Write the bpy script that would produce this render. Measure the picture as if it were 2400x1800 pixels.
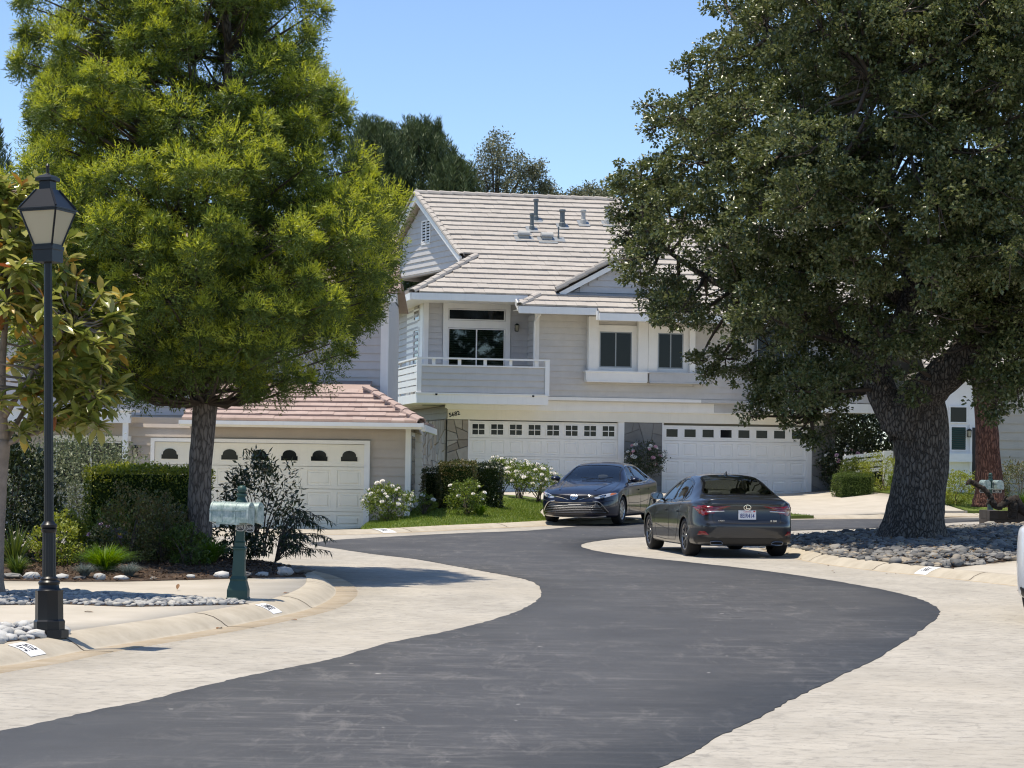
import bpy, bmesh, math, random
import numpy as np
from mathutils import Vector, Matrix
from mathutils.bvhtree import BVHTree
from mathutils.geometry import delaunay_2d_cdt

# A bend in a residential street: two clapboard houses, a fern pine, a live oak, parked sedans.
SUNY = -0.05      # y part of the direction to the sun (the house fronts lie just in their own shade)
SKY = 0.13
EXPO = 0.7
for o in list(bpy.data.objects):
    bpy.data.objects.remove(o, do_unlink=True)
S = bpy.context.scene
C = S.collection
rad = math.radians

# ------------------------------------------------------------------ camera
PITCH = math.atan(175 / 5341.0)
ROLL = rad(0.8)
cam = bpy.data.cameras.new('camera')
cam.sensor_width = 36.0
cam.lens = 36.0 * 5341.0 / 2400.0
cam.clip_start = 0.5
cam.clip_end = 3000
camo = bpy.data.objects.new('camera', cam)
C.objects.link(camo)
_f = Vector((0, math.cos(PITCH), math.sin(PITCH)))
_u = Vector((0, -math.sin(PITCH), math.cos(PITCH)))
_r = Vector((1, 0, 0))
_R = _r * math.cos(ROLL) + _u * math.sin(ROLL)
_U = -_r * math.sin(ROLL) + _u * math.cos(ROLL)
camo.matrix_world = Matrix(((_R.x, _U.x, -_f.x, 0), (_R.y, _U.y, -_f.y, 0), (_R.z, _U.z, -_f.z, 1.65), (0, 0, 0, 1)))
S.camera = camo

# ------------------------------------------------------------------ sky and sun
SUN_TO = Vector((-0.225, SUNY, 0.974)).normalized()
w = bpy.data.worlds.new('World')
S.world = w
w.use_nodes = True
nt = w.node_tree
bg = nt.nodes['Background']
sky = nt.nodes.new('ShaderNodeTexSky')
sky.sky_type = 'NISHITA'
sky.sun_disc = False
sky.sun_elevation = math.asin(SUN_TO.z)
sky.sun_rotation = math.atan2(SUN_TO.x, SUN_TO.y)
sky.altitude = 2500
sky.air_density = 1.0
sky.dust_density = 0.0
sky.ozone_density = 5.0
nt.links.new(sky.outputs[0], bg.inputs[0])
bg.inputs[1].default_value = SKY
sl = bpy.data.lights.new('sun', 'SUN')
sl.energy = 3.2
sl.angle = rad(0.53)
sl.color = (1.0, 0.95, 0.86)
so = bpy.data.objects.new('sun', sl)
C.objects.link(so)
so.rotation_euler = SUN_TO.to_track_quat('Z', 'Y').to_euler()
so.location = (-10, 20, 40)
S.view_settings.view_transform = 'Standard'
S.view_settings.look = 'None'
S.view_settings.exposure = EXPO
S.view_settings.gamma = 1.0
S.view_settings.use_white_balance = True
S.view_settings.white_balance_temperature = 7000
S.view_settings.white_balance_tint = 10
S.view_settings.use_curve_mapping = False
S.cycles.use_denoising = True
S.cycles.filter_width = 1.15
S.cycles.max_bounces = 6
S.cycles.diffuse_bounces = 3
S.cycles.glossy_bounces = 3
S.cycles.transmission_bounces = 4
S.cycles.use_adaptive_sampling = True
S.cycles.adaptive_threshold = 0.02
S.cycles.transparent_max_bounces = 16
S.cycles.caustics_reflective = False
S.cycles.caustics_refractive = False

# ------------------------------------------------------------------ helpers
def ss(t):
    t = min(1.0, max(0.0, t))
    return t * t * (3 - 2 * t)

FAR = [(-30, 44.5), (-9, 45.8), (-4.79, 46.98), (-3.09, 47.97), (-2.4, 48.46), (-0.9, 50.4), (0.53, 51.9), (1.6, 53.6), (3.4, 55.9), (7.4, 60.9), (10.3, 63.3), (13.7, 65.9), (22, 71), (40, 80)]

def far_y(x):
    return float(np.interp(x, [p[0] for p in FAR], [p[1] for p in FAR]))

def hz(x, y):
    """height of the ground (street level before kerbs)"""
    z = 0.135 * ss((y - 42) / 12) * ss((x + 6) / 8)
    d = y - far_y(x)
    if d > 0:
        z += 0.42 * ss(d / 13) * ss((x + 4.2) / 3.5) - 0.04 * ss((-3 - x) / 2)
        z += 0.55 * ss((x - 8.5) / 5) * ss((d + 1) / 6)
    return z

def link(o, parent=None, mats=None):
    C.objects.link(o)
    if parent is not None:
        o.parent = parent
    if mats is not None:
        if not isinstance(mats, (list, tuple)):
            mats = [mats]
        for m in mats:
            o.data.materials.append(m)
    return o

def new_mesh(name, verts, faces, smooth=False, midx=None):
    me = bpy.data.meshes.new(name)
    me.from_pydata([tuple(v) for v in verts], [], [tuple(f) for f in faces])
    if smooth:
        me.polygons.foreach_set('use_smooth', np.ones(len(me.polygons), dtype=bool))
    if midx is not None:
        me.polygons.foreach_set('material_index', np.array(midx, dtype=np.int32))
    me.update()
    return me

def np_mesh(name, V, Fc, midx=None, smooth=False):
    """fast mesh from numpy arrays; all faces the same size"""
    me = bpy.data.meshes.new(name)
    V = np.asarray(V, dtype=np.float32)
    Fc = np.asarray(Fc, dtype=np.int32)
    k = Fc.shape[1]
    me.vertices.add(len(V))
    me.vertices.foreach_set('co', V.ravel())
    me.loops.add(Fc.size)
    me.loops.foreach_set('vertex_index', Fc.ravel())
    me.polygons.add(len(Fc))
    me.polygons.foreach_set('loop_start', np.arange(0, Fc.size, k, dtype=np.int32))
    me.polygons.foreach_set('loop_total', np.full(len(Fc), k, dtype=np.int32))
    if midx is not None:
        me.polygons.foreach_set('material_index', np.asarray(midx, dtype=np.int32))
    if smooth:
        me.polygons.foreach_set('use_smooth', np.ones(len(Fc), dtype=bool))
    me.update(calc_edges=True)
    me.validate()
    return me

def tag(o, label=None, cat=None, group=None, kind=None):
    if label: o['label'] = label
    if cat: o['category'] = cat
    if group: o['group'] = group
    if kind: o['kind'] = kind
    return o

def empty(name, loc=(0, 0, 0), rz=0.0, label=None, cat=None, group=None, tilt=(0, 0)):
    o = bpy.data.objects.new(name, None)
    C.objects.link(o)
    o.location = loc
    o.rotation_euler = (tilt[0], tilt[1], rz)
    o.empty_display_size = 0.2
    return tag(o, label, cat, group)

class MB:
    def __init__(s):
        s.v = []; s.f = []; s.m = []
    def add(s, V, Fc, mi=0):
        b = len(s.v)
        s.v += [tuple(v) for v in V]
        s.f += [tuple(i + b for i in f) for f in Fc]
        s.m += [mi] * len(Fc)
        return s
    def box(s, x0, x1, y0, y1, z0, z1, mi=0):
        V = [(x0, y0, z0), (x1, y0, z0), (x1, y1, z0), (x0, y1, z0), (x0, y0, z1), (x1, y0, z1), (x1, y1, z1), (x0, y1, z1)]
        return s.add(V, [(0, 3, 2, 1), (4, 5, 6, 7), (0, 1, 5, 4), (1, 2, 6, 5), (2, 3, 7, 6), (3, 0, 4, 7)], mi)
    def hexa(s, V, mi=0):
        return s.add(V, [(0, 3, 2, 1), (4, 5, 6, 7), (0, 1, 5, 4), (1, 2, 6, 5), (2, 3, 7, 6), (3, 0, 4, 7)], mi)
    def beam(s, a, b, wd, ht, up=(0, 0, 1), mi=0):
        a = Vector(a); b = Vector(b); d = (b - a).normalized()
        sd = d.cross(Vector(up)).normalized(); u = sd.cross(d).normalized()
        V = []
        for p in (a, b):
            for q, r in ((-1, -1), (1, -1), (1, 1), (-1, 1)):
                V.append(p + sd * q * wd / 2 + u * r * ht / 2)
        return s.add(V, [(0, 1, 2, 3), (7, 6, 5, 4), (0, 4, 5, 1), (1, 5, 6, 2), (2, 6, 7, 3), (3, 7, 4, 0)], mi)
    def lathe(s, prof, n=16, c=(0, 0, 0), mi=0, rot=0.0, cap=True, sq=None):
        V = []
        for r, z in prof:
            for k in range(n):
                a = rot + 2 * math.pi * k / n
                V.append((c[0] + r * math.cos(a), c[1] + r * math.sin(a), c[2] + z))
        Fc = []
        for i in range(len(prof) - 1):
            for k in range(n):
                k2 = (k + 1) % n
                Fc.append((i * n + k, i * n + k2, (i + 1) * n + k2, (i + 1) * n + k))
        if cap:
            Fc.append(tuple(reversed(range(n))))
            Fc.append(tuple(range((len(prof) - 1) * n, len(prof) * n)))
        return s.add(V, Fc, mi)
    def tube(s, pts, rs, n=8, mi=0, cap=True, jit=0.0, rng=None):
        pts = [Vector(p) for p in pts]
        V = []; Fc = []
        side = None
        for i, p in enumerate(pts):
            d = (pts[min(i + 1, len(pts) - 1)] - pts[max(i - 1, 0)]).normalized()
            if side is None:
                side = d.cross(Vector((0.3, 1, 0.2)))
                if side.length < 1e-3: side = d.cross(Vector((1, 0, 0)))
            side = (side - d * side.dot(d)).normalized()
            u = d.cross(side)
            for k in range(n):
                a = 2 * math.pi * k / n
                r = rs[i] * (1 + (rng.uniform(-jit, jit) if rng else 0))
                V.append(p + (side * math.cos(a) + u * math.sin(a)) * r)
        for i in range(len(pts) - 1):
            for k in range(n):
                k2 = (k + 1) % n
                Fc.append((i * n + k, i * n + k2, (i + 1) * n + k2, (i + 1) * n + k))
        if cap:
            Fc.append(tuple(reversed(range(n))))
            Fc.append(tuple(range((len(pts) - 1) * n, len(pts) * n)))
        return s.add(V, Fc, mi)
    def build(s, name, mats, parent=None, smooth=False):
        me = new_mesh(name, s.v, s.f, smooth, s.m)
        return link(bpy.data.objects.new(name, me), parent, mats)

def smooth_by_angle(o, ang=35):
    me = o.data
    me.polygons.foreach_set('use_smooth', np.ones(len(me.polygons), dtype=bool))
    try:
        me.set_sharp_from_angle(angle=rad(ang))
    except Exception:
        pass
    return o

def catmull(pts, per=6, closed=False):
    pts = [Vector(p) for p in pts]
    n = len(pts); out = []
    rng_ = range(n if closed else n - 1)
    for i in rng_:
        p1 = pts[i]; p2 = pts[(i + 1) % n]
        p0 = pts[(i - 1) % n] if (closed or i > 0) else p1 * 2 - p2
        p3 = pts[(i + 2) % n] if (closed or i + 2 < n) else p2 * 2 - p1
        for k in range(per):
            t = k / per
            out.append(0.5 * ((2 * p1) + (p2 - p0) * t + (2 * p0 - 5 * p1 + 4 * p2 - p3) * t * t + (3 * p1 - p0 - 3 * p2 + p3) * t ** 3))
    if not closed:
        out.append(pts[-1].copy())
    return out

def sheet(name, poly, dz, mat, step=1.0, parent=None, zf=hz, edge=0.0, mound=0.0):
    """closed outline on the ground, filled with a grid that follows the terrain"""
    P = [Vector((p[0], p[1])) for p in poly]
    B = []
    for i, a in enumerate(P):
        b = P[(i + 1) % len(P)]
        n = max(1, int((b - a).length / step))
        for k in range(n):
            B.append(a + (b - a) * (k / n))
    xs = [p.x for p in B]; ys = [p.y for p in B]
    pts = list(B)
    yy = min(ys) + step * .5
    arr = np.array([(p.x, p.y) for p in B])
    def inside(x, y):
        c = False; j = len(arr) - 1
        for i in range(len(arr)):
            if (arr[i, 1] > y) != (arr[j, 1] > y) and x < (arr[j, 0] - arr[i, 0]) * (y - arr[i, 1]) / (arr[j, 1] - arr[i, 1]) + arr[i, 0]:
                c = not c
            j = i
        return c
    while yy < max(ys):
        xx = min(xs) + step * .5
        while xx < max(xs):
            if inside(xx, yy) and np.min((arr[:, 0] - xx) ** 2 + (arr[:, 1] - yy) ** 2) > (0.35 * step) ** 2:
                pts.append(Vector((xx, yy)))
            xx += step
        yy += step
    nb = len(B)
    ed = [(i, (i + 1) % nb) for i in range(nb)]
    r = delaunay_2d_cdt(pts, ed, [list(range(nb))], 1, 1e-5)
    V = []
    for p in r[0]:
        m = 0
        if mound:
            d = math.sqrt(float(np.min((arr[:, 0] - p.x) ** 2 + (arr[:, 1] - p.y) ** 2)))
            m = mound * ss(d / 1.6)
        V.append((p.x, p.y, zf(p.x, p.y) + dz + m))
    Fs = [tuple(f) for f in r[2]]
    # side walls, so that a slab never floats
    ec = {}
    for f in Fs:
        for a, b in zip(f, f[1:] + f[:1]):
            ec[(a, b)] = ec.get((a, b), 0) + 1
    low = {}
    for (a, b) in [e for e in ec if (e[1], e[0]) not in ec]:
        for q in (a, b):
            if q not in low:
                low[q] = len(V); V.append((V[q][0], V[q][1], V[q][2] - 0.13))
        Fs.append((b, a, low[a], low[b]))
    me = new_mesh(name, V, Fs)
    me.polygons.foreach_set('use_smooth', np.array([len(f) == 3 for f in Fs], dtype=bool))
    return link(bpy.data.objects.new(name, me), parent, mat)

def sweep_strip(line, prof, closed=False, zf=hz, side=1):
    """sweep a (offset, height) profile along a ground line; offset is to the left of travel * side"""
    V = []; Fc = []
    n = len(line); m = len(prof)
    for i, p in enumerate(line):
        a = line[max(i - 1, 0)]; b = line[min(i + 1, n - 1)]
        d = Vector((b[0] - a[0], b[1] - a[1])).normalized()
        nr = Vector((-d.y, d.x)) * side
        z0 = zf(p[0], p[1])
        for o, h in prof:
            V.append((p[0] + nr.x * o, p[1] + nr.y * o, z0 + h))
    for i in range(n - 1):
        for k in range(m - 1):
            q = (i * m + k, i * m + k + 1, (i + 1) * m + k + 1, (i + 1) * m + k)
            Fc.append(q if side < 0 else tuple(reversed(q)))
    return V, Fc

def text_mesh(name, txt, size, mat, parent, M, extrude=0.001, align='CENTER', bold=0.0):
    cu = bpy.data.curves.new(name, 'FONT')
    cu.body = txt; cu.size = size; cu.extrude = extrude
    cu.align_x = align; cu.align_y = 'CENTER'; cu.offset = bold
    cu.resolution_u = 3
    t = bpy.data.objects.new(name, cu)
    C.objects.link(t)
    dg = bpy.context.evaluated_depsgraph_get()
    me = bpy.data.meshes.new_from_object(t.evaluated_get(dg))
    bpy.data.objects.remove(t, do_unlink=True)
    bpy.data.curves.remove(cu)
    me.name = name
    o = link(bpy.data.objects.new(name, me), parent)
    o.data.materials.clear(); o.data.materials.append(mat)
    o.matrix_local = M
    return o

def frame_m(org, xa, ya):
    xa = Vector(xa).normalized(); ya = Vector(ya)
    ya = (ya - xa * ya.dot(xa)).normalized(); za = xa.cross(ya)
    return Matrix(((xa.x, ya.x, za.x, org[0]), (xa.y, ya.y, za.y, org[1]), (xa.z, ya.z, za.z, org[2]), (0, 0, 0, 1)))

# ------------------------------------------------------------------ materials
def lin(c):
    return tuple((x / 12.92 if x <= 0.04045 else ((x + 0.055) / 1.055) ** 2.4) for x in c)

class Mat:
    """small node-graph builder"""
    def __init__(s, name):
        s.m = bpy.data.materials.new(name)
        s.m.use_nodes = True
        s.t = s.m.node_tree
        s.b = s.t.nodes['Principled BSDF']
        s.out = s.t.nodes['Material Output']
        s.co = None
    def n(s, typ, **kw):
        x = s.t.nodes.new(typ)
        for k, v in kw.items():
            setattr(x, k, v)
        return x
    def l(s, a, b):
        s.t.links.new(a, b)
    def coord(s, scale=(1, 1, 1), rot=(0, 0, 0), src='Object'):
        tc = s.n('ShaderNodeTexCoord'); mp = s.n('ShaderNodeMapping')
        mp.inputs['Scale'].default_value = scale; mp.inputs['Rotation'].default_value = rot
        s.l(tc.outputs[src], mp.inputs[0])
        return mp.outputs[0]
    def geo(s, scale=(1, 1, 1), rot=(0, 0, 0)):
        tc = s.n('ShaderNodeNewGeometry'); mp = s.n('ShaderNodeMapping')
        mp.inputs['Scale'].default_value = scale; mp.inputs['Rotation'].default_value = rot
        s.l(tc.outputs['Position'], mp.inputs[0])
        return mp.outputs[0]
    def noise(s, vec, scale, detail=4, rough=0.55, dist=0.0):
        x = s.n('ShaderNodeTexNoise')
        x.inputs['Scale'].default_value = scale; x.inputs['Detail'].default_value = detail
        x.inputs['Roughness'].default_value = rough; x.inputs['Distortion'].default_value = dist
        s.l(vec, x.inputs['Vector'])
        return x.outputs['Fac']
    def voro(s, vec, scale, feature='F1', out='Distance', rnd=1.0):
        x = s.n('ShaderNodeTexVoronoi', feature=feature)
        x.inputs['Scale'].default_value = scale; x.inputs['Randomness'].default_value = rnd
        s.l(vec, x.inputs['Vector'])
        return x.outputs[out]
    def ramp(s, fac, stops, interp='LINEAR'):
        x = s.n('ShaderNodeValToRGB')
        x.color_ramp.interpolation = interp
        e = x.color_ramp.elements
        while len(e) < len(stops): e.new(0.5)
        for k, (p, c) in enumerate(stops):
            e[k].position = p
            e[k].color = (c, c, c, 1) if isinstance(c, (int, float)) else (c[0], c[1], c[2], 1)
        s.l(fac, x.inputs[0])
        return x.outputs[0]
    def mix(s, fac, a, b, mode='MIX'):
        x = s.n('ShaderNodeMix', data_type='RGBA', blend_type=mode)
        for k, v in ((0, fac), (6, a), (7, b)):
            sock = x.inputs[k]
            if hasattr(v, 'is_linked'):
                s.l(v, sock)
            elif isinstance(v, (int, float)):
                sock.default_value = v if k == 0 else (v, v, v, 1)
            else:
                sock.default_value = (v[0], v[1], v[2], 1)
        return x.outputs[2]
    def bump(s, h, strength=0.3, dist=0.01):
        x = s.n('ShaderNodeBump')
        x.inputs['Strength'].default_value = strength; x.inputs['Distance'].default_value = dist
        s.l(h, x.inputs['Height'])
        s.l(x.outputs[0], s.b.inputs['Normal'])
        return x
    def set(s, col=None, rough=0.6, spec=0.5, metal=0.0, coat=0.0):
        if col is not None:
            if hasattr(col, 'links'): s.l(col, s.b.inputs['Base Color'])
            else: s.b.inputs['Base Color'].default_value = (col[0], col[1], col[2], 1)
        if hasattr(rough, 'links'): s.l(rough, s.b.inputs['Roughness'])
        else: s.b.inputs['Roughness'].default_value = rough
        s.b.inputs['Specular IOR Level'].default_value = spec
        s.b.inputs['Metallic'].default_value = metal
        s.b.inputs['Coat Weight'].default_value = coat
        s.b.inputs['Coat Roughness'].default_value = 0.03
        return s

def paint(name, col, rough=0.55, var=0.08, bump=0.0, spec=0.4, scale=3.0):
    """painted surface with faint patches of weathering"""
    m = Mat(name)
    g = m.geo((1, 1, 1))
    n1 = m.noise(g, scale, 5, 0.6)
    c = m.ramp(n1, [(0.3, tuple(x * (1 - var) for x in col)), (0.7, tuple(min(1, x * (1 + var)) for x in col))])
    run = m.ramp(m.noise(m.geo((7, 7, 0.5)), 2.0, 5, 0.65), [(0.55, 0.0), (0.78, 0.22)])
    c = m.mix(run, c, tuple(x * 0.72 for x in col))
    m.set(c, rough, spec)
    if bump:
        m.bump(m.noise(m.geo((4, 4, 40)), 6, 4), bump, 0.004)
    return m.m

def leafmat(name, cols, rough=0.45, trans=0.3, spec=0.35, tcol=None):
    m = Mat(name)
    g = m.n('ShaderNodeNewGeometry')
    c = m.ramp(g.outputs['Random Per Island'], [(i / max(1, len(cols) - 1), k) for i, k in enumerate(cols)])
    m.set(c, rough, spec)
    tr = m.n('ShaderNodeBsdfTranslucent')
    hs = m.n('ShaderNodeHueSaturation')
    hs.inputs['Saturation'].default_value = 1.15; hs.inputs['Value'].default_value = 1.5
    hs.inputs['Hue'].default_value = 0.485
    m.l(c, hs.inputs['Color'])
    m.l(hs.outputs[0], tr.inputs[0])
    mx = m.n('ShaderNodeMixShader')
    mx.inputs[0].default_value = trans
    m.l(m.b.outputs[0], mx.inputs[1]); m.l(tr.outputs[0], mx.inputs[2])
    m.l(mx.outputs[0], m.out.inputs[0])
    return m.m

def stamped():
    m = Mat('stamped_concrete')
    g = m.geo((1, 1, 1))
    med = m.noise(m.geo((1.0, 0.6, 1)), 1.1, 6, 0.65)
    col = m.ramp(med, [(0.3, (0.345, 0.318, 0.272)), (0.5, (0.41, 0.378, 0.325)), (0.7, (0.465, 0.43, 0.37))])
    # each stamped stone has its own tone
    wob = m_add(m, m.geo((1.0, 1.0, 1.0), (0, 0, 0.35)), 0.13)
    bk = m.n('ShaderNodeTexBrick'); bk.offset = 0.5
    bk.inputs['Scale'].default_value = 1.0; bk.inputs['Mortar Size'].default_value = 0.012; bk.inputs['Mortar Smooth'].default_value = 0.4
    bk.inputs['Brick Width'].default_value = 0.62; bk.inputs['Row Height'].default_value = 0.36; bk.inputs['Bias'].default_value = -0.1
    bk.inputs['Color1'].default_value = (0.62, 0.62, 0.62, 1); bk.inputs['Color2'].default_value = (0.46, 0.46, 0.46, 1); bk.inputs['Mortar'].default_value = (0.41, 0.41, 0.41, 1)
    m.l(wob, bk.inputs['Vector'])
    col = m.mix(0.38, col, bk.outputs['Color'], 'OVERLAY')
    # slate-like relief: blotches and short dark chips
    st = m.ramp(m.noise(m.geo((1.0, 1.6, 1)), 6, 7, 0.75), [(0.50, 0.0), (0.62, 0.9)])
    col = m.mix(st, col, (0.275, 0.255, 0.225))
    lt = m.ramp(m.noise(m.geo((1.2, 1.4, 1), (0, 0, 0.4)), 4.3, 7, 0.75), [(0.54, 0.0), (0.70, 0.7)])
    col = m.mix(lt, col, (0.475, 0.45, 0.405))
    chips = m.ramp(m.noise(m.geo((1, 1, 1), (0, 0, 1)), 17, 3, 0.6), [(0.68, 0.0), (0.74, 0.75)])
    col = m.mix(chips, col, (0.17, 0.155, 0.14))
    warm = m.ramp(m.noise(g, 0.33, 4, 0.6), [(0.45, 0.0), (0.7, 0.45)])
    col = m.mix(warm, col, (0.44, 0.395, 0.325))
    m.set(col, 0.75, 0.2)
    h = m.mix(0.45, m.mix(0.5, bk.outputs['Color'], m.noise(g, 22, 5, 0.7)), m.noise(g, 5, 6, 0.65))
    m.bump(h, 0.8, 0.02)
    return m.m

def asphalt():
    m = Mat('asphalt')
    g = m.geo((1, 1, 1))
    base = m.ramp(m.noise(g, 0.8, 7, 0.65), [(0.3, (0.060, 0.061, 0.064)), (0.7, (0.084, 0.085, 0.088))])
    # worn squeegee strokes and tyre scuffs
    msk = m.ramp(m.noise(m.geo((0.35, 0.2, 1), (0, 0, 0.35)), 1.0, 5, 0.7), [(0.40, 0.0), (0.58, 1.0)])
    s1 = m.ramp(m.noise(m.geo((0.9, 4.2, 1), (0, 0, -0.3)), 1.0, 8, 0.78, 1.2), [(0.50, 0.0), (0.66, 1.0)])
    s2 = m.ramp(m.noise(m.geo((3.2, 0.9, 1), (0, 0, 0.5)), 1.2, 8, 0.78, 1.0), [(0.52, 0.0), (0.68, 1.0)])
    amt = m.mix(1.0, m.mix(0.5, s1, s2), msk, 'MULTIPLY')
    col = m.mix(m.ramp(amt, [(0.0, 0.0), (0.5, 0.6)]), base, (0.20, 0.19, 0.18))
    # aggregate
    col = m.mix(m.ramp(m.noise(g, 55, 3, 0.7), [(0.60, 0.0), (0.74, 0.3)]), col, (0.17, 0.165, 0.16))
    col = m.mix(m.ramp(m.noise(g, 48, 3, 0.7), [(0.62, 0.0), (0.76, 0.3)]), col, (0.04, 0.04, 0.04))
    # oil drips and dark patches
    col = m.mix(m.ramp(m.noise(g, 2.7, 3, 0.5), [(0.66, 0.0), (0.74, 0.4)]), col, (0.045, 0.045, 0.047))
    col = m.mix(m.ramp(m.noise(g, 8.5, 1, 0.4), [(0.79, 0.0), (0.81, 0.8)]), col, (0.42, 0.40, 0.37))
    m.set(col, 0.66, 0.25)
    m.bump(m.noise(g, 70, 4, 0.75), 0.5, 0.006)
    return m.m

def concrete(name, c0, c1, sc=1.2, bump=0.15, stain=(0.3, 0.26, 0.2)):
    m = Mat(name)
    g = m.geo((1, 1, 1))
    col = m.ramp(m.noise(g, sc, 6, 0.62), [(0.3, c0), (0.7, c1)])
    col = m.mix(m.ramp(m.noise(g, 0.6, 4, 0.7), [(0.55, 0.0), (0.8, 0.35)]), col, stain)
    col = m.mix(m.ramp(m.noise(g, 30, 2), [(0.72, 0.0), (0.8, 0.5)]), col, tuple(x * 0.5 for x in c0))
    m.set(col, 0.8, 0.2)
    m.bump(m.noise(g, 25, 4, 0.7), bump, 0.006)
    return m.m

def bark(name, c0, c1, sx=9.0, sz=3.0, depth=0.03, strength=0.9):
    m = Mat(name)
    v = m.coord((sx, sx, sz))
    e = m.voro(m_add(m, v, 0.25), 1.0, 'DISTANCE_TO_EDGE')
    r = m.ramp(e, [(0.0, 0.0), (0.18, 0.75), (0.6, 1.0)])
    n = m.noise(m.coord((3, 3, 1.2)), 6, 6, 0.7)
    col = m.mix(r, tuple(x * 0.35 for x in c0), m.ramp(n, [(0.3, c0), (0.7, c1)]))
    m.set(col, 0.85, 0.2)
    m.bump(m.mix(0.35, r, n), strength, depth)
    return m.m

def m_add(m, v, amt):
    n = m.n('ShaderNodeTexNoise'); n.inputs['Scale'].default_value = 1.2; n.inputs['Detail'].default_value = 3
    m.l(v, n.inputs['Vector'])
    a = m.n('ShaderNodeVectorMath', operation='MULTIPLY_ADD')
    m.l(n.outputs['Color'], a.inputs[0]); a.inputs[1].default_value = (amt * 4,) * 3; m.l(v, a.inputs[2])
    return a.outputs[0]

def stone_mat(name, cols, scale=1.0, rough=0.75):
    """per-object stone colour"""
    m = Mat(name)
    oi = m.n('ShaderNodeObjectInfo'); g = m.n('ShaderNodeNewGeometry')
    ad = m.n('ShaderNodeMath', operation='ADD'); m.l(oi.outputs['Random'], ad.inputs[0]); m.l(g.outputs['Random Per Island'], ad.inputs[1])
    fr = m.n('ShaderNodeMath', operation='FRACT'); m.l(ad.outputs[0], fr.inputs[0])
    c = m.ramp(fr.outputs[0], [(i / (len(cols) - 1), k) for i, k in enumerate(cols)], 'LINEAR')
    n = m.noise(m.geo((1, 1, 1)), 9 * scale, 6, 0.7)
    c = m.mix(m.ramp(n, [(0.35, 0.0), (0.75, 0.45)]), c, tuple(0.55 for _ in range(3)), 'MULTIPLY')
    m.set(c, rough, 0.3)
    m.bump(n, 0.4, 0.01)
    return m.m

def plain(name, col, rough=0.5, spec=0.5, metal=0.0, coat=0.0):
    return Mat(name).set(col, rough, spec, metal, coat).m

M = {}
M['stamped'] = stamped()
M['asphalt'] = asphalt()
M['slab'] = concrete('driveway_concrete', (0.455, 0.41, 0.34), (0.54, 0.49, 0.415), 1.6, 0.3, (0.36, 0.315, 0.25))
M['kerb'] = concrete('kerb_concrete', (0.40, 0.35, 0.275), (0.52, 0.465, 0.375), 3.5, 0.5, (0.30, 0.25, 0.185))
M['gutter'] = concrete('gutter_concrete', (0.37, 0.29, 0.195), (0.50, 0.42, 0.315), 3.0, 0.5, (0.25, 0.18, 0.11))
M['joint'] = plain('kerb_joint', (0.12, 0.1, 0.08), 0.9, 0.1)
M['soil'] = concrete('soil_mulch', (0.045, 0.03, 0.022), (0.10, 0.07, 0.05), 9.0, 0.9, (0.16, 0.11, 0.08))
M['mulch'] = leafmat('bark_mulch', [(0.05, 0.03, 0.02), (0.12, 0.075, 0.05), (0.2, 0.13, 0.085)], 0.9, 0.0, 0.1)
M['terrain'] = concrete('dry_ground', (0.13, 0.12, 0.07), (0.2, 0.18, 0.11), 0.5, 0.3, (0.1, 0.12, 0.05))
M['lawn'] = concrete('lawn_soil', (0.10, 0.14, 0.03), (0.15, 0.19, 0.045), 4.0, 0.5, (0.12, 0.12, 0.04))
M['grass'] = leafmat('grass_blade', [(0.10, 0.17, 0.025), (0.15, 0.23, 0.035), (0.21, 0.27, 0.055), (0.26, 0.29, 0.08)], 0.5, 0.35)
M['white'] = paint('white_trim_paint', (0.88, 0.86, 0.82), 0.45, 0.03)
M['cream'] = paint('cream_paint', (0.86, 0.80, 0.67), 0.5, 0.03)
M['creamdoor'] = paint('cream_door_paint', (0.88, 0.83, 0.70), 0.45, 0.025)
M['door'] = paint('garage_door_paint', (0.87, 0.84, 0.78), 0.45, 0.03)
M['whitedoor'] = paint('white_door_paint', (0.87, 0.85, 0.81), 0.45, 0.03)
M['siding'] = paint('grey_siding_paint', (0.59, 0.56, 0.52), 0.6, 0.05, 0.12)
M['sidingblue'] = paint('blue_grey_siding_paint', (0.55, 0.53, 0.515), 0.6, 0.05, 0.12)
M['sidingtan'] = paint('taupe_siding_paint', (0.50, 0.435, 0.375), 0.6, 0.05, 0.12)
M['sidingbeige'] = paint('beige_siding_paint', (0.50, 0.45, 0.375), 0.6, 0.05, 0.12)
M['primer'] = paint('unpainted_grey_board', (0.52, 0.52, 0.52), 0.7, 0.08)
M['olive'] = paint('olive_siding_paint', (0.22, 0.21, 0.17), 0.6, 0.06)
M['black'] = plain('black_gap', (0.01, 0.01, 0.01), 0.8, 0.1)
M['metalgrey'] = plain('grey_flue_metal', (0.13, 0.15, 0.155), 0.5, 0.5, 0.3)
M['leadgrey'] = plain('flashing_metal', (0.32, 0.34, 0.35), 0.45, 0.5, 0.5)
M['lampblack'] = paint('black_lamp_paint', (0.010, 0.011, 0.013), 0.35, 0.1, 0, 0.35)
M['chrome'] = plain('chrome', (0.75, 0.75, 0.75), 0.12, 0.5, 1.0)
M['paintwhite'] = paint('kerb_number_white', (0.78, 0.78, 0.78), 0.7, 0.06)
M['paintblack'] = paint('kerb_number_black', (0.03, 0.035, 0.05), 0.7, 0.1)

def glass_dark(name, col=(0.010, 0.012, 0.013), rough=0.05, spec=0.22):
    m = Mat(name)
    m.set(col, rough, spec)
    m.bump(m.noise(m.geo((1, 1, 1)), 0.9, 2), 0.05, 0.02)
    return m.m
M['pane'] = glass_dark('window_glass')

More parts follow.
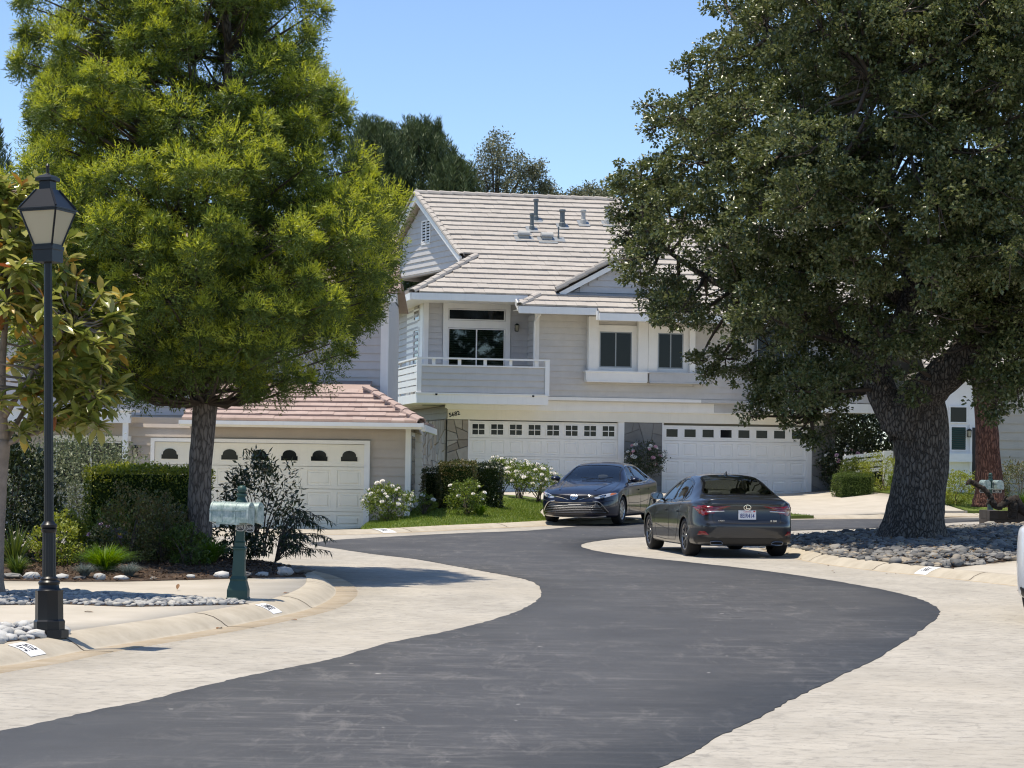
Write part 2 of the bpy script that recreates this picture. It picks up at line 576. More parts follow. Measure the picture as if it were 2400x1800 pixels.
def frosted():
    m = Mat('frosted_lamp_glass')
    m.set((0.68, 0.62, 0.46), 0.35, 0.5)
    tr = m.n('ShaderNodeBsdfTranslucent'); tr.inputs[0].default_value = (0.8, 0.74, 0.6, 1)
    mx = m.n('ShaderNodeMixShader'); mx.inputs[0].default_value = 0.45
    m.l(m.b.outputs[0], mx.inputs[1]); m.l(tr.outputs[0], mx.inputs[2]); m.l(mx.outputs[0], m.out.inputs[0])
    return m.m
M['frosted'] = frosted()

def see_glass(name, tint, refl=0.12):
    m = Mat(name)
    tr = m.n('ShaderNodeBsdfTransparent'); tr.inputs[0].default_value = (*tint, 1)
    gl = m.n('ShaderNodeBsdfGlossy'); gl.inputs['Roughness'].default_value = 0.02
    fr = m.n('ShaderNodeFresnel'); fr.inputs[0].default_value = 1.5
    ad = m.n('ShaderNodeMath', operation='ADD'); ad.use_clamp = True
    m.l(fr.outputs[0], ad.inputs[0]); ad.inputs[1].default_value = refl
    mx = m.n('ShaderNodeMixShader')
    m.l(ad.outputs[0], mx.inputs[0]); m.l(tr.outputs[0], mx.inputs[1]); m.l(gl.outputs[0], mx.inputs[2])
    m.l(mx.outputs[0], m.out.inputs[0])
    return m.m

def tile_mat(name, cols):
    m = Mat(name)
    g = m.n('ShaderNodeNewGeometry'); oi = m.n('ShaderNodeObjectInfo')
    ad = m.n('ShaderNodeMath', operation='ADD'); m.l(oi.outputs['Random'], ad.inputs[0]); m.l(g.outputs['Random Per Island'], ad.inputs[1])
    fr = m.n('ShaderNodeMath', operation='FRACT'); m.l(ad.outputs[0], fr.inputs[0])
    c = m.ramp(fr.outputs[0], [(i / (len(cols) - 1), k) for i, k in enumerate(cols)])
    n = m.noise(m.geo((1, 1, 1)), 5, 6, 0.7)
    c = m.mix(m.ramp(n, [(0.4, 0.0), (0.75, 0.5)]), c, tuple(x * 0.75 for x in cols[0]))
    c = m.mix(m.ramp(m.noise(m.geo((1, 1, 1)), 0.45, 4, 0.6), [(0.4, 0.0), (0.7, 0.4)]), c, tuple(x * 1.08 for x in cols[-1]))
    m.set(c, 0.85, 0.2)
    m.bump(m.noise(m.geo((18, 18, 18)), 2, 4), 0.3, 0.01)
    return m.m
M['tileA'] = tile_mat('concrete_roof_tile', [(0.42, 0.385, 0.345), (0.445, 0.405, 0.365), (0.47, 0.43, 0.385)])
M['tileB'] = tile_mat('pink_roof_tile', [(0.37, 0.275, 0.24), (0.43, 0.325, 0.285), (0.46, 0.36, 0.32)])
M['deck'] = plain('roof_underlay', (0.03, 0.026, 0.024), 0.9, 0.1)
# ================================================================== GROUND
rng = random.Random(11)
nrg = np.random.default_rng(7)

def in_poly(x, y, poly):
    c = False; j = len(poly) - 1
    for i in range(len(poly)):
        if (poly[i][1] > y) != (poly[j][1] > y) and x < (poly[j][0] - poly[i][0]) * (y - poly[i][1]) / (poly[j][1] - poly[i][1]) + poly[i][0]:
            c = not c
        j = i
    return c

def offset_line(line, o):
    out = []
    for i, p in enumerate(line):
        a = line[max(i - 1, 0)]; b = line[min(i + 1, len(line) - 1)]
        d = Vector((b[0] - a[0], b[1] - a[1])).normalized()
        out.append((p[0] - d.y * o, p[1] + d.x * o))
    return out

def dense(line, per=6):
    return [(p.x, p.y) for p in catmull([(a, b, 0) for a, b in line], per)]

# terrain out to the horizon
xs = sorted(set([-1500, -600, -250, -120, -70] + list(np.arange(-45, 46, 1.5)) + [70, 120, 250, 600, 1500]))
ys = sorted(set([-400, -150, -60, -30] + list(np.arange(-12, 110, 1.5)) + [130, 170, 250, 500, 1000, 2200]))
V = [(x, y, hz(max(-40, min(40, x)), min(95, y)) - 0.06) for y in ys for x in xs]
nx = len(xs)
Fc = [(j * nx + i, j * nx + i + 1, (j + 1) * nx + i + 1, (j + 1) * nx + i) for j in range(len(ys) - 1) for i in range(nx - 1)]
tag(link(bpy.data.objects.new('terrain', new_mesh('terrain', V, Fc, True)), None, M['terrain']), kind='structure')

GUT = dense([(-8.6, -6), (-6.9, 5), (-5.3, 11), (-4.4, 14.5), (-3.78, 17.03), (-3.52, 17.87), (-3.28, 18.97), (-3.01, 19.9), (-2.56, 21.4), (-2.17, 23.0), (-1.9, 24.5), (-1.8, 26.3), (-1.87, 28.1), (-2.14, 30.15), (-2.61, 32.15), (-3.3, 33.7), (-4.6, 35.0), (-7, 36.1), (-12, 36.8), (-30, 37.2)], 7)
street_poly = GUT + [(p[0], p[1]) for p in FAR] + [(40, -6)]
tag(sheet('street', street_poly, 0.0, M['stamped'], 1.5), kind='structure')

A_left = [(-10.5, -6), (-7.6, 2), (-5.6, 7), (-3.9, 11.2), (-2.99, 13.48), (-2.8, 14.04), (-2.61, 14.7), (-2.4, 15.29), (-2.18, 16.17), (-1.95, 17.02), (-1.67, 17.82), (-1.42, 18.62), (-1.11, 20.05), (-0.86, 20.87), (-0.61, 21.61), (-0.27, 22.89), (0.03, 24.31), (0.22, 25.6), (0.35, 26.99), (0.4, 28.41), (0.37, 29.96), (0.23, 31.2), (0.0, 32.1), (-0.27, 33.0), (-0.7, 34.41), (-1.5, 36.92), (-2.27, 38.6), (-3.11, 40.81), (-3.66, 42.4), (-3.72, 43.2), (-3.45, 44.7), (-2.81, 46.05), (-1.94, 47.4), (-1.0, 48.48), (0.04, 49.37), (0.81, 50.43), (3.0, 55.0), (7.36, 60.2), (10.24, 62.58), (13.64, 65.2), (24, 71.8), (40, 79.5)]
A_right = [(-3.2, -6), (-2.0, 2), (-0.8, 7.5), (0.3, 10.8), (0.82, 12.31), (1.05, 12.97), (1.28, 13.75), (1.63, 14.77), (1.91, 15.71), (2.3, 16.88), (2.71, 18.12), (3.22, 19.7), (3.69, 21.27), (4.25, 23.27), (4.63, 24.7), (4.85, 25.75), (4.98, 26.85), (5.02, 28.19), (4.94, 29.49), (4.76, 30.75), (4.46, 32.35), (4.08, 33.9), (3.62, 35.4), (3.18, 36.58), (2.71, 37.75), (2.2, 38.95), (1.72, 40.53), (1.42, 42.3), (1.36, 43.6), (1.5, 44.75), (1.96, 46.1), (2.75, 47.4), (6.25, 51.18), (8.71, 53.9), (12.0, 60.4), (14.5, 62.6), (24, 68.5), (40, 76)]
def ragged(l):
    return [(a + rng.uniform(-.014, .014), b + rng.uniform(-.02, .02)) for a, b in l]
tag(sheet('asphalt_road', ragged(dense(A_left, 8)) + list(reversed(ragged(dense(A_right, 8)))), 0.006, M['asphalt'], 1.3), kind='structure')

# rolled kerbs: gutter pan (material 0) and kerb (material 1)
PROF = [(-0.01, -0.02), (0.0, 0.004), (0.26, 0.003), (0.285, 0.016), (0.33, 0.05), (0.41, 0.092), (0.50, 0.116), (0.60, 0.125), (0.62, 0.122), (0.62, -0.12)]
def kerb(name, line, side, prof=PROF, joints=True):
    V, Fc = sweep_strip(line, prof, side=side)
    k = len(prof) - 1
    mi = [0 if (i % k) < 2 else 1 for i in range(len(Fc))]
    o = link(bpy.data.objects.new(name, new_mesh(name, V, Fc, True, mi)), None, [M['gutter'], M['kerb']])
    tag(o, kind='structure')
    if joints:
        # expansion joints as thin dark strips laid over the profile
        mb = MB(); acc = 0; last = Vector(line[0]); nxt = 2.1
        for i in range(1, len(line) - 1):
            p = Vector(line[i]); acc += (p - last).length; last = p
            if acc > nxt:
                nxt = acc + 2.9
                d = (Vector(line[i + 1]) - p).normalized(); nr = Vector((-d.y, d.x)) * side
                z0 = hz(p.x, p.y)
                for (o0, h0), (o1, h1) in zip(prof[1:-2], prof[2:-1]):
                    a = p + nr * o0; b = p + nr * o1
                    q = d * 0.011
                    mb.add([(a.x - q.x, a.y - q.y, z0 + h0 + .003), (b.x - q.x, b.y - q.y, z0 + h1 + .003), (b.x + q.x, b.y + q.y, z0 + h1 + .003), (a.x + q.x, a.y + q.y, z0 + h0 + .003)], [(0, 1, 2, 3)])
        if mb.v: mb.build('expansion_joint', M['joint'], o)
    return o
kerb('kerb_left', GUT, 1)
FARD = dense(FAR, 6)
LOW = [(-0.01, -0.02), (0.0, 0.004), (0.2, 0.004), (0.23, 0.016), (0.3, 0.04), (0.45, 0.072), (0.55, 0.08), (0.62, 0.08), (0.62, -0.12)]
kerb('kerb_far', FARD, 1, LOW)
ISL = dense([(12.5, 18), (10.2, 23), (8.6, 26.6), (7.6, 29.3), (6.97, 31.22), (6.75, 31.9), (6.39, 32.99), (6.05, 34.0), (5.71, 34.95), (5.3, 36.4), (5.0, 38.0), (4.86, 39.8), (4.75, 42), (4.85, 44.3), (5.3, 46.1), (6.2, 47.7), (7.3, 48.9), (9.7, 51.3), (12, 55.5), (15, 60), (20, 63)], 6)
ISLP = [(-0.01, -0.02), (0.0, 0.004), (0.05, 0.004), (0.08, 0.016), (0.14, 0.06), (0.24, 0.1), (0.32, 0.118), (0.36, 0.12), (0.36, -0.12)]
kerb('kerb_island', ISL, -1, ISLP)

# slabs behind the left kerb
BACK = [p for p in offset_line(GUT, 0.615)]
back_low = [p for p in BACK if p[1] < 28.7 and p[0] > -9]
left_slab = back_low + [(-2.62, 28.85), (-3.3, 28.31), (-3.87, 27.76), (-4.61, 27.2), (-5.2, 27.02), (-5.92, 27.03), (-14, 26.9), (-14, -6)]
tag(sheet('driveway_left', left_slab, 0.121, M['slab'], 1.2), kind='structure')
back_hi = [p for p in BACK if 28.7 <= p[1] and p[0] > -14]
bed_poly = [(-14, 26.9), (-5.92, 27.03), (-5.2, 27.02), (-4.61, 27.2), (-3.87, 27.76), (-3.3, 28.31), (-2.62, 28.85)] + back_hi
def bed_z(x, y): return hz(x, y)
tag(sheet('planting_bed', bed_poly, 0.128, M['soil'], 0.5, mound=0.09), kind='structure')
# garage drive of the left house and house drive
gz = lambda x, y: 0.075 * (1 - ss((y - 47.5) / 5.0)) - 0.035 * ss((y - 47.5) / 5.0)
tag(sheet('driveway_garage', [(-8.7, 46.5), (-4.9, 47.6), (-3.35, 48.45), (-3.3, 52.98), (-8.5, 52.98)], 0.0, M['slab'], 0.8, zf=gz), kind='structure')
FB = offset_line(FARD, 0.56)
fb_d = [p for p in FB if 0.85 < p[0] < 14.2]
drive_main = fb_d + [(13.2, 66.2), (11.6, 69.6), (10.35, 74.6), (-1.7, 72.4), (1.05, 61.5), (0.75, 57)]
tag(sheet('driveway_main', drive_main, 0.075, M['slab'], 1.2), kind='structure')
fb_l = [p for p in FB if -3.3 < p[0] < 1.0]
lawn1 = fb_l + [(0.72, 57), (1.0, 61.5), (-1.72, 72.3), (-6, 72), (-2.9, 56), (-3.28, 53.2)]
lawn2 = [(4.75, 58.65), (8.25, 62.0), (7.0, 64.6), (4.8, 64.4)]
lawn3 = [(13.3, 66.25), (14.6, 66.9), (26, 73.6), (26, 90), (10.5, 90), (10.5, 74.7), (11.7, 69.7)]
arr_l = np.array(lawn1)
seg_l = list(zip(arr_l, np.roll(arr_l, -1, 0)))
def lawn_z(x, y):
    if y > 66 or x > 2 or not in_poly(x, y, lawn1): return hz(x, y)
    d = 9.0
    for a, b in seg_l:
        ab = b - a; t_ = min(1, max(0, ((x - a[0]) * ab[0] + (y - a[1]) * ab[1]) / (ab @ ab + 1e-9)))
        d = min(d, math.hypot(x - a[0] - t_ * ab[0], y - a[1] - t_ * ab[1]))
    return hz(x, y) + 0.10 * ss(d / 1.4)
tag(sheet('lawn_street', lawn1, 0.072, M['lawn'], 0.5, zf=lawn_z), kind='structure')
tag(sheet('lawn_island', lawn2, 0.086, M['lawn'], 0.6), kind='structure')
tag(sheet('lawn_right', lawn3, 0.084, M['lawn'], 0.9), kind='structure')
# drive on the right, behind the island kerb
IB = offset_line(ISL, -0.35)
ib_d = [p for p in IB if 20 < p[1] < 33.75]
tag(sheet('driveway_right', ib_d + [(6.62, 34.0), (7.25, 35.2), (8.35, 37.2), (18, 46), (22, 22)], 0.117, M['slab'], 1.2), kind='structure')
rock_poly = [p for p in IB if 33.9 < p[1] < 51.0 and p[0] < 9.6] + [(10.4, 51.6), (11.3, 51.9), (14.5, 51.5), (16, 46), (13, 42), (8.35, 37.2), (7.25, 35.2)]
bed2 = tag(sheet('cobble_bed', rock_poly, 0.105, M['soil'], 0.6, mound=0.12), kind='structure')
strip_poly = [(-9, 24.9), (-5.54, 24.84), (-4.89, 25.0), (-4.16, 24.53), (-2.98, 23.95), (-2.66, 23.4), (-3.2, 23.05), (-3.8, 22.75), (-4.48, 23.01), (-5.06, 22.74), (-9, 22.7)]
strip = tag(sheet('pebble_strip', strip_poly, 0.127, M['soil'], 0.5), kind='structure')
wr_poly = [(-6.2, 19.9), (-4.44, 20.0), (-3.85, 19.9), (-3.76, 19.1), (-4.14, 17.95), (-4.5, 17.2), (-6.2, 17.0)]
wrock = tag(sheet('white_rock_bed', wr_poly, 0.127, M['soil'], 0.5), kind='structure')

# ---- cobbles and pebbles
def rock_mesh(name, seed, flat=0.62, nu=8, nv=4):
    r = random.Random(seed)
    V = [(0, 0, -flat)]
    for j in range(1, nv):
        th = math.pi * j / nv
        for i in range(nu):
            ph = 2 * math.pi * (i + 0.5 * (j % 2)) / nu
            k = 1 + r.uniform(-0.28, 0.28)
            V.append((math.sin(th) * math.cos(ph) * k, math.sin(th) * math.sin(ph) * k * 0.8, -math.cos(th) * flat * (1 + r.uniform(-.15, .15))))
    V.append((0, 0, flat))
    Fc = []
    for i in range(nu):
        Fc.append((0, 1 + (i + 1) % nu, 1 + i))
    for j in range(nv - 2):
        a = 1 + j * nu; b = a + nu
        for i in range(nu):
            Fc.append((a + i, a + (i + 1) % nu, b + (i + 1) % nu, b + i))
    a = 1 + (nv - 2) * nu
    for i in range(nu):
        Fc.append((a + i, a + (i + 1) % nu, len(V) - 1))
    return new_mesh(name, V, Fc, True)

M['cobble'] = stone_mat('river_cobble', [(0.07, 0.07, 0.072), (0.15, 0.15, 0.148), (0.28, 0.27, 0.25), (0.10, 0.10, 0.103), (0.34, 0.32, 0.285), (0.18, 0.178, 0.172), (0.40, 0.34, 0.26), (0.12, 0.12, 0.12)])
M['whiterock'] = stone_mat('white_rock', [(0.50, 0.49, 0.46), (0.62, 0.61, 0.58), (0.42, 0.42, 0.41), (0.68, 0.66, 0.62)])
M['pebble'] = stone_mat('grey_pebble', [(0.30, 0.31, 0.32), (0.46, 0.45, 0.42), (0.24, 0.25, 0.27), (0.56, 0.53, 0.47), (0.36, 0.36, 0.35), (0.20, 0.21, 0.22)])

def scatter_rocks(poly, mat, meshes, n, rmin, rmax, parent, name, top, rest, zf, keep=300, near=None, gap=0.72, hold=()):
    bx = [p[0] for p in poly]; by = [p[1] for p in poly]
    cell = rmax * 2; grid = {}; out = []
    t = 0
    while len(out) < n and t < n * 40:
        t += 1
        x = rng.uniform(min(bx), max(bx)); y = rng.uniform(min(by), max(by))
        if not in_poly(x, y, poly): continue
        if any((x - a) ** 2 + (y - b) ** 2 < c * c for a, b, c in hold): continue
        r = rng.uniform(rmin, rmax) * (1 if rng.random() < .85 else 1.35)
        k = (int(x // cell), int(y // cell)); ok = True
        for dx in (-1, 0, 1):
            for dy in (-1, 0, 1):
                for (a, b, c) in grid.get((k[0] + dx, k[1] + dy), ()):
                    if (a - x) ** 2 + (b - y) ** 2 < (gap * (r + c)) ** 2: ok = False
        if not ok: continue
        grid.setdefault(k, []).append((x, y, r)); out.append((x, y, r))
    # the ones that show largest are objects of their own
    def score(p):
        inside_view = abs(p[0]) / max(p[1], 1) < 0.229
        return (0 if inside_view else 1, p[1] / p[2] ** 0.5)
    out.sort(key=score)
    mb = MB()
    for i, (x, y, r) in enumerate(out):
        me = meshes[rng.randrange(len(meshes))]
        z = zf(x, y) + r * 0.22
        R_ = Matrix.Rotation(rng.uniform(0, 6.28), 4, 'Z') @ Matrix.Rotation(rng.uniform(-.35, .35), 4, 'X') @ Matrix.Rotation(rng.uniform(-.3, .3), 4, 'Y')
        sc = Matrix.Diagonal((r * rng.uniform(.85, 1.25), r * rng.uniform(.85, 1.2), r * rng.uniform(.7, 1.1), 1))
        mt = Matrix.Translation((x, y, z)) @ R_ @ sc
        if i < keep:
            o = bpy.data.objects.new(name, me); C.objects.link(o); o.parent = parent; o.matrix_local = mt
        else:
            mb.add([mt @ v.co for v in me.vertices], [tuple(p.vertices) for p in me.polygons])
    if mb.v:
        o = mb.build(rest, mat, parent, True); o['kind'] = 'stuff'

cobs = [rock_mesh('cobble', 100 + i, (0.36, 0.5, 0.62)[i % 3], 7, 4) for i in range(9)]
for m_ in cobs[::3]: m_.polygons.foreach_set('use_smooth', np.zeros(len(m_.polygons), dtype=bool))
for m_ in cobs: m_.materials.append(M['cobble'])
arr_r = np.array(rock_poly)
def bed2_z(x, y):
    d = math.sqrt(float(np.min((arr_r[:, 0] - x) ** 2 + (arr_r[:, 1] - y) ** 2)))
    return hz(x, y) + 0.105 + 0.12 * ss(d / 1.6)
scatter_rocks(rock_poly, M['cobble'], cobs, 4700, 0.04, 0.11, bed2, 'cobble', 300, 'cobbles', bed2_z, gap=.62, hold=[(7.65, 43.4, 0.55), (9.6, 44, .1)])
whs = [rock_mesh('white_rock', 200 + i, 0.6) for i in range(6)]
for m_ in whs: m_.materials.append(M['whiterock'])
scatter_rocks(wr_poly, M['whiterock'], whs, 330, 0.045, 0.095, wrock, 'white_rock', 230, 'white_rocks', lambda x, y: hz(x, y) + 0.125, keep=300, hold=[(-3.86, 19.1, 0.2)])
pbs = [rock_mesh('pebble', 300 + i, 0.6, 7, 4) for i in range(6)]
for m_ in pbs: m_.materials.append(M['pebble'])
scatter_rocks(strip_poly, M['pebble'], pbs, 1700, 0.024, 0.055, strip, 'pebble', 300, 'pebbles', lambda x, y: hz(x, y) + 0.125, keep=300, hold=[(-2.86, 24.1, 0.14), (-5.35, 24.2, 0.13)])
# white gravel spilled round the mailbox post is part of the same strip; edging rocks along the planting bed
EDGE = [(-5.95, 27.3, .12), (-5.7, 27.25, .11), (-5.35, 27.3, .09), (-5.12, 27.3, .08), (-4.9, 27.35, .1), (-4.66, 27.42, .07), (-4.3, 27.6, .06), (-3.9, 28.0, .06), (-3.55, 28.25, .1), (-3.3, 28.45, .12), (-3.1, 28.7, .07), (-2.85, 28.95, .14), (-2.7, 29.6, .15), (-6.2, 27.35, .1)]
for i, (x, y, r) in enumerate(EDGE):
    o = bpy.data.objects.new('edging_rock', whs[i % 6] if i % 3 else cobs[i % 9]); C.objects.link(o)
    o.parent = bpy.data.objects['planting_bed']
    o.matrix_local = Matrix.Translation((x, y, 0.13 + r * .3)) @ Matrix.Rotation(i * 1.3, 4, 'Z') @ Matrix.Diagonal((r * 1.2, r, r * .9, 1))
# mulch chips
n = 9000
P = []
while len(P) < n:
    x = rng.uniform(-8, -2.3); y = rng.uniform(27, 35)
    if in_poly(x, y, bed_poly): P.append((x, y))
P = np.array(P)
def leaf_arrays(P, A, N, L, Wd, fold=0.25, wp=0.45):
    """folded diamond leaves: P base, A axis, N up-hint, L length, Wd width"""
    n = len(P)
    A = A / (np.linalg.norm(A, axis=1, keepdims=True) + 1e-9)
    Sd = np.cross(A, N); Sd /= (np.linalg.norm(Sd, axis=1, keepdims=True) + 1e-9)
    U = np.cross(Sd, A)
    L = np.asarray(L).reshape(-1, 1) * np.ones((n, 1)); Wd = np.asarray(Wd).reshape(-1, 1) * np.ones((n, 1))
    V = np.empty((n, 4, 3), dtype=np.float32)
    V[:, 0] = P
    V[:, 1] = P + A * L * wp + Sd * Wd / 2 + U * Wd * fold
    V[:, 2] = P + A * L
    V[:, 3] = P + A * L * wp - Sd * Wd / 2 + U * Wd * fold
    b = np.arange(n)[:, None] * 4
    T = np.concatenate([b + np.array([[0, 1, 2]]), b + np.array([[0, 2, 3]])], 1).reshape(-1, 3)
    return V.reshape(-1, 3), T

def rand_unit(n):
    d = nrg.normal(size=(n, 3)); return d / np.linalg.norm(d, axis=1, keepdims=True)

ax = nrg.normal(size=(n, 3)); ax[:, 2] *= 0.25
arr_b = np.array(bed_poly)
def bed_top(x, y):
    d = math.sqrt(float(np.min((arr_b[:, 0] - x) ** 2 + (arr_b[:, 1] - y) ** 2)))
    return hz(x, y) + 0.128 + 0.09 * ss(d / 1.6)
P3 = np.array([(x, y, bed_top(x, y) + 0.012) for x, y in P])
Vv, T = leaf_arrays(P3, ax, np.tile([0, 0, 1.0], (n, 1)) + nrg.normal(size=(n, 3)) * .3, nrg.uniform(.03, .08, n), nrg.uniform(.012, .03, n))
tag(link(bpy.data.objects.new('bark_mulch', np_mesh('bark_mulch', Vv, T)), None, M['mulch']), 'brown bark mulch spread under the fern pine', 'mulch', kind='stuff')

# grass blades on the lawns
def blades(polys, dens, zf, lo=.03, hi=.075):
    P = []
    for poly, k in polys:
        bx = [p[0] for p in poly]; by = [p[1] for p in poly]
        for _ in range(k):
            x = rng.uniform(min(bx), max(bx)); y = rng.uniform(min(by), max(by))
            if in_poly(x, y, poly): P.append((x, y, zf(x, y) + 0.073))
    P = np.array(P); n = len(P)
    A = nrg.normal(size=(n, 3)) * .45; A[:, 2] = 1
    return leaf_arrays(P, A, rand_unit(n), nrg.uniform(lo, hi, n), nrg.uniform(.008, .016, n), 0.1, 0.3)
Vv, T = blades([([p for p in lawn1 if p[1] < 66] , 52000), (lawn2, 5000), ([(10.5, 74.7), (11.7, 69.7), (13.3, 66.25), (14.6, 66.9), (17, 68.6), (17, 76), (10.5, 76)], 26000)], 1, lawn_z)
tag(link(bpy.data.objects.new('lawn_grass', np_mesh('lawn_grass', Vv, T)), None, M['grass']), 'short green turf on the lawns before the houses', 'grass', kind='stuff')

# painted kerb numbers
def kerb_plate(line, side, prof, near, txt, label, wd=0.30, o0=0.30, o1=0.50):
    i = min(range(1, len(line) - 1), key=lambda k: (line[k][0] - near[0]) ** 2 + (line[k][1] - near[1]) ** 2)
    p = Vector(line[i]); d = (Vector(line[i + 1]) - Vector(line[i - 1])).normalized(); nr = Vector((-d.y, d.x)) * side
    z0 = hz(p.x, p.y)
    hts = [h for _, h in prof]; os_ = [o for o, _ in prof]
    def pt(o, t, up):
        k = max(j for j in range(len(prof) - 2) if prof[j][0] <= o + 1e-6)
        f = (o - os_[k]) / max(1e-6, os_[k + 1] - os_[k]); h = hts[k] + f * (hts[k + 1] - hts[k])
        q = p + nr * o + d * t
        return Vector((q.x, q.y, z0 + h + up))
    root = empty('kerb_number', tuple(pt(0.4, 0, 0)), 0, label, 'painted sign')
    inv = -root.location
    V = []; n = 6
    for j in range(n + 1):
        o = o0 + (o1 - o0) * j / n
        for t in (-wd / 2, wd / 2):
            V.append(pt(o, t, 0.004) + inv)
    Fc = [(2 * j, 2 * j + 1, 2 * j + 3, 2 * j + 2) for j in range(n)]
    link(bpy.data.objects.new('painted_panel', new_mesh('painted_panel', V, Fc)), root, M['paintwhite'])
    cu = text_mesh('painted_digits', txt, 0.115, M['paintblack'], root, Matrix.Identity(4), 0.0, bold=0.002)
    xd = d * (-side) if side < 0 else d
    # lay each vertex of the digits on the curved kerb face, reading from the street
    sgn = 1 if side > 0 else -1
    for v in cu.data.vertices:
        o = (o0 + o1) / 2 + v.co.y * 1.35 * (o1 - o0) / .2 * .9
        v.co = pt(min(max(o, o0), o1), v.co.x * (-1 if side > 0 else 1) * (-1 if side > 0 else 1) * sgn * 1.0, 0.0055) + inv
    return root
kerb_plate(GUT, 1, PROF, (-3.3, 18.2), '5702', 'white painted kerb number 5702 beside the lamp post')
kerb_plate(GUT, 1, PROF, (-2.08, 23.45), '5698', 'white painted kerb number 5698 below the green mailbox post')
kerb_plate(FARD, 1, LOW, (-2.5, 48.45), '5694', 'white painted kerb number 5694 beside the white rose bush', 0.42, 0.2, 0.55)
kerb_plate(ISL, -1, ISLP, (6.08, 33.95), '5681', 'white painted kerb number in dappled shade by the cobbles', 0.36, 0.07, 0.33)
kerb_plate(FARD, 1, LOW, (7.45, 60.9), '5677', 'faint painted kerb number at the small lawn wedge behind the grey car', 0.5, 0.2, 0.55)
# ================================================================== HOUSES
def bx(parent, name, x0, x1, y0, y1, z0, z1, mat):
    return MB().box(x0, x1, y0, y1, z0, z1).build(name, mat, parent)

TILE_ME = {}
def tile_unit(mat):
    if mat.name not in TILE_ME:
        mb = MB()
        yf, yb = -0.03, 0.40
        mb.hexa([(0.006, yf, 0.012), (0.994, yf, 0.012), (0.994, yb, -0.004), (0.006, yb, -0.004), (0.006, yf, 0.078), (0.994, yf, 0.078), (0.994, yb, 0.026), (0.006, yb, 0.026)])
        me = new_mesh('roof_tile', mb.v, mb.f); me.materials.append(mat)
        TILE_ME[mat.name] = me
    return TILE_ME[mat.name]

def tiles(parent, O, ud, sd, rows, exp, left, right, wd, mat, r, want=None, budget=None, rest='roof_tiles'):
    ud = Vector(ud).normalized(); sd = Vector(sd).normalized(); nd = ud.cross(sd).normalized()
    O = Vector(O); me = tile_unit(mat)
    mb = MB()
    for i in range(rows):
        a0, a1 = left(i), right(i)
        if a1 - a0 < 0.05: continue
        off = 0.5 * wd * (i % 2)
        a = math.floor((a0 - off) / wd) * wd + off
        sag = 0.006 * math.sin(i * 1.7)
        while a < a1:
            b0 = max(a, a0); b1 = min(a + wd, a1)
            if b1 - b0 > 0.04:
                org = O + ud * b0 + sd * (i * exp + r.uniform(-.006, .006) + 0.012 * math.sin(b0 * 0.9 + i)) + nd * (r.uniform(-.004, .006) + sag)
                mt = Matrix(((ud.x * (b1 - b0), sd.x, nd.x, org.x), (ud.y * (b1 - b0), sd.y, nd.y, org.y), (ud.z * (b1 - b0), sd.z, nd.z, org.z), (0, 0, 0, 1)))
                if budget and budget[0] > 0 and want and want(b0, i):
                    budget[0] -= 1
                    o = bpy.data.objects.new('roof_tile', me); C.objects.link(o); o.parent = parent; o.matrix_local = mt
                else:
                    mb.add([mt @ v.co for v in me.vertices], [tuple(p.vertices) for p in me.polygons])
            a += wd
    if mb.v:
        o = mb.build(rest, mat, parent); o['kind'] = 'stuff'

def caps(parent, a, b, mat, step=0.36, wd=0.26, ht=0.075, n=None, up=(0, 0, 1), lift=0.03, name='ridge_tile'):
    """overlapping half-barrel cap tiles along a hip, ridge or rake"""
    a = Vector(a); b = Vector(b); d = (b - a).normalized(); L = (b - a).length
    u = Vector(up); u = (u - d * u.dot(d)).normalized(); sd = d.cross(u)
    k = max(1, round(L / step)); st = L / k
    mb = MB()
    prof = [(-wd / 2, -0.03), (-wd * .42, ht * .45), (-wd * .2, ht * .9), (wd * .2, ht * .9), (wd * .42, ht * .45), (wd / 2, -0.03)]
    V = []
    for y, e in ((-0.03, 0.028), (st + 0.03, 0.0)):
        for p, q in prof:
            V.append((p, y, q + e))
        for p, q in reversed(prof):
            V.append((p * .9, y, q + e - .028))
    m_ = len(prof) * 2
    Fc = [(i, (i + 1) % m_, m_ + (i + 1) % m_, m_ + i) for i in range(m_)] + [tuple(reversed(range(m_))), tuple(range(m_, 2 * m_))]
    Fc = [tuple(reversed(f)) for f in Fc]
    me = new_mesh(name, V, Fc); me.materials.append(mat)
    for i in range(k):
        o = a + d * (i * st) + u * lift
        ob = bpy.data.objects.new(name, me); C.objects.link(ob); ob.parent = parent
        ob.matrix_local = Matrix(((sd.x, d.x, u.x, o.x), (sd.y, d.y, u.y, o.y), (sd.z, d.z, u.z, o.z), (0, 0, 0, 1)))

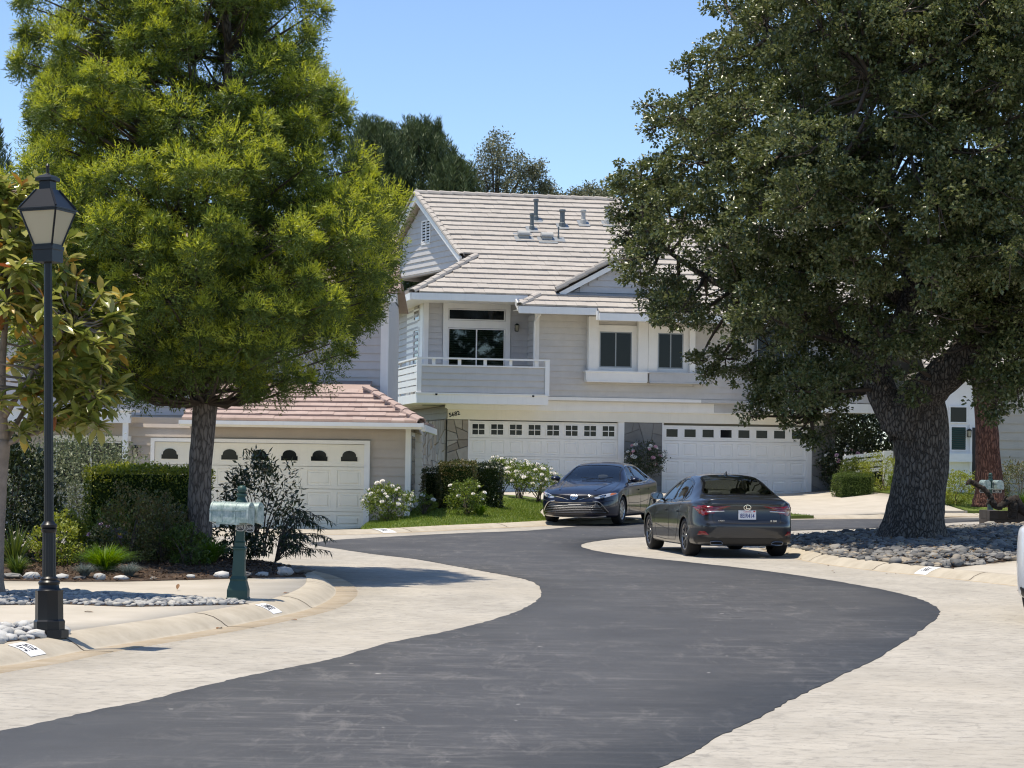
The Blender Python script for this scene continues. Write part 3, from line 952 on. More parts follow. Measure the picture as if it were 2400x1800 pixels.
def siding(parent, p, d, nrm, L, z0, z1, mat, course=0.2, holes=(), t0=0.0, name='siding_board', clip=None):
    """lap boards on a wall: p start (x,y), d along, nrm outward; holes are (a0,a1,z0,z1)"""
    p = Vector((p[0], p[1], 0)); d = Vector((d[0], d[1], 0)).normalized(); nv = Vector((nrm[0], nrm[1], 0)).normalized()
    z = z0
    while z < z1 - 0.02:
        zt = min(z + course, z1)
        segs = [(0.0, L)]
        if clip: segs = clip((z + zt) / 2)
        for h in holes:
            if h[2] < zt - 0.02 and h[3] > z + 0.02:
                ns = []
                for a, b in segs:
                    if h[0] > a: ns.append((a, min(b, h[0])))
                    if h[1] < b: ns.append((max(a, h[1]), b))
                segs = [s_ for s_ in ns if s_[1] - s_[0] > 0.02]
        for a, b in segs:
            if b - a < .03: continue
            V = []
            for e in (a, b):
                q = p + d * e
                V += [q + Vector((0, 0, z)), q + nv * (t0 + 0.042) + Vector((0, 0, z)), q + nv * (t0 + 0.010) + Vector((0, 0, zt)), q + Vector((0, 0, zt))]
            mb = MB().add(V, [(0, 1, 2, 3), (7, 6, 5, 4), (0, 4, 5, 1), (1, 5, 6, 2), (2, 6, 7, 3), (3, 7, 4, 0)])
            if d.cross(nv).z > 0: mb.f = [tuple(reversed(f)) for f in mb.f]
            mb.build(name, mat, parent)
        z += course

def stones(parent, p, d, nrm, L, z0, z1, mat, r, smin=0.16, proud=0.035, name='stone', gap=0.012):
    p = Vector((p[0], p[1], 0)); d = Vector((d[0], d[1], 0)).normalized(); nv = Vector((nrm[0], nrm[1], 0)).normalized()
    polys = [[(0, z0), (L, z0), (L, z1), (0, z1)]]
    def area(q): return abs(sum(q[i][0] * q[(i + 1) % len(q)][1] - q[(i + 1) % len(q)][0] * q[i][1] for i in range(len(q)))) / 2
    out = []
    while polys:
        q = polys.pop()
        if area(q) < smin * smin * r.uniform(2.0, 5.5): out.append(q); continue
        xs_ = [a for a, _ in q]; ys_ = [b for _, b in q]
        cx = sum(xs_) / len(q) + r.uniform(-.1, .1) * (max(xs_) - min(xs_)); cy = sum(ys_) / len(q) + r.uniform(-.1, .1) * (max(ys_) - min(ys_))
        ang = (math.pi / 2 if (max(xs_) - min(xs_)) > (max(ys_) - min(ys_)) else 0) + r.uniform(-.45, .45)
        nx_, ny_ = -math.sin(ang), math.cos(ang)
        A, B = [], []
        for i in range(len(q)):
            a, b = q[i], q[(i + 1) % len(q)]
            da = (a[0] - cx) * nx_ + (a[1] - cy) * ny_; db = (b[0] - cx) * nx_ + (b[1] - cy) * ny_
            (A if da >= 0 else B).append(a)
            if da * db < 0:
                t = da / (da - db); m_ = (a[0] + (b[0] - a[0]) * t, a[1] + (b[1] - a[1]) * t); A.append(m_); B.append(m_)
        for s_ in (A, B):
            if len(s_) >= 3: polys.append(s_)
    for q in out:
        cx = sum(a for a, _ in q) / len(q); cy = sum(b for _, b in q) / len(q)
        pr = proud * r.uniform(.55, 1.3)
        V = []
        for sh, h in ((gap, 0.0), (gap, pr * .6), (gap + .018, pr)):
            for a, b in q:
                dl = math.hypot(a - cx, b - cy) + 1e-6; k = max(.3, 1 - sh / dl)
                e = p + d * (cx + (a - cx) * k) + nv * h
                V.append((e.x, e.y, cy + (b - cy) * k))
        m_ = len(q); Fc = []
        for l in range(2):
            Fc += [(l * m_ + i, l * m_ + (i + 1) % m_, (l + 1) * m_ + (i + 1) % m_, (l + 1) * m_ + i) for i in range(m_)]
        Fc.append(tuple(range(2 * m_, 3 * m_)))
        if d.cross(nv).z > 0: Fc = [tuple(reversed(f)) for f in Fc]
        MB().add(V, Fc).build(name, mat, parent)

PANEL_ME = {}
def panel_me(w_, h_, mat):
    k = (round(w_, 3), round(h_, 3), mat.name)
    if k not in PANEL_ME:
        a, b, c = w_ / 2, h_ / 2, 0.022
        V = []
        for e, z in ((0, 0), (0.012, -0.012), (0.05, -0.012), (0.065, 0.004)):
            for sx, sz in ((-1, -1), (1, -1), (1, 1), (-1, 1)):
                V.append((sx * (a - e), -z, sz * (b - e)))
        Fc = []
        for l in range(3):
            Fc += [(l * 4 + i, l * 4 + (i + 1) % 4, (l + 1) * 4 + (i + 1) % 4, (l + 1) * 4 + i) for i in range(4)]
        Fc.append((12, 13, 14, 15))
        me = new_mesh('panel', V, Fc); me.materials.append(mat)
        PANEL_ME[k] = me
    return PANEL_ME[k]

def garage_door(root, x0, x1, z0, z1, y, cols, rows, mat, kind, lines=None):
    """sectional door: slab with section gaps, raised panels, a row of windows in the top section"""
    W_ = (x1 - x0) / cols; hs = (z1 - z0) / rows
    mb = MB()
    zs = lines or [z0 + hs * i for i in range(rows + 1)]
    # frame grid of stiles and rails, so that each panel sits in its own opening
    for i in range(rows):
        a, b = zs[i] + 0.006, zs[i + 1] - 0.006
        mb.box(x0, x1, y + 0.016, y + 0.05, a, b)
        pz0, pz1 = a + .075, b - .075
        mb.box(x0, x1, y, y + 0.016, a, pz0); mb.box(x0, x1, y, y + 0.016, pz1, b)
        for c in range(cols + 1):
            xc = x0 + W_ * c
            l_, r_ = max(x0, xc - .075), min(x1, xc + .075)
            mb.box(l_, r_, y, y + 0.016, pz0, pz1)
    mb.box(x0, x1, y + 0.052, y + 0.07, z0, z1)
    dr = mb.build('garage_door', mat, root)
    for i in range(rows):
        a, b = zs[i] + 0.006, zs[i + 1] - 0.006
        for c in range(cols):
            xc = x0 + W_ * (c + .5); zc = (a + b) / 2; pw, ph = W_ - .15, (b - a) - .15
            if i < rows - 1:
                o = bpy.data.objects.new('panel', panel_me(pw - .004, ph - .004, mat)); C.objects.link(o); o.parent = dr; o.location = (xc, y + 0.001, zc)
            elif kind == 'plain':
                ww, wh = pw * .92, ph * .86
                f = MB()
                for s_ in (-1, 1):
                    f.box(xc + s_ * ww / 2 - .02, xc + s_ * ww / 2 + .02, y - .012, y + .018, zc - wh / 2 - .02, zc + wh / 2 + .02)
                    f.box(xc - ww / 2 + .02, xc + ww / 2 - .02, y - .012, y + .018, zc + s_ * wh / 2 - .02, zc + s_ * wh / 2 + .02)
                f.build('window_frame', mat, dr)
                bx(dr, 'window_pane', xc - ww / 2, xc + ww / 2, y + .004, y + .015, zc - wh / 2, zc + wh / 2, M['pane'])
            elif kind == 'grid':
                ww, wh = pw * .95, ph * .98
                f = MB()
                for s_ in (-1, 0, 1):
                    t = .022 if s_ else .012
                    f.box(xc + s_ * ww / 2 - t, xc + s_ * ww / 2 + t, y - .012, y + .018, zc - wh / 2 - .02, zc + wh / 2 + .02)
                for s_ in (-1, 0, 1):
                    t = .022 if s_ else .012
                    for e in (-1, 1):
                        f.box(min(xc + e * .013, xc + e * (ww / 2 - .022)), max(xc + e * .013, xc + e * (ww / 2 - .022)), y - .012, y + .018, zc + s_ * wh / 2 - t, zc + s_ * wh / 2 + t)
                f.build('window_frame', mat, dr)
                for sx in (0, 1):
                    for sz in (0, 1):
                        bx(dr, 'window_pane', xc + (-ww / 2 if sx == 0 else 0), xc + (0 if sx == 0 else ww / 2), y + .004, y + .015, zc + (-wh / 2 if sz == 0 else 0), zc + (0 if sz == 0 else wh / 2), M['pane'])
            elif kind == 'arch':
                ww, wh = 0.385, 0.245
                zb = zc - wh / 2 - .01
                def arch(sc, yy):
                    pts = [(-ww / 2 * sc, 0), (ww / 2 * sc, 0), (ww / 2 * sc, wh * .38)]
                    pts = [(-ww / 2, 0), (ww / 2, 0), (ww / 2, wh * .42)]
                    for k in range(9):
                        t = math.pi * k / 8
                        pts.append((ww / 2 * .86 * math.cos(t), wh * .42 + wh * .58 * math.sin(t) ** .8))
                    pts.append((-ww / 2, wh * .42))
                    return [(xc + a_ * sc, yy, zb + b_ * (1 + (sc - 1) * .5) - (sc - 1) * .06) for a_, b_ in pts]
                fill = MB().add([(xc - pw / 2, y + .001, zc - ph / 2), (xc + pw / 2, y + .001, zc - ph / 2), (xc + pw / 2, y + .001, zc + ph / 2), (xc - pw / 2, y + .001, zc + ph / 2)], [(0, 1, 2, 3)])
                fill.build('panel', mat, dr)
                A = arch(1.09, y - .012); n_ = len(A)
                B = [(p[0], y + .0, p[2]) for p in A]
                MB().add(A + B, [tuple(range(n_))] + [(i, n_ + i, n_ + (i + 1) % n_, (i + 1) % n_) for i in range(n_)]).build('window_frame', mat, dr)
                A = arch(1.0, y - .015); B = [(p[0], y - .0122, p[2]) for p in A]
                MB().add(A + B, [tuple(range(n_))] + [(i, n_ + i, n_ + (i + 1) % n_, (i + 1) % n_) for i in range(n_)]).build('window_pane', M['pane'], dr)
    return dr

def window(root, x0, x1, z0, z1, y, mull=1, fmat=None, depth=.05, slats=False, glass=None, name='window'):
    fmat = fmat or M['white']; t = .035
    mb = MB()
    mb.box(x0, x0 + t, y, y + depth, z0, z1); mb.box(x1 - t, x1, y, y + depth, z0, z1)
    mb.box(x0 + t, x1 - t, y, y + depth, z0, z0 + t); mb.box(x0 + t, x1 - t, y, y + depth, z1 - t, z1)
    for k in range(1, mull + 1):
        xc = x0 + (x1 - x0) * k / (mull + 1)
        mb.box(xc - .02, xc + .02, y, y + depth, z0 + t, z1 - t)
    wn = mb.build(name, fmat, root)
    for k in range(mull + 1):
        a = x0 + t + (x1 - x0 - 2 * t) * k / (mull + 1); b = x0 + t + (x1 - x0 - 2 * t) * (k + 1) / (mull + 1)
        bx(wn, 'pane', a + .002, b - .002, y + depth * .4, y + depth * .4 + .006, z0 + t + .001, z1 - t - .001, glass or M['glass'])
    if slats:
        zz = z0 + .06
        sm = None
        while zz < z1 - .05:
            V = [(x0 + t, y + depth + .05, zz), (x1 - t, y + depth + .05, zz), (x1 - t, y + depth + .075, zz + .055), (x0 + t, y + depth + .075, zz + .055)]
            V += [(a, b + .008, c - .004) for a, b, c in V]
            MB().hexa([V[0], V[1], V[5], V[4], V[3], V[2], V[6], V[7]]).build('shutter_slat', M['blind'], wn)
            zz += .075
    return wn

M['blind'] = paint('window_blind', (0.42, 0.46, 0.42), 0.6, 0.05)
M['glass'] = see_glass('clear_window_glass', (0.42, 0.50, 0.47), 0.05)
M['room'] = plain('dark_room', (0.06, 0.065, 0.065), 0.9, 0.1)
M['stoneA'] = stone_mat('ledge_stone', [(0.26, 0.22, 0.18), (0.36, 0.31, 0.26), (0.44, 0.39, 0.33), (0.30, 0.28, 0.25), (0.40, 0.31, 0.22)], .5)
M['stoneB'] = stone_mat('grey_slate_stone', [(0.17, 0.17, 0.165), (0.22, 0.22, 0.21), (0.26, 0.25, 0.23), (0.19, 0.185, 0.175)], .4)
M['mortar'] = plain('mortar', (0.16, 0.15, 0.135), 0.9, 0.1)

def wall_lamp(root, x, y, z, mat=None):
    mat = mat or M['lampblack']
    mb = MB()
    mb.box(x - .05, x + .05, y - .02, y, z - .1, z + .1)
    mb.beam((x, y - .02, z + .06), (x, y - .12, z + .1), .02, .02)
    mb.lathe([(.03, .14), (.075, .10), (.085, .08)], 8, (x, y - .13, z))
    mb.lathe([(.05, -.12), (.06, -.10)], 8, (x, y - .13, z))
    for k in range(4):
        a = math.pi / 4 + k * math.pi / 2
        mb.beam((x + .055 * math.cos(a), y - .13 + .055 * math.sin(a), z - .1), (x + .078 * math.cos(a), y - .13 + .078 * math.sin(a), z + .08), .01, .01, (1, 0, 0.1))
    o = mb.build('wall_lamp', mat, root)
    MB().lathe([(.045, -.098), (.066, .075)], 8, (x, y - .13, z)).build('lamp_glass', M['frosted'], o)
    return o

# ------------------------------------------------------------------ main house
hr = random.Random(3)
HA = empty('clapboard_house', (-2.037, 72.0, 0), rad(11), 'two storey grey clapboard duplex with two white garage doors and a balcony', 'house')
PITCHA = 0.58
def plane_w(v): return 6.78 + PITCHA * (v + 0.95)
# solid cores
bx(HA, 'lower_wall', 0.02, 12.85, 0.16, 10.5, 0.2, 3.3, M['olive'])
bx(HA, 'upper_wall', -0.60, 13.2, 1.35, 10.5, 3.3, 6.7, M['siding'])
bx(HA, 'projecting_wall', 2.77, 9.95, -0.33, 1.34, 3.5, 6.62, M['siding'])
# floor slab under the recessed balcony and room block behind the slider (open front)
mb = MB()
mb.box(-0.6, 2.77, 0.92, 1.34, 3.64, 4.0); mb.box(-0.6, -0.0, 0.92, 1.34, 4.0, 6.7); mb.box(2.13, 2.77, 0.92, 1.34, 4.0, 6.7); mb.box(0.0, 2.13, 0.92, 1.34, 6.42, 6.7)
mb.build('recess_wall', M['sidingblue'], HA)
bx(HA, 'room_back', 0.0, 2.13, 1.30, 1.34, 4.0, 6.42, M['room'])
siding(HA, (-0.6, 0.92), (1, 0), (0, -1), 3.37, 3.66, 6.62, M['sidingblue'], 0.2, [(0.55, 2.78, 3.6, 6.7)])
siding(HA, (2.77, 0.90), (0, -1), (-1, 0), 1.22, 3.66, 6.3, M['sidingblue'], 0.2)
siding(HA, (2.79, -0.33), (1, 0), (0, -1), 7.12, 3.64, 6.32, M['siding'], 0.2, [(1.62, 5.15, 4.1, 6.5)])
bx(HA, 'window_wall', 4.40, 7.95, -0.40, -0.331, 4.45, 6.36, M['siding'])
siding(HA, (-0.61, 9.5), (0, -1), (-1, 0), 8.6, 3.64, 6.62, M['sidingblue'], 0.2, [(7.2, 8.6, 3.6, 6.7)])
bx(HA, 'corner_board', -0.66, -0.50, 0.86, 0.93, 3.64, 6.62, M['white'])
bx(HA, 'corner_board', 2.72, 2.86, -0.375, -0.28, 3.62, 6.35, M['white'])
# slider with transom
for a in ((-0.03, 0.13), (2.0, 2.16)): bx(HA, 'door_trim', a[0], a[1], 0.84, 0.91, 3.66, 6.62, M['white'])
bx(HA, 'door_trim', 0.13, 2.0, 0.84, 0.91, 6.44, 6.62, M['white'])
bx(HA, 'door_trim', 0.13, 2.0, 0.84, 0.91, 5.82, 6.06, M['white'])
window(HA, 0.14, 1.99, 6.07, 6.43, 0.87, 0, M['white'], .05, False, M['pane'], 'transom_window')
window(HA, 0.14, 1.99, 3.68, 5.81, 0.87, 1, M['white'], .05, True, None, 'sliding_door')
wall_lamp(HA, 2.36, 0.9, 5.86)
# side windows in the left wall
def side_win(v0, v1, z0, z1):
    mb = MB()
    mb.box(-0.66, -0.61, v0, v0 + .05, z0, z1); mb.box(-0.66, -0.61, v1 - .05, v1, z0, z1)
    mb.box(-0.66, -0.61, v0 + .05, v1 - .05, z0, z0 + .05); mb.box(-0.66, -0.61, v0 + .05, v1 - .05, z1 - .05, z1)
    o = mb.build('window', M['white'], HA)
    bx(o, 'pane', -0.635, -0.628, v0 + .05, v1 - .05, z0 + .05, z1 - .05, M['pane'])
side_win(1.9, 3.1, 6.1, 6.48); side_win(1.9, 3.1, 4.2, 5.84)
bx(HA, 'window_trim', -0.64, -0.61, 1.2, 1.88, 3.66, 6.62, M['white']); bx(HA, 'window_trim', -0.64, -0.61, 3.12, 4.7, 3.66, 6.62, M['white'])
bx(HA, 'window_trim', -0.64, -0.61, 1.88, 3.12, 5.86, 6.08, M['white'])
# paired windows with pilasters and boxes
for a, b in ((4.42, 4.74), (6.04, 6.36), (6.37, 6.66), (7.74, 7.92)):
    bx(HA, 'pilaster', a, b, -0.62, -0.395, 4.46, 6.2, M['white'])
for x0, x1 in ((4.74, 6.04), (6.66, 7.74)):
    bx(HA, 'window_trim', x0 + .001, x0 + .07, -0.46, -0.402, 4.46, 5.95, M['white']); bx(HA, 'window_trim', x1 - .17, x1 - .001, -0.46, -0.402, 4.46, 5.95, M['white'])
    bx(HA, 'window_trim', x0 + .07, x1 - .17, -0.46, -0.402, 5.74, 5.95, M['white']); bx(HA, 'window_trim', x0 + .07, x1 - .17, -0.46, -0.402, 4.46, 4.6, M['white'])
    window(HA, x0 + .072, x1 - .172, 4.602, 5.738, -0.45, 1, M['leadgrey'], .04, False, M['pane'])
bx(HA, 'soffit_board', 4.74, 6.04, -0.42, -0.401, 5.96, 6.2, M['siding'])
def box_sill(u0, u1, mat):
    mb = MB().box(u0, u1, -0.68, -0.36, 4.16, 4.43).box(u0 - .03, u1 + .03, -0.71, -0.36, 4.43, 4.475).box(u0 + .02, u1 - .02, -0.70, -0.36, 4.12, 4.16)
    mb.build('window_box', mat, HA)
box_sill(4.33, 6.34, M['white']); box_sill(6.40, 8.32, M['primer'])
# header bands over the garages
bx(HA, 'header_board', 0.0, 12.45, -0.055, 0.16, 2.87, 3.19, M['cream'])
bx(HA, 'header_ledge', -0.02, 12.5, -0.11, 0.16, 3.19, 3.225, M['white'])
bx(HA, 'header_board', -0.05, 8.7, -0.14, 0.16, 3.225, 3.53, M['white'])
bx(HA, 'header_board', 8.705, 9.98, -0.135, 0.16, 3.225, 3.53, M['primer'])
bx(HA, 'header_ledge', 2.9, 8.2, -0.40, 0.16, 3.53, 3.63, M['white'])
bx(HA, 'header_ledge', 8.205, 10.0, -0.395, 0.16, 3.532, 3.63, M['primer'])
# garages
MB().tube([(2.70, -1.30, 6.2), (2.70, -.45, 6.0), (2.70, -.42, 5.6), (2.70, -.42, 3.7)], [.035] * 4, 8).build('downpipe', M['white'], HA)
garage_door(HA, 0.72, 5.56, 0.56, 2.84, 0.06, 8, 4, M['door'], 'grid', [0.56, 1.14, 1.72, 2.30, 2.84])
garage_door(HA, 7.06, 11.88, 0.56, 2.80, 0.06, 8, 4, M['whitedoor'], 'plain', [0.56, 1.14, 1.72, 2.30, 2.80])
for a, b in ((0.68, 0.719), (5.561, 5.76), (7.015, 7.059), (11.881, 12.05)):
    bx(HA, 'door_jamb', a, b, -0.03, 0.13, 0.5, 2.869, M['white'])
for a, b, mt, nm in ((0.0, 0.679, M['stoneA'], 'w'), (5.761, 7.014, M['stoneB'], 'm'), (12.051, 12.85, M['stoneB'], 'e')):
    pr = bx(HA, 'stone_pier', a, b, -0.02, 0.159, 0.2, 2.869, M['mortar'])
    stones(pr, (a, -0.021), (1, 0), (0, -1), b - a, 0.3, 2.865, mt, hr, 0.2 if nm == 'w' else .27, 0.04 if nm == 'w' else .02)
sw = bx(HA, 'stone_wall', -0.03, 0.019, 0.16, 8.0, 0.2, 2.86, M['mortar'])
stones(sw, (-0.031, 6.5), (0, -1), (-1, 0), 6.5, 0.4, 2.86, M['stoneA'], hr, 0.26)
siding(HA, (0.0, 8.0), (0, -1), (-1, 0), 8.1, 2.88, 3.3, M['olive'], 0.2)
# number 5682
nb = empty('house_number', (0.225, -0.058, 3.03)); nb.parent = HA
text_mesh('digits', '5682', 0.18, M['lampblack'], nb, Matrix.Rotation(rad(-14), 4, 'Y') @ Matrix.Rotation(rad(90), 4, 'X'), 0.008, bold=.004)
# balcony
BV = -1.35
mb = MB().box(-1.19, 2.97, BV - .02, 0.9, 3.34, 3.62).box(-1.19, -0.61, 0.901, 5.0, 3.34, 3.62)
mb.build('balcony_floor', M['white'], HA)
bx(HA, 'balcony_ledge', -1.22, 3.0, BV - .06, BV + .1, 3.621, 3.665, M['white'])
for x in (-0.58, 2.48): bx(HA, 'drain_hole', x - .035, x + .035, BV - .066, BV - .0605, 3.585, 3.635, M['black'])
siding(HA, (-1.06, BV + .04), (1, 0), (0, -1), 3.94, 3.68, 4.48, M['siding'], 0.2)
bx(HA, 'balcony_panel', -1.1, 2.93, BV + .041, BV + .08, 3.67, 4.49, M['siding'])
for x in (-1.12, 2.93): bx(HA, 'balcony_post', x - .07, x + .07, BV - .03, BV + .11, 3.666, 4.71, M['white'])
bx(HA, 'balcony_rail', -1.2, 3.0, BV - .05, BV + .13, 4.711, 4.76, M['white'])
bx(HA, 'balcony_rail', -1.05, 2.86, BV - .01, BV + .09, 4.49, 4.535, M['white'])
for k in range(1, 6):
    x = -1.12 + 4.05 * k / 5 - .35
    bx(HA, 'baluster', x - .05, x + .05, BV + .01, BV + .07, 4.536, 4.7105, M['white'])
# open slatted left side of the balcony
for k in range(4):
    z = 3.70 + k * .205
    bx(HA, 'balcony_slat', -1.17, -1.13, BV + .12, 4.95, z, z + .165, M['white'])
bx(HA, 'balcony_rail', -1.2, -1.06, BV + .131, 4.97, 4.711, 4.76, M['white']); bx(HA, 'balcony_rail', -1.18, -1.10, BV + .12, 4.95, 4.52, 4.56, M['white'])
for y in (0.8, 2.8, 4.9): bx(HA, 'balcony_post', -1.125, -1.07, y, y + .09, 3.625, 4.71, M['white'])
# right-hand balcony behind the oak
mb = MB().box(9.68, 13.82, BV - .02, 0.9, 3.27, 3.56).build('balcony_floor', M['white'], HA)
siding(HA, (9.8, BV + .04), (1, 0), (0, -1), 3.9, 3.6, 4.42, M['siding'], 0.2)
bx(HA, 'balcony_panel', 9.75, 13.74, BV + .041, BV + .08, 3.58, 4.43, M['siding'])
for x in (9.74, 13.74): bx(HA, 'balcony_post', x - .07, x + .07, BV - .03, BV + .11, 3.562, 4.64, M['white'])
bx(HA, 'balcony_rail', 9.65, 13.82, BV - .05, BV + .13, 4.641, 4.69, M['white'])
siding(HA, (9.97, 1.33), (1, 0), (0, -1), 3.2, 3.6, 6.6, M['siding'], 0.2, [(.5, 2.5, 3.6, 6.2)])
window(HA, 10.55, 12.4, 3.65, 6.1, 1.27, 1, M['white'], .05, False, M['pane'], 'sliding_door')
# ---- roof
RA = empty('roof'); RA.parent = HA
E0 = 0.366; SL = math.sqrt(1 + PITCHA ** 2)
def vrow(i): return -0.95 + (i + .5) * E0 / SL
def lfA(i):
    v = vrow(i)
    if v < 1.45: return v + 0.95 - 1.3 + .05
    return 0.62 - 0.205 * (v - 1.45)
def rtA(i):
    v = vrow(i)
    return 6.87 if v > 4.5 else 14.0
budget = [300]
tiles(RA, (0, -0.95, 6.78), (1, 0, 0), (0, 1, PITCHA), 21, E0, lfA, rtA, 0.33, M['tileA'], hr, lambda a, i: -1.3 < a < 5.6 and i > 2, budget)
# eave extension over the projecting wall: two more courses, then one further over the windows
ext = Vector((0, -0.95, 6.78)) - Vector((0, 1, PITCHA)).normalized() * (3 * E0)
tiles(RA, ext, (1, 0, 0), (0, 1, PITCHA), 3, E0, lambda i: (4.45, 2.02, 2.4)[i], lambda i: 9.9, 0.33, M['tileA'], hr, None, None, 'eave_tiles')
# decks
def deck(pts, nm='roof_deck', mat=None, th=.05):
    n_ = len(pts); b = [Vector(p) for p in pts]
    nn = (b[1] - b[0]).cross(b[2] - b[0]).normalized()
    if nn.z < 0: b.reverse(); nn = -nn
    MB().add(b + [p - nn * th for p in b], [tuple(range(n_)), tuple(reversed(range(n_, 2 * n_)))] + [(i, n_ + i, n_ + (i + 1) % n_, (i + 1) % n_) for i in range(n_)]).build(nm, mat or M['deck'], RA)
deck([(-1.3, -0.95, 6.775), (1.1, 1.45, 8.165), (0.6, 1.45, 8.165), (-0.25, 5.7, 10.63), (6.87, 5.7, 10.63), (6.87, 4.45, 9.9), (14, 4.45, 9.9), (14, -0.95, 6.775)])
deck([(2.05, -1.6, plane_w(-1.6) - .005), (2.65, -0.95, 6.77), (9.9, -0.95, 6.77), (9.9, -1.6, plane_w(-1.6) - .005)])
deck([(4.45, -1.9, plane_w(-1.9) - .005), (4.45, -1.6, plane_w(-1.6) - .007), (9.9, -1.6, plane_w(-1.6) - .007), (9.9, -1.9, plane_w(-1.9) - .005)])
# skirt roof on the left
def lfS(i): return 0.95 - (i + .5) * E0 / SL + .05 - 0.95
tiles(RA, (-1.3, 10.5, 6.78), (0, -1, 0), (1, 0, PITCHA), 6, E0, lambda i: 0.0, lambda i: 11.45 - (i + .5) * E0 / SL, 0.33, M['tileA'], hr, None, None, 'side_tiles')
deck([(-1.3, -0.95, 6.775), (1.1, 1.45, 8.165), (1.1, 10.5, 8.165), (-1.3, 10.5, 6.775)])
# back slope
deck([(-0.25, 5.7, 10.63), (6.87, 5.7, 10.63), (6.87, 10.8, 7.7), (-1.15, 10.0, 8.1)], 'back_slope', M['tileA'])
deck([(6.87, 4.45, 9.9), (14, 4.45, 9.9), (14, 10.8, 6.9), (6.87, 10.8, 6.9)], 'back_slope', M['tileA'])
caps(RA, (-1.3, -0.95, 6.79), (1.1, 1.45, 8.185), M['tileA'], .38)
caps(RA, (0.62, 1.45, 8.2), (-0.25, 5.7, 10.66), M['tileA'], .36, .2, .06)
caps(RA, (-0.25, 5.72, 10.66), (6.87, 5.72, 10.66), M['tileA'], .42)
caps(RA, (6.87, 5.7, 10.66), (6.87, 4.45, 9.93), M['tileA'], .36, .2, .06)
caps(RA, (2.0, -1.6, plane_w(-1.6) + .01), (2.68, -0.95, 6.80), M['tileA'], .3)
# gable end wall (left) with rake boards, boards and a louvred vent
G0, G1, G2 = Vector((0.98, 1.75, 7.9)), Vector((0.05, 5.75, 10.4)), Vector((-0.86, 9.75, 7.9))
MB().add([G0, G1, G2, G0 + Vector((.3, .06, 0)), G1 + Vector((.3, .06, 0)), G2 + Vector((.3, .06, 0))], [(0, 1, 2), (5, 4, 3), (0, 3, 4, 1), (1, 4, 5, 2), (2, 5, 3, 0)]).build('gable_wall', M['sidingblue'], HA)
gd = Vector((G2.x - G0.x, G2.y - G0.y)); gl = gd.length; gd.normalize()
def gclip(z):
    t = (z - 7.9) / 2.5
    return [(gl / 2 * t + .05, gl - gl / 2 * t - .05)] if t < .97 else []
vent_a0, vent_a1 = gl * .5 - .62, gl * .5 + .10
siding(HA, (G0.x, G0.y), gd, (-gd.y, gd.x), gl, 7.95, 10.35, M['sidingblue'], 0.2, [(vent_a0 - .05, vent_a1 + .05, 8.95, 9.68)], 0.0, 'siding_board', gclip)
ve = empty('gable_vent'); ve.parent = HA
vp = lambda a, o: (G0.x + gd.x * a - gd.y * o, G0.y + gd.y * a + gd.x * o)
def vbox(a0, a1, z0, z1, o0, o1, nm, mat):
    V = [(*vp(a0, o0), z0), (*vp(a1, o0), z0), (*vp(a1, o1), z0), (*vp(a0, o1), z0), (*vp(a0, o0), z1), (*vp(a1, o0), z1), (*vp(a1, o1), z1), (*vp(a0, o1), z1)]
    MB().hexa(V).build(nm, mat, ve)
mid = (vent_a0 + vent_a1) / 2
for a in (vent_a0 - .05, mid - .035, vent_a1 - .02): vbox(a, a + .07, 8.93, 9.7, 0, .05, 'vent_frame', M['white'])
for z in (8.9, 9.68): vbox(vent_a0 - .05, vent_a1 + .05, z, z + .06, 0, .05, 'vent_frame', M['white'])
vbox(vent_a0, vent_a1, 8.96, 9.68, .004, .008, 'vent_shadow', M['black'])
for a0, a1 in ((vent_a0 + .021, mid - .036), (mid + .036, vent_a1 - .021)):
    for k in range(7):
        z = 8.98 + k * .1
        V = [(*vp(a0, .012), z + .05), (*vp(a1, .012), z + .05), (*vp(a1, .045), z), (*vp(a0, .045), z), (*vp(a0, .012), z + .062), (*vp(a1, .012), z + .062), (*vp(a1, .045), z + .012), (*vp(a0, .045), z + .012)]
        MB().hexa(V).build('louvre_slat', M['white'], ve)
MB().beam((0.60, 1.45, 8.06), (-0.25, 5.7, 10.5), .07, .2).build('rake_board', M['white'], HA)
MB().beam((-0.25, 5.72, 10.5), (-1.1, 9.97, 8.05), .07, .2).build('rake_board', M['white'], HA)
caps(RA, (-1.12, 10.0, 8.16), (-0.25, 5.74, 10.66), M['tileA'], .36, .2, .06)
MB().add([(6.9, 4.5, 9.85), (6.9, 5.7, 10.55), (6.9, 8.0, 8.9), (6.85, 4.5, 9.85), (6.85, 5.7, 10.55), (6.85, 8.0, 8.9)], [(0, 1, 2), (5, 4, 3), (0, 3, 4, 1), (1, 4, 5, 2), (2, 5, 3, 0)]).build('gable_wall', M['cream'], HA)
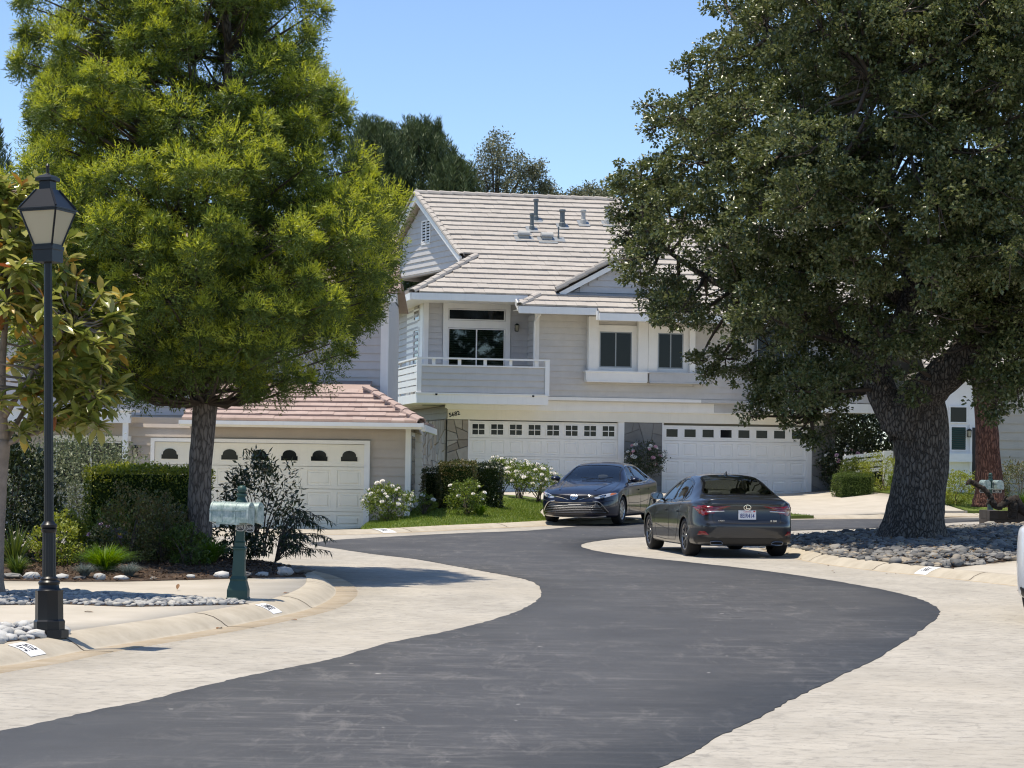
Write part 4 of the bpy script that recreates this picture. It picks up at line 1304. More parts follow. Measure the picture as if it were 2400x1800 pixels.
# fascias
bx(HA, 'fascia', -1.33, 2.35, -1.02, -0.93, 6.56, 6.775, M['white'])
bx(HA, 'fascia', -1.38, -1.29, -0.929, 10.5, 6.56, 6.775, M['white'])
bx(HA, 'fascia', 1.95, 4.44, -1.66, -1.57, 6.18, 6.40, M['white'])
bx(HA, 'fascia', 4.441, 9.95, -1.98, -1.88, 6.0, 6.225, M['white'])
bx(HA, 'fascia', 4.40, 4.44, -1.879, -1.661, 6.02, 6.3, M['white'])
MB().add([(1.95, -1.6, 6.39), (1.95, -0.93, 6.70), (1.95, -0.93, 6.5), (1.95, -1.6, 6.18), (1.99, -1.6, 6.39), (1.99, -0.93, 6.70), (1.99, -0.93, 6.5), (1.99, -1.6, 6.18)], [(0, 1, 2, 3), (7, 6, 5, 4), (0, 4, 5, 1), (1, 5, 6, 2), (2, 6, 7, 3), (3, 7, 4, 0)]).build('fascia', M['white'], HA)
bx(HA, 'soffit', 2.0, 9.9, -1.56, -0.34, 6.32, 6.34, M['white']); bx(HA, 'soffit', -1.29, 2.76, -0.92, 1.3, 6.60, 6.62, M['white']); bx(HA, 'soffit', -1.28, -0.61, 1.31, 10.4, 6.60, 6.62, M['white'])
# dormer gable over the windows
DA = Vector((5.2, -0.95, 7.98)); DL = Vector((3.3, -0.95, 6.93)); DR = Vector((7.1, -0.95, 6.93))
vr = (DA.z - 6.78) / PITCHA - .95
tiles(RA, (3.3, 1.3, 6.94), (0, -1, 0), (1.9, 0, 1.05), 6, 0.36, lambda i: max(0, 2.0 - (i + 1) * .36 * 0.88), lambda i: 2.27, 0.33, M['tileA'], hr, None, None, 'dormer_tiles')
deck([DL, DA, (5.2, vr, 7.98), (3.3, -0.72, 6.92)])
deck([DA, DR, (7.1, -0.72, 6.92), (5.2, vr, 7.98)], 'roof_deck', M['tileA'])
caps(RA, (5.2, -0.98, 8.0), (5.2, vr, 8.0), M['tileA'], .36)
caps(RA, DL + Vector((0, -.02, .06)), DA + Vector((0, -.02, .06)), M['tileA'], .36, .14, .1)
caps(RA, DR + Vector((0, -.02, .06)), DA + Vector((0, -.02, .06)), M['tileA'], .36, .14, .1)
MB().beam(DL + Vector((.1, .05, -.07)), DA + Vector((0, .05, -.13)), .08, .17).beam(DR + Vector((-.1, .05, -.07)), DA + Vector((0, .05, -.13)), .08, .17).build('rake_board', M['white'], HA)
MB().add([(3.5, -0.72, 6.7), (5.2, -0.72, 7.86), (6.9, -0.72, 6.7), (3.5, -.4, 6.7), (5.2, -.4, 7.86), (6.9, -.4, 6.7)], [(0, 2, 1), (3, 4, 5), (0, 1, 4, 3), (1, 2, 5, 4), (2, 0, 3, 5)]).build('gable_wall', M['sidingblue'], HA)
siding(HA, (3.5, -0.722), (1, 0), (0, -1), 3.4, 6.95, 7.8, M['sidingblue'], 0.2, (), 0.0, 'siding_board', lambda z: [(1.7 * (z - 6.7) / 1.16 + .06, 3.4 - 1.7 * (z - 6.7) / 1.16 - .06)])
bx(HA, 'flashing', 3.6, 6.8, -0.80, -0.721, 6.86, 6.945, M['metalgrey'])
# flues and roof vents
def on_roof(u, v): return (u, v, plane_w(v) + .05)
def flue(u, v, h, r, mat, cap=True):
    p = on_roof(u, v)
    mb = MB().lathe([(r * 1.5, -.1), (r * 1.35, .12), (r * 1.05, .14), (r, h * .55), (r, h)], 10, p)
    if cap: mb.lathe([(r * 1.15, h - .04), (r * 1.35, h), (r * 1.3, h + .05), (r * .9, h + .06)], 10, p)
    o = mb.build('flue_pipe', mat, HA)
    t = PITCHA
    V = [(u + a, v + b, plane_w(v + b) + .075) for a, b in ((-.2, -.22), (.2, -.22), (.2, .18), (-.2, .18))]
    V += [(a, b, c + .012) for a, b, c in V]
    MB().hexa(V).build('flashing', M['leadgrey'], o)
M['flue2'] = plain('painted_flue', (0.42, 0.42, 0.40), 0.6)
flue(3.59, 4.0, .66, .07, M['metalgrey']); flue(3.32, 3.3, .5, .065, M['metalgrey']); flue(4.42, 3.6, .52, .085, M['metalgrey'])
flue(5.2, 3.85, .42, .075, M['flue2']); flue(6.05, 3.9, .56, .085, M['flue2']); flue(4.1, 2.7, .42, .025, M['metalgrey'], False)
for u, v in ((2.93, 2.75), (3.7, 2.68)):
    p = on_roof(u, v)
    V = [(u + a, v + b, plane_w(v + b) + .07) for a, b in ((-.32, -.3), (.32, -.3), (.32, .25), (-.32, .25))]; V += [(a, b, c + .012) for a, b, c in V]
    o = MB().hexa(V).build('roof_vent', M['leadgrey'], HA)
    mb = MB(); n_ = 8; pts = []
    for x in (u - .2, u + .2):
        for k in range(n_ + 1):
            t = math.pi * (k / n_) - .2
            pts.append((x, p[1] - .02 - .13 * math.cos(t), p[2] + .1 + .13 * math.sin(t)))
    mb.add(pts, [(k, k + 1, n_ + 2 + k, n_ + 1 + k) for k in range(n_)] + [tuple(range(n_ + 1)), tuple(reversed(range(n_ + 1, 2 * n_ + 2)))])
    mb.box(u - .17, u + .17, p[1] - .08, p[1] + .1, p[2] - .05, p[2] + .1)
    mb.build('vent_hood', M['flue2'], o)

# ------------------------------------------------------------------ left house with the cream garage door
HB = empty('taupe_house', (0, 53, 0), 0, 'taupe clapboard house with a cream garage door under a pink tiled roof', 'house')
bx(HB, 'wall', -14, -2.44, 0.13, 9, -0.2, 2.5, M['sidingtan'])
bx(HB, 'upper_wall', -13, -3.1, 3.2, 9, 2.5, 5.75, M['sidingblue'])
siding(HB, (-14, 0.12), (1, 0), (0, -1), 11.56, -0.05, 2.35, M['sidingtan'], 0.21, [(5.6, 10.72, -0.1, 2.06)])
siding(HB, (-13, 3.19), (1, 0), (0, -1), 9.85, 2.6, 5.7, M['sidingblue'], 0.2)
siding(HB, (-2.43, 9), (0, -1), (1, 0), 8.9, -0.05, 2.35, M['sidingtan'], 0.21, [(5, 7.6, -.1, 2.4)])
garage_door(HB, -8.285, -3.415, -0.05, 1.93, 0.05, 7, 4, M['creamdoor'], 'arch', [-0.05, 0.36, 0.885, 1.405, 1.93])
bx(HB, 'door_trim', -8.38, -8.29, -0.02, 0.119, -0.05, 2.02, M['white']); bx(HB, 'door_trim', -3.41, -3.28, -0.02, 0.119, -0.05, 2.02, M['white'])
bx(HB, 'door_trim', -8.289, -3.411, -0.02, 0.119, 1.935, 2.02, M['white'])
bx(HB, 'corner_board', -2.46, -2.335, 0.06, 0.16, -0.1, 2.32, M['white']); bx(HB, 'corner_board', -2.43, -2.36, 0.161, 0.35, -0.1, 2.32, M['white'])
bx(HB, 'corner_board', -3.25, -3.06, 3.1, 3.22, 2.6, 5.7, M['white'])
bx(HB, 'side_window', -2.435, -2.37, 1.3, 3.2, .6, 2.25, M['white']); bx(HB, 'side_pane', -2.369, -2.36, 1.4, 3.1, .7, 2.15, M['pane'])
wall_lamp(HB, -8.74, 0.09, 1.70)
RB = empty('roof'); RB.parent = HB
pb = 0.36; E1 = 0.33; SB = math.sqrt(1 + pb * pb)
# garage hip roof: eave at v=-.8
def vb(i): return (i + .5) * E1 / SB
bud = [190]
tiles(RB, (-7.55, -0.8, 2.43), (1, 0, 0), (0, 1, pb), 7, E1, lambda i: 0.0, lambda i: 5.47 - vb(i) * 0.62, 0.30, M['tileB'], hr, lambda a, i: True, bud)
zt = 2.43 + pb * 2.2
RA_save = RA; RA = RB
deck([(-7.55, -0.8, 2.425), (-2.08, -0.8, 2.425), (-3.45, 1.4, zt - .005), (-7.55, 1.4, zt - .005)])
deck([(-2.08, -0.8, 2.425), (-2.08, 7.5, 2.425), (-3.45, 7.5, zt), (-3.45, 1.4, zt - .005)], 'roof_deck', M['tileB'])
deck([(-7.55, 1.4, zt - .005), (-3.45, 1.4, zt - .005), (-3.45, 3.2, zt + .3), (-7.55, 3.2, zt + .3)], 'roof_deck', M['tileB'])
tiles(RB, (-2.08, -0.8, 2.43), (0, 1, 0), (-1.37, 0, zt - 2.43), 5, E1, lambda i: vb(i) * 1.6 * .8, lambda i: 8.0, 0.30, M['tileB'], hr, None, None, 'side_tiles')
caps(RB, (-2.08, -0.8, 2.44), (-3.45, 1.4, zt + .015), M['tileB'], .37, .25, .08)
# upper roof
pu = 0.6
tiles(RB, (-13.5, 2.5, 5.62), (1, 0, 0), (0, 1, pu), 9, .36, lambda i: 0, lambda i: 10.65 - i * .03, 0.30, M['tileB'], hr, None, None, 'upper_tiles')
deck([(-13.5, 2.5, 5.615), (-2.85, 2.5, 5.615), (-3.1, 5.4, 7.35), (-13.5, 5.4, 7.35)])
deck([(-13.5, 5.4, 7.35), (-3.1, 5.4, 7.35), (-2.85, 9, 5.6), (-13.5, 9, 5.6)], 'roof_deck', M['tileB'])
caps(RB, (-13.5, 5.4, 7.38), (-3.05, 5.4, 7.38), M['tileB'], .42)
caps(RB, (-2.83, 2.5, 5.66), (-3.08, 5.4, 7.38), M['tileB'], .36, .2, .07)
MB().add([(-3.1, 3.2, 5.7), (-3.1, 5.4, 7.25), (-3.1, 8.8, 5.7), (-3.2, 3.2, 5.7), (-3.2, 5.4, 7.25), (-3.2, 8.8, 5.7)], [(0, 2, 1), (3, 4, 5), (0, 1, 4, 3), (1, 2, 5, 4), (2, 0, 3, 5)]).build('gable_wall', M['sidingblue'], HB)
RA = RA_save
bx(HB, 'fascia', -7.58, -2.05, -0.9, -0.8, 2.29, 2.425, M['cream']); bx(HB, 'fascia', -2.06, -1.97, -0.799, 7.5, 2.25, 2.40, M['white'])
bx(HB, 'gutter', -7.6, -2.0, -0.97, -0.901, 2.34, 2.43, M['white'])
bx(HB, 'soffit', -7.5, -2.1, -0.79, 0.1, 2.31, 2.33, M['cream'])
bx(HB, 'fascia', -13.5, -2.85, 2.4, 2.5, 5.42, 5.61, M['white'])
# porch at the far left
bx(HB, 'porch_beam', -12.5, -8.69, -1.1, -0.9, 2.34, 2.61, M['white'])
bx(HB, 'porch_post', -8.86, -8.74, -1.06, -0.94, -0.1, 2.339, M['white'])
bx(HB, 'porch_roof', -12.6, -8.66, -1.15, 0.1, 2.611, 2.66, M['white'])
window(HB, -10.6, -8.95, 0.9, 1.92, 0.05, 1, M['white'], .06, False, M['pane'])
bx(HB, 'window_trim', -10.7, -8.85, 0.02, 0.119, 1.93, 2.05, M['white'])

# ------------------------------------------------------------------ right house beyond the oak
HC = empty('beige_house', (0, 70, 0), 0, 'beige clapboard house with a dark shuttered entry window behind the pine trunk', 'house')
bx(HC, 'wall', 13.0, 24, 0.1, 8, 0.4, 4.6, M['sidingbeige'])
siding(HC, (14.3, 0.09), (1, 0), (0, -1), 8.7, 0.6, 4.5, M['sidingbeige'], 0.26)
bx(HC, 'entry_wall', 13.15, 14.28, -0.1, 0.099, 0.6, 4.5, M['white'])
window(HC, 13.42, 13.98, 2.93, 3.45, -0.16, 0, M['white'], .055, False, M['pane'], 'transom_window')
window(HC, 13.46, 13.96, 2.08, 2.84, -0.16, 0, M['white'], .055, False, M['pane'], 'sidelight')
M['darkgreen'] = plain('dark_green_shutter', (0.012, 0.05, 0.035), 0.5)
for k in range(10):
    z = 2.14 + k * .066
    MB().hexa([(13.5, -.185, z), (13.92, -.185, z), (13.92, -.165, z + .03), (13.5, -.165, z + .03), (13.5, -.185, z + .012), (13.92, -.185, z + .012), (13.92, -.165, z + .045), (13.5, -.165, z + .045)]).build('shutter_slat', M['darkgreen'], HC)
bx(HC, 'planter_ledge', 13.2, 14.1, -0.3, -0.101, 1.74, 2.0, M['white'])
bx(HC, 'entry_door', 14.13, 14.275, -0.14, -0.101, 0.9, 2.8, M['lampblack'])
bx(HC, 'door_trim', 14.05, 14.125, -0.15, -0.101, 0.9, 2.9, M['white'])
wall_lamp(HC, 14.02, -0.1, 2.62)
RC = empty('roof'); RC.parent = HC
RA = RC
deck([(12.6, -0.7, 4.5), (24.4, -0.7, 4.5), (24.4, 4, 6.9), (12.6, 4, 6.9)], 'roof_deck', M['tileA'])
deck([(12.6, 4, 6.9), (24.4, 4, 6.9), (24.4, 8.5, 4.6), (12.6, 8.5, 4.6)], 'roof_deck', M['tileA'])
tiles(RC, (12.6, -0.7, 4.51), (1, 0, 0), (0, 4.7, 2.4), 5, .36, lambda i: 0, lambda i: 6, 0.33, M['tileA'], hr, None, None)
RA = RA_save
# white slatted fence between the houses
WF = empty('slatted_fence', (12.13, 73.0, 0), 0, 'low white slatted fence behind the pink rose by the garage', 'fence')
for k in range(4):
    z = 1.42 + k * .165
    MB().add([(-1.5, 0.0, z - .14), (-.2, -.0, z + .02), (-.2, .03, z + .02), (-1.5, .03, z - .14), (-1.5, 0, z - .03), (-.2, 0, z + .13), (-.2, .03, z + .13), (-1.5, .03, z - .03)], [(0, 3, 2, 1), (4, 5, 6, 7), (0, 1, 5, 4), (1, 2, 6, 5), (2, 3, 7, 6), (3, 0, 4, 7)]).build('fence_slat', M['white'], WF)
for x in (-1.45, -.8): bx(WF, 'fence_post', x, x + .05, .031, .08, .7, 1.95 + (x + 1.4) * .1, M['white'])
bx(WF, 'fence_post', -.2, 0.1, -.06, .14, .7, 2.07, M['white'])
# ================================================================== TREES AND PLANTS
def leaf_obj(name, arrs, mats, parent, midx=None):
    V, T = arrs
    return link(bpy.data.objects.new(name, np_mesh(name, V, T, midx)), parent, mats)

M['pineneedle'] = leafmat('fern_pine_leaf', [(0.07, 0.11, 0.026), (0.105, 0.15, 0.033), (0.15, 0.20, 0.045)], 0.45, 0.32)
M['pinetip'] = leafmat('fern_pine_young_lit_leaf', [(0.29, 0.345, 0.055), (0.39, 0.44, 0.07), (0.50, 0.53, 0.10)], 0.45, 0.4)
M['pinebark'] = bark('fern_pine_bark', (0.20, 0.165, 0.14), (0.30, 0.25, 0.215), 22, 6, 0.015, .7)
M['oakleaf'] = leafmat('oak_leaf', [(0.070, 0.094, 0.034), (0.098, 0.126, 0.045), (0.135, 0.16, 0.06), (0.21, 0.225, 0.11)], 0.30, 0.25, 0.6)
M['oakbark'] = bark('oak_bark', (0.13, 0.112, 0.098), (0.25, 0.22, 0.19), 17, 6.5, 0.05, 1.0)
M['redbark'] = bark('pine_bark', (0.14, 0.062, 0.042), (0.24, 0.125, 0.09), 17, 4.0, 0.04, 1.0)
M['twig'] = plain('twig_bark', (0.10, 0.08, 0.065), 0.85, 0.2)
M['magleaf'] = leafmat('magnolia_leaf', [(0.05, 0.08, 0.015), (0.08, 0.12, 0.022), (0.13, 0.16, 0.035), (0.17, 0.19, 0.06)], 0.25, 0.2, 0.6)
M['magold'] = leafmat('magnolia_old_leaf', [(0.34, 0.10, 0.025), (0.42, 0.22, 0.04), (0.46, 0.32, 0.07), (0.20, 0.05, 0.02)], 0.4, 0.3, 0.4)
M['magbark'] = concrete('magnolia_bark', (0.21, 0.165, 0.135), (0.31, 0.25, 0.205), 9.0, 0.5, (0.15, 0.12, 0.10))

def needle_arrays(P, A, N, L, Wd):
    n = len(P)
    A = A / (np.linalg.norm(A, axis=1, keepdims=True) + 1e-9)
    Sd = np.cross(A, N); Sd /= (np.linalg.norm(Sd, axis=1, keepdims=True) + 1e-9)
    L = np.asarray(L).reshape(-1, 1); Wd = np.asarray(Wd).reshape(-1, 1)
    V = np.empty((n, 3, 3), dtype=np.float32)
    V[:, 0] = P - Sd * Wd / 2; V[:, 1] = P + Sd * Wd / 2; V[:, 2] = P + A * L
    return V.reshape(-1, 3), np.arange(n * 3).reshape(-1, 3)

# ------------------------------------------------------------------ fern pine
from mathutils import noise as mnoise
tr = random.Random(21)
FP = empty('fern_pine', (-4.25, 31.2, 0.15), 0, 'tall fern pine with billowing yellow green foliage behind the green mailbox', 'tree')
def fpR(z):   # crown radius by height above the base
    return float(np.interp(z, [2.0, 2.35, 2.75, 3.4, 4.2, 4.8, 5.3, 6.2, 7.0, 7.9, 9.0, 10.2, 11.2], [0.5, 1.3, 2.4, 2.8, 2.85, 2.78, 2.5, 2.2, 2.0, 1.8, 1.4, 0.9, 0.3]))
lobes = []
t = 0
while len(lobes) < 900 and t < 90000:
    t += 1
    z = tr.uniform(2.3, 11.0); R0 = fpR(z)
    a = tr.uniform(0, 2 * math.pi)
    f = tr.uniform(.3, 1.0) ** .55
    wob = 1 + .07 * math.sin(3 * a + z * 1.3) + .05 * math.sin(5 * a - z * 2.1)
    r = R0 * f * wob
    p = Vector((-0.12 - .3 * ss((z - 4.2) / 3) + r * math.cos(a), r * math.sin(a), z))
    rad_ = tr.choice((tr.uniform(.16, .26), tr.uniform(.24, .36), tr.uniform(.3, .46)))
    if z < 10 and mnoise.noise(p * 1.15 + Vector((3.1, 7.7, 1.3))) < -.10 - (.25 if f < .55 else 0): continue
    if all((p - q).length > .60 * (rad_ + qr) for q, qr, _ in lobes):
        lobes.append((p, rad_, f))
mb = MB()
trunk = [(0, 0, -.12), (0.0, 0, .05), (0.01, 0, .4), (0.0, 0, 1.2), (0.03, 0, 1.8), (0.06, 0.02, 2.3)]
mb.tube(catmull(trunk, 4), [float(np.interp(i, [0, 3, 6, 12, 20], [.30, .23, .175, .155, .165])) for i in range(21)], 14, 0, True, .04, tr)
leads = [[(0.06, 0, 2.2), (-.15, 0, 3.0), (-.3, .1, 4.2), (-.45, .1, 6), (-.5, .1, 8.5)], [(0.06, 0, 2.2), (.25, .05, 3.2), (.35, 0, 4.6), (.3, -.1, 6.6), (.2, 0, 9.5), (.15, 0, 11)], [(0.05, .03, 2.2), (.1, .4, 3.2), (.2, .7, 5), (.2, .8, 7.5)], [(0.05, -.03, 2.2), (.0, -.35, 3.1), (-.1, -.6, 4.6), (-.1, -.6, 6.8)]]
leadpts = []
for L in leads:
    c = catmull(L, 6); n_ = len(c)
    mb.tube(c, [.11 * (1 - .8 * i / n_) for i in range(n_)], 8)
    leadpts += c
mb.build('trunk', M['pinebark'], FP, True)
bm_ = MB()
for p, r_, f in lobes:
    q = min(leadpts, key=lambda l: (l - p).length + max(0, l.z - p.z + .35) * 1.5)
    mid_ = (q + p) / 2 + Vector((0, 0, -.12))
    bm_.tube([q, mid_, p], [.03, .02, .008], 5, 0, False)
bm_.build('branches', M['twig'], FP, True)
Ps, As, Ns, Ls, Ws, Mi = [], [], [], [], [], []
for p, r_, f in lobes:
    ns = int(60 + 260 * r_)
    d = rand_unit(ns); d[:, 2] = d[:, 2] * .9 + .22
    out = np.array([p.x, p.y, 0.0]); out /= (np.linalg.norm(out) + 1e-6)
    d += out * .35
    d /= np.linalg.norm(d, axis=1, keepdims=True)
    nl = 8
    tt = np.linspace(.35, 1.0, nl)
    sl_ = r_ * nrg.uniform(.78, 1.02, ns)
    base = np.array(p)[None, None, :] + d[:, None, :] * (sl_[:, None] * tt[None, :])[:, :, None] * np.array([1.0, 1.0, 1.2])
    rd = rand_unit(ns * nl).reshape(ns, nl, 3)
    ax_ = d[:, None, :] * .75 + rd * .8 + np.array([0, 0, .15])
    Ps.append(base.reshape(-1, 3)); As.append(ax_.reshape(-1, 3)); Ns.append(rand_unit(ns * nl))
    Ls.append(nrg.uniform(.045, .075, ns * nl)); Ws.append(nrg.uniform(.012, .018, ns * nl))
    # young growth at outer shoot ends; upward shoots only, painting bright tops and dark undersides
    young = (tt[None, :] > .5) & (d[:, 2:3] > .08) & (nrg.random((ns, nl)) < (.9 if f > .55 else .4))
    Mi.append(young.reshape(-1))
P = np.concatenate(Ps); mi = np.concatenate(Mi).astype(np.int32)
leaf_obj('crown', needle_arrays(P, np.concatenate(As), np.concatenate(Ns), np.concatenate(Ls), np.concatenate(Ws)), [M['pineneedle'], M['pinetip']], FP, mi)

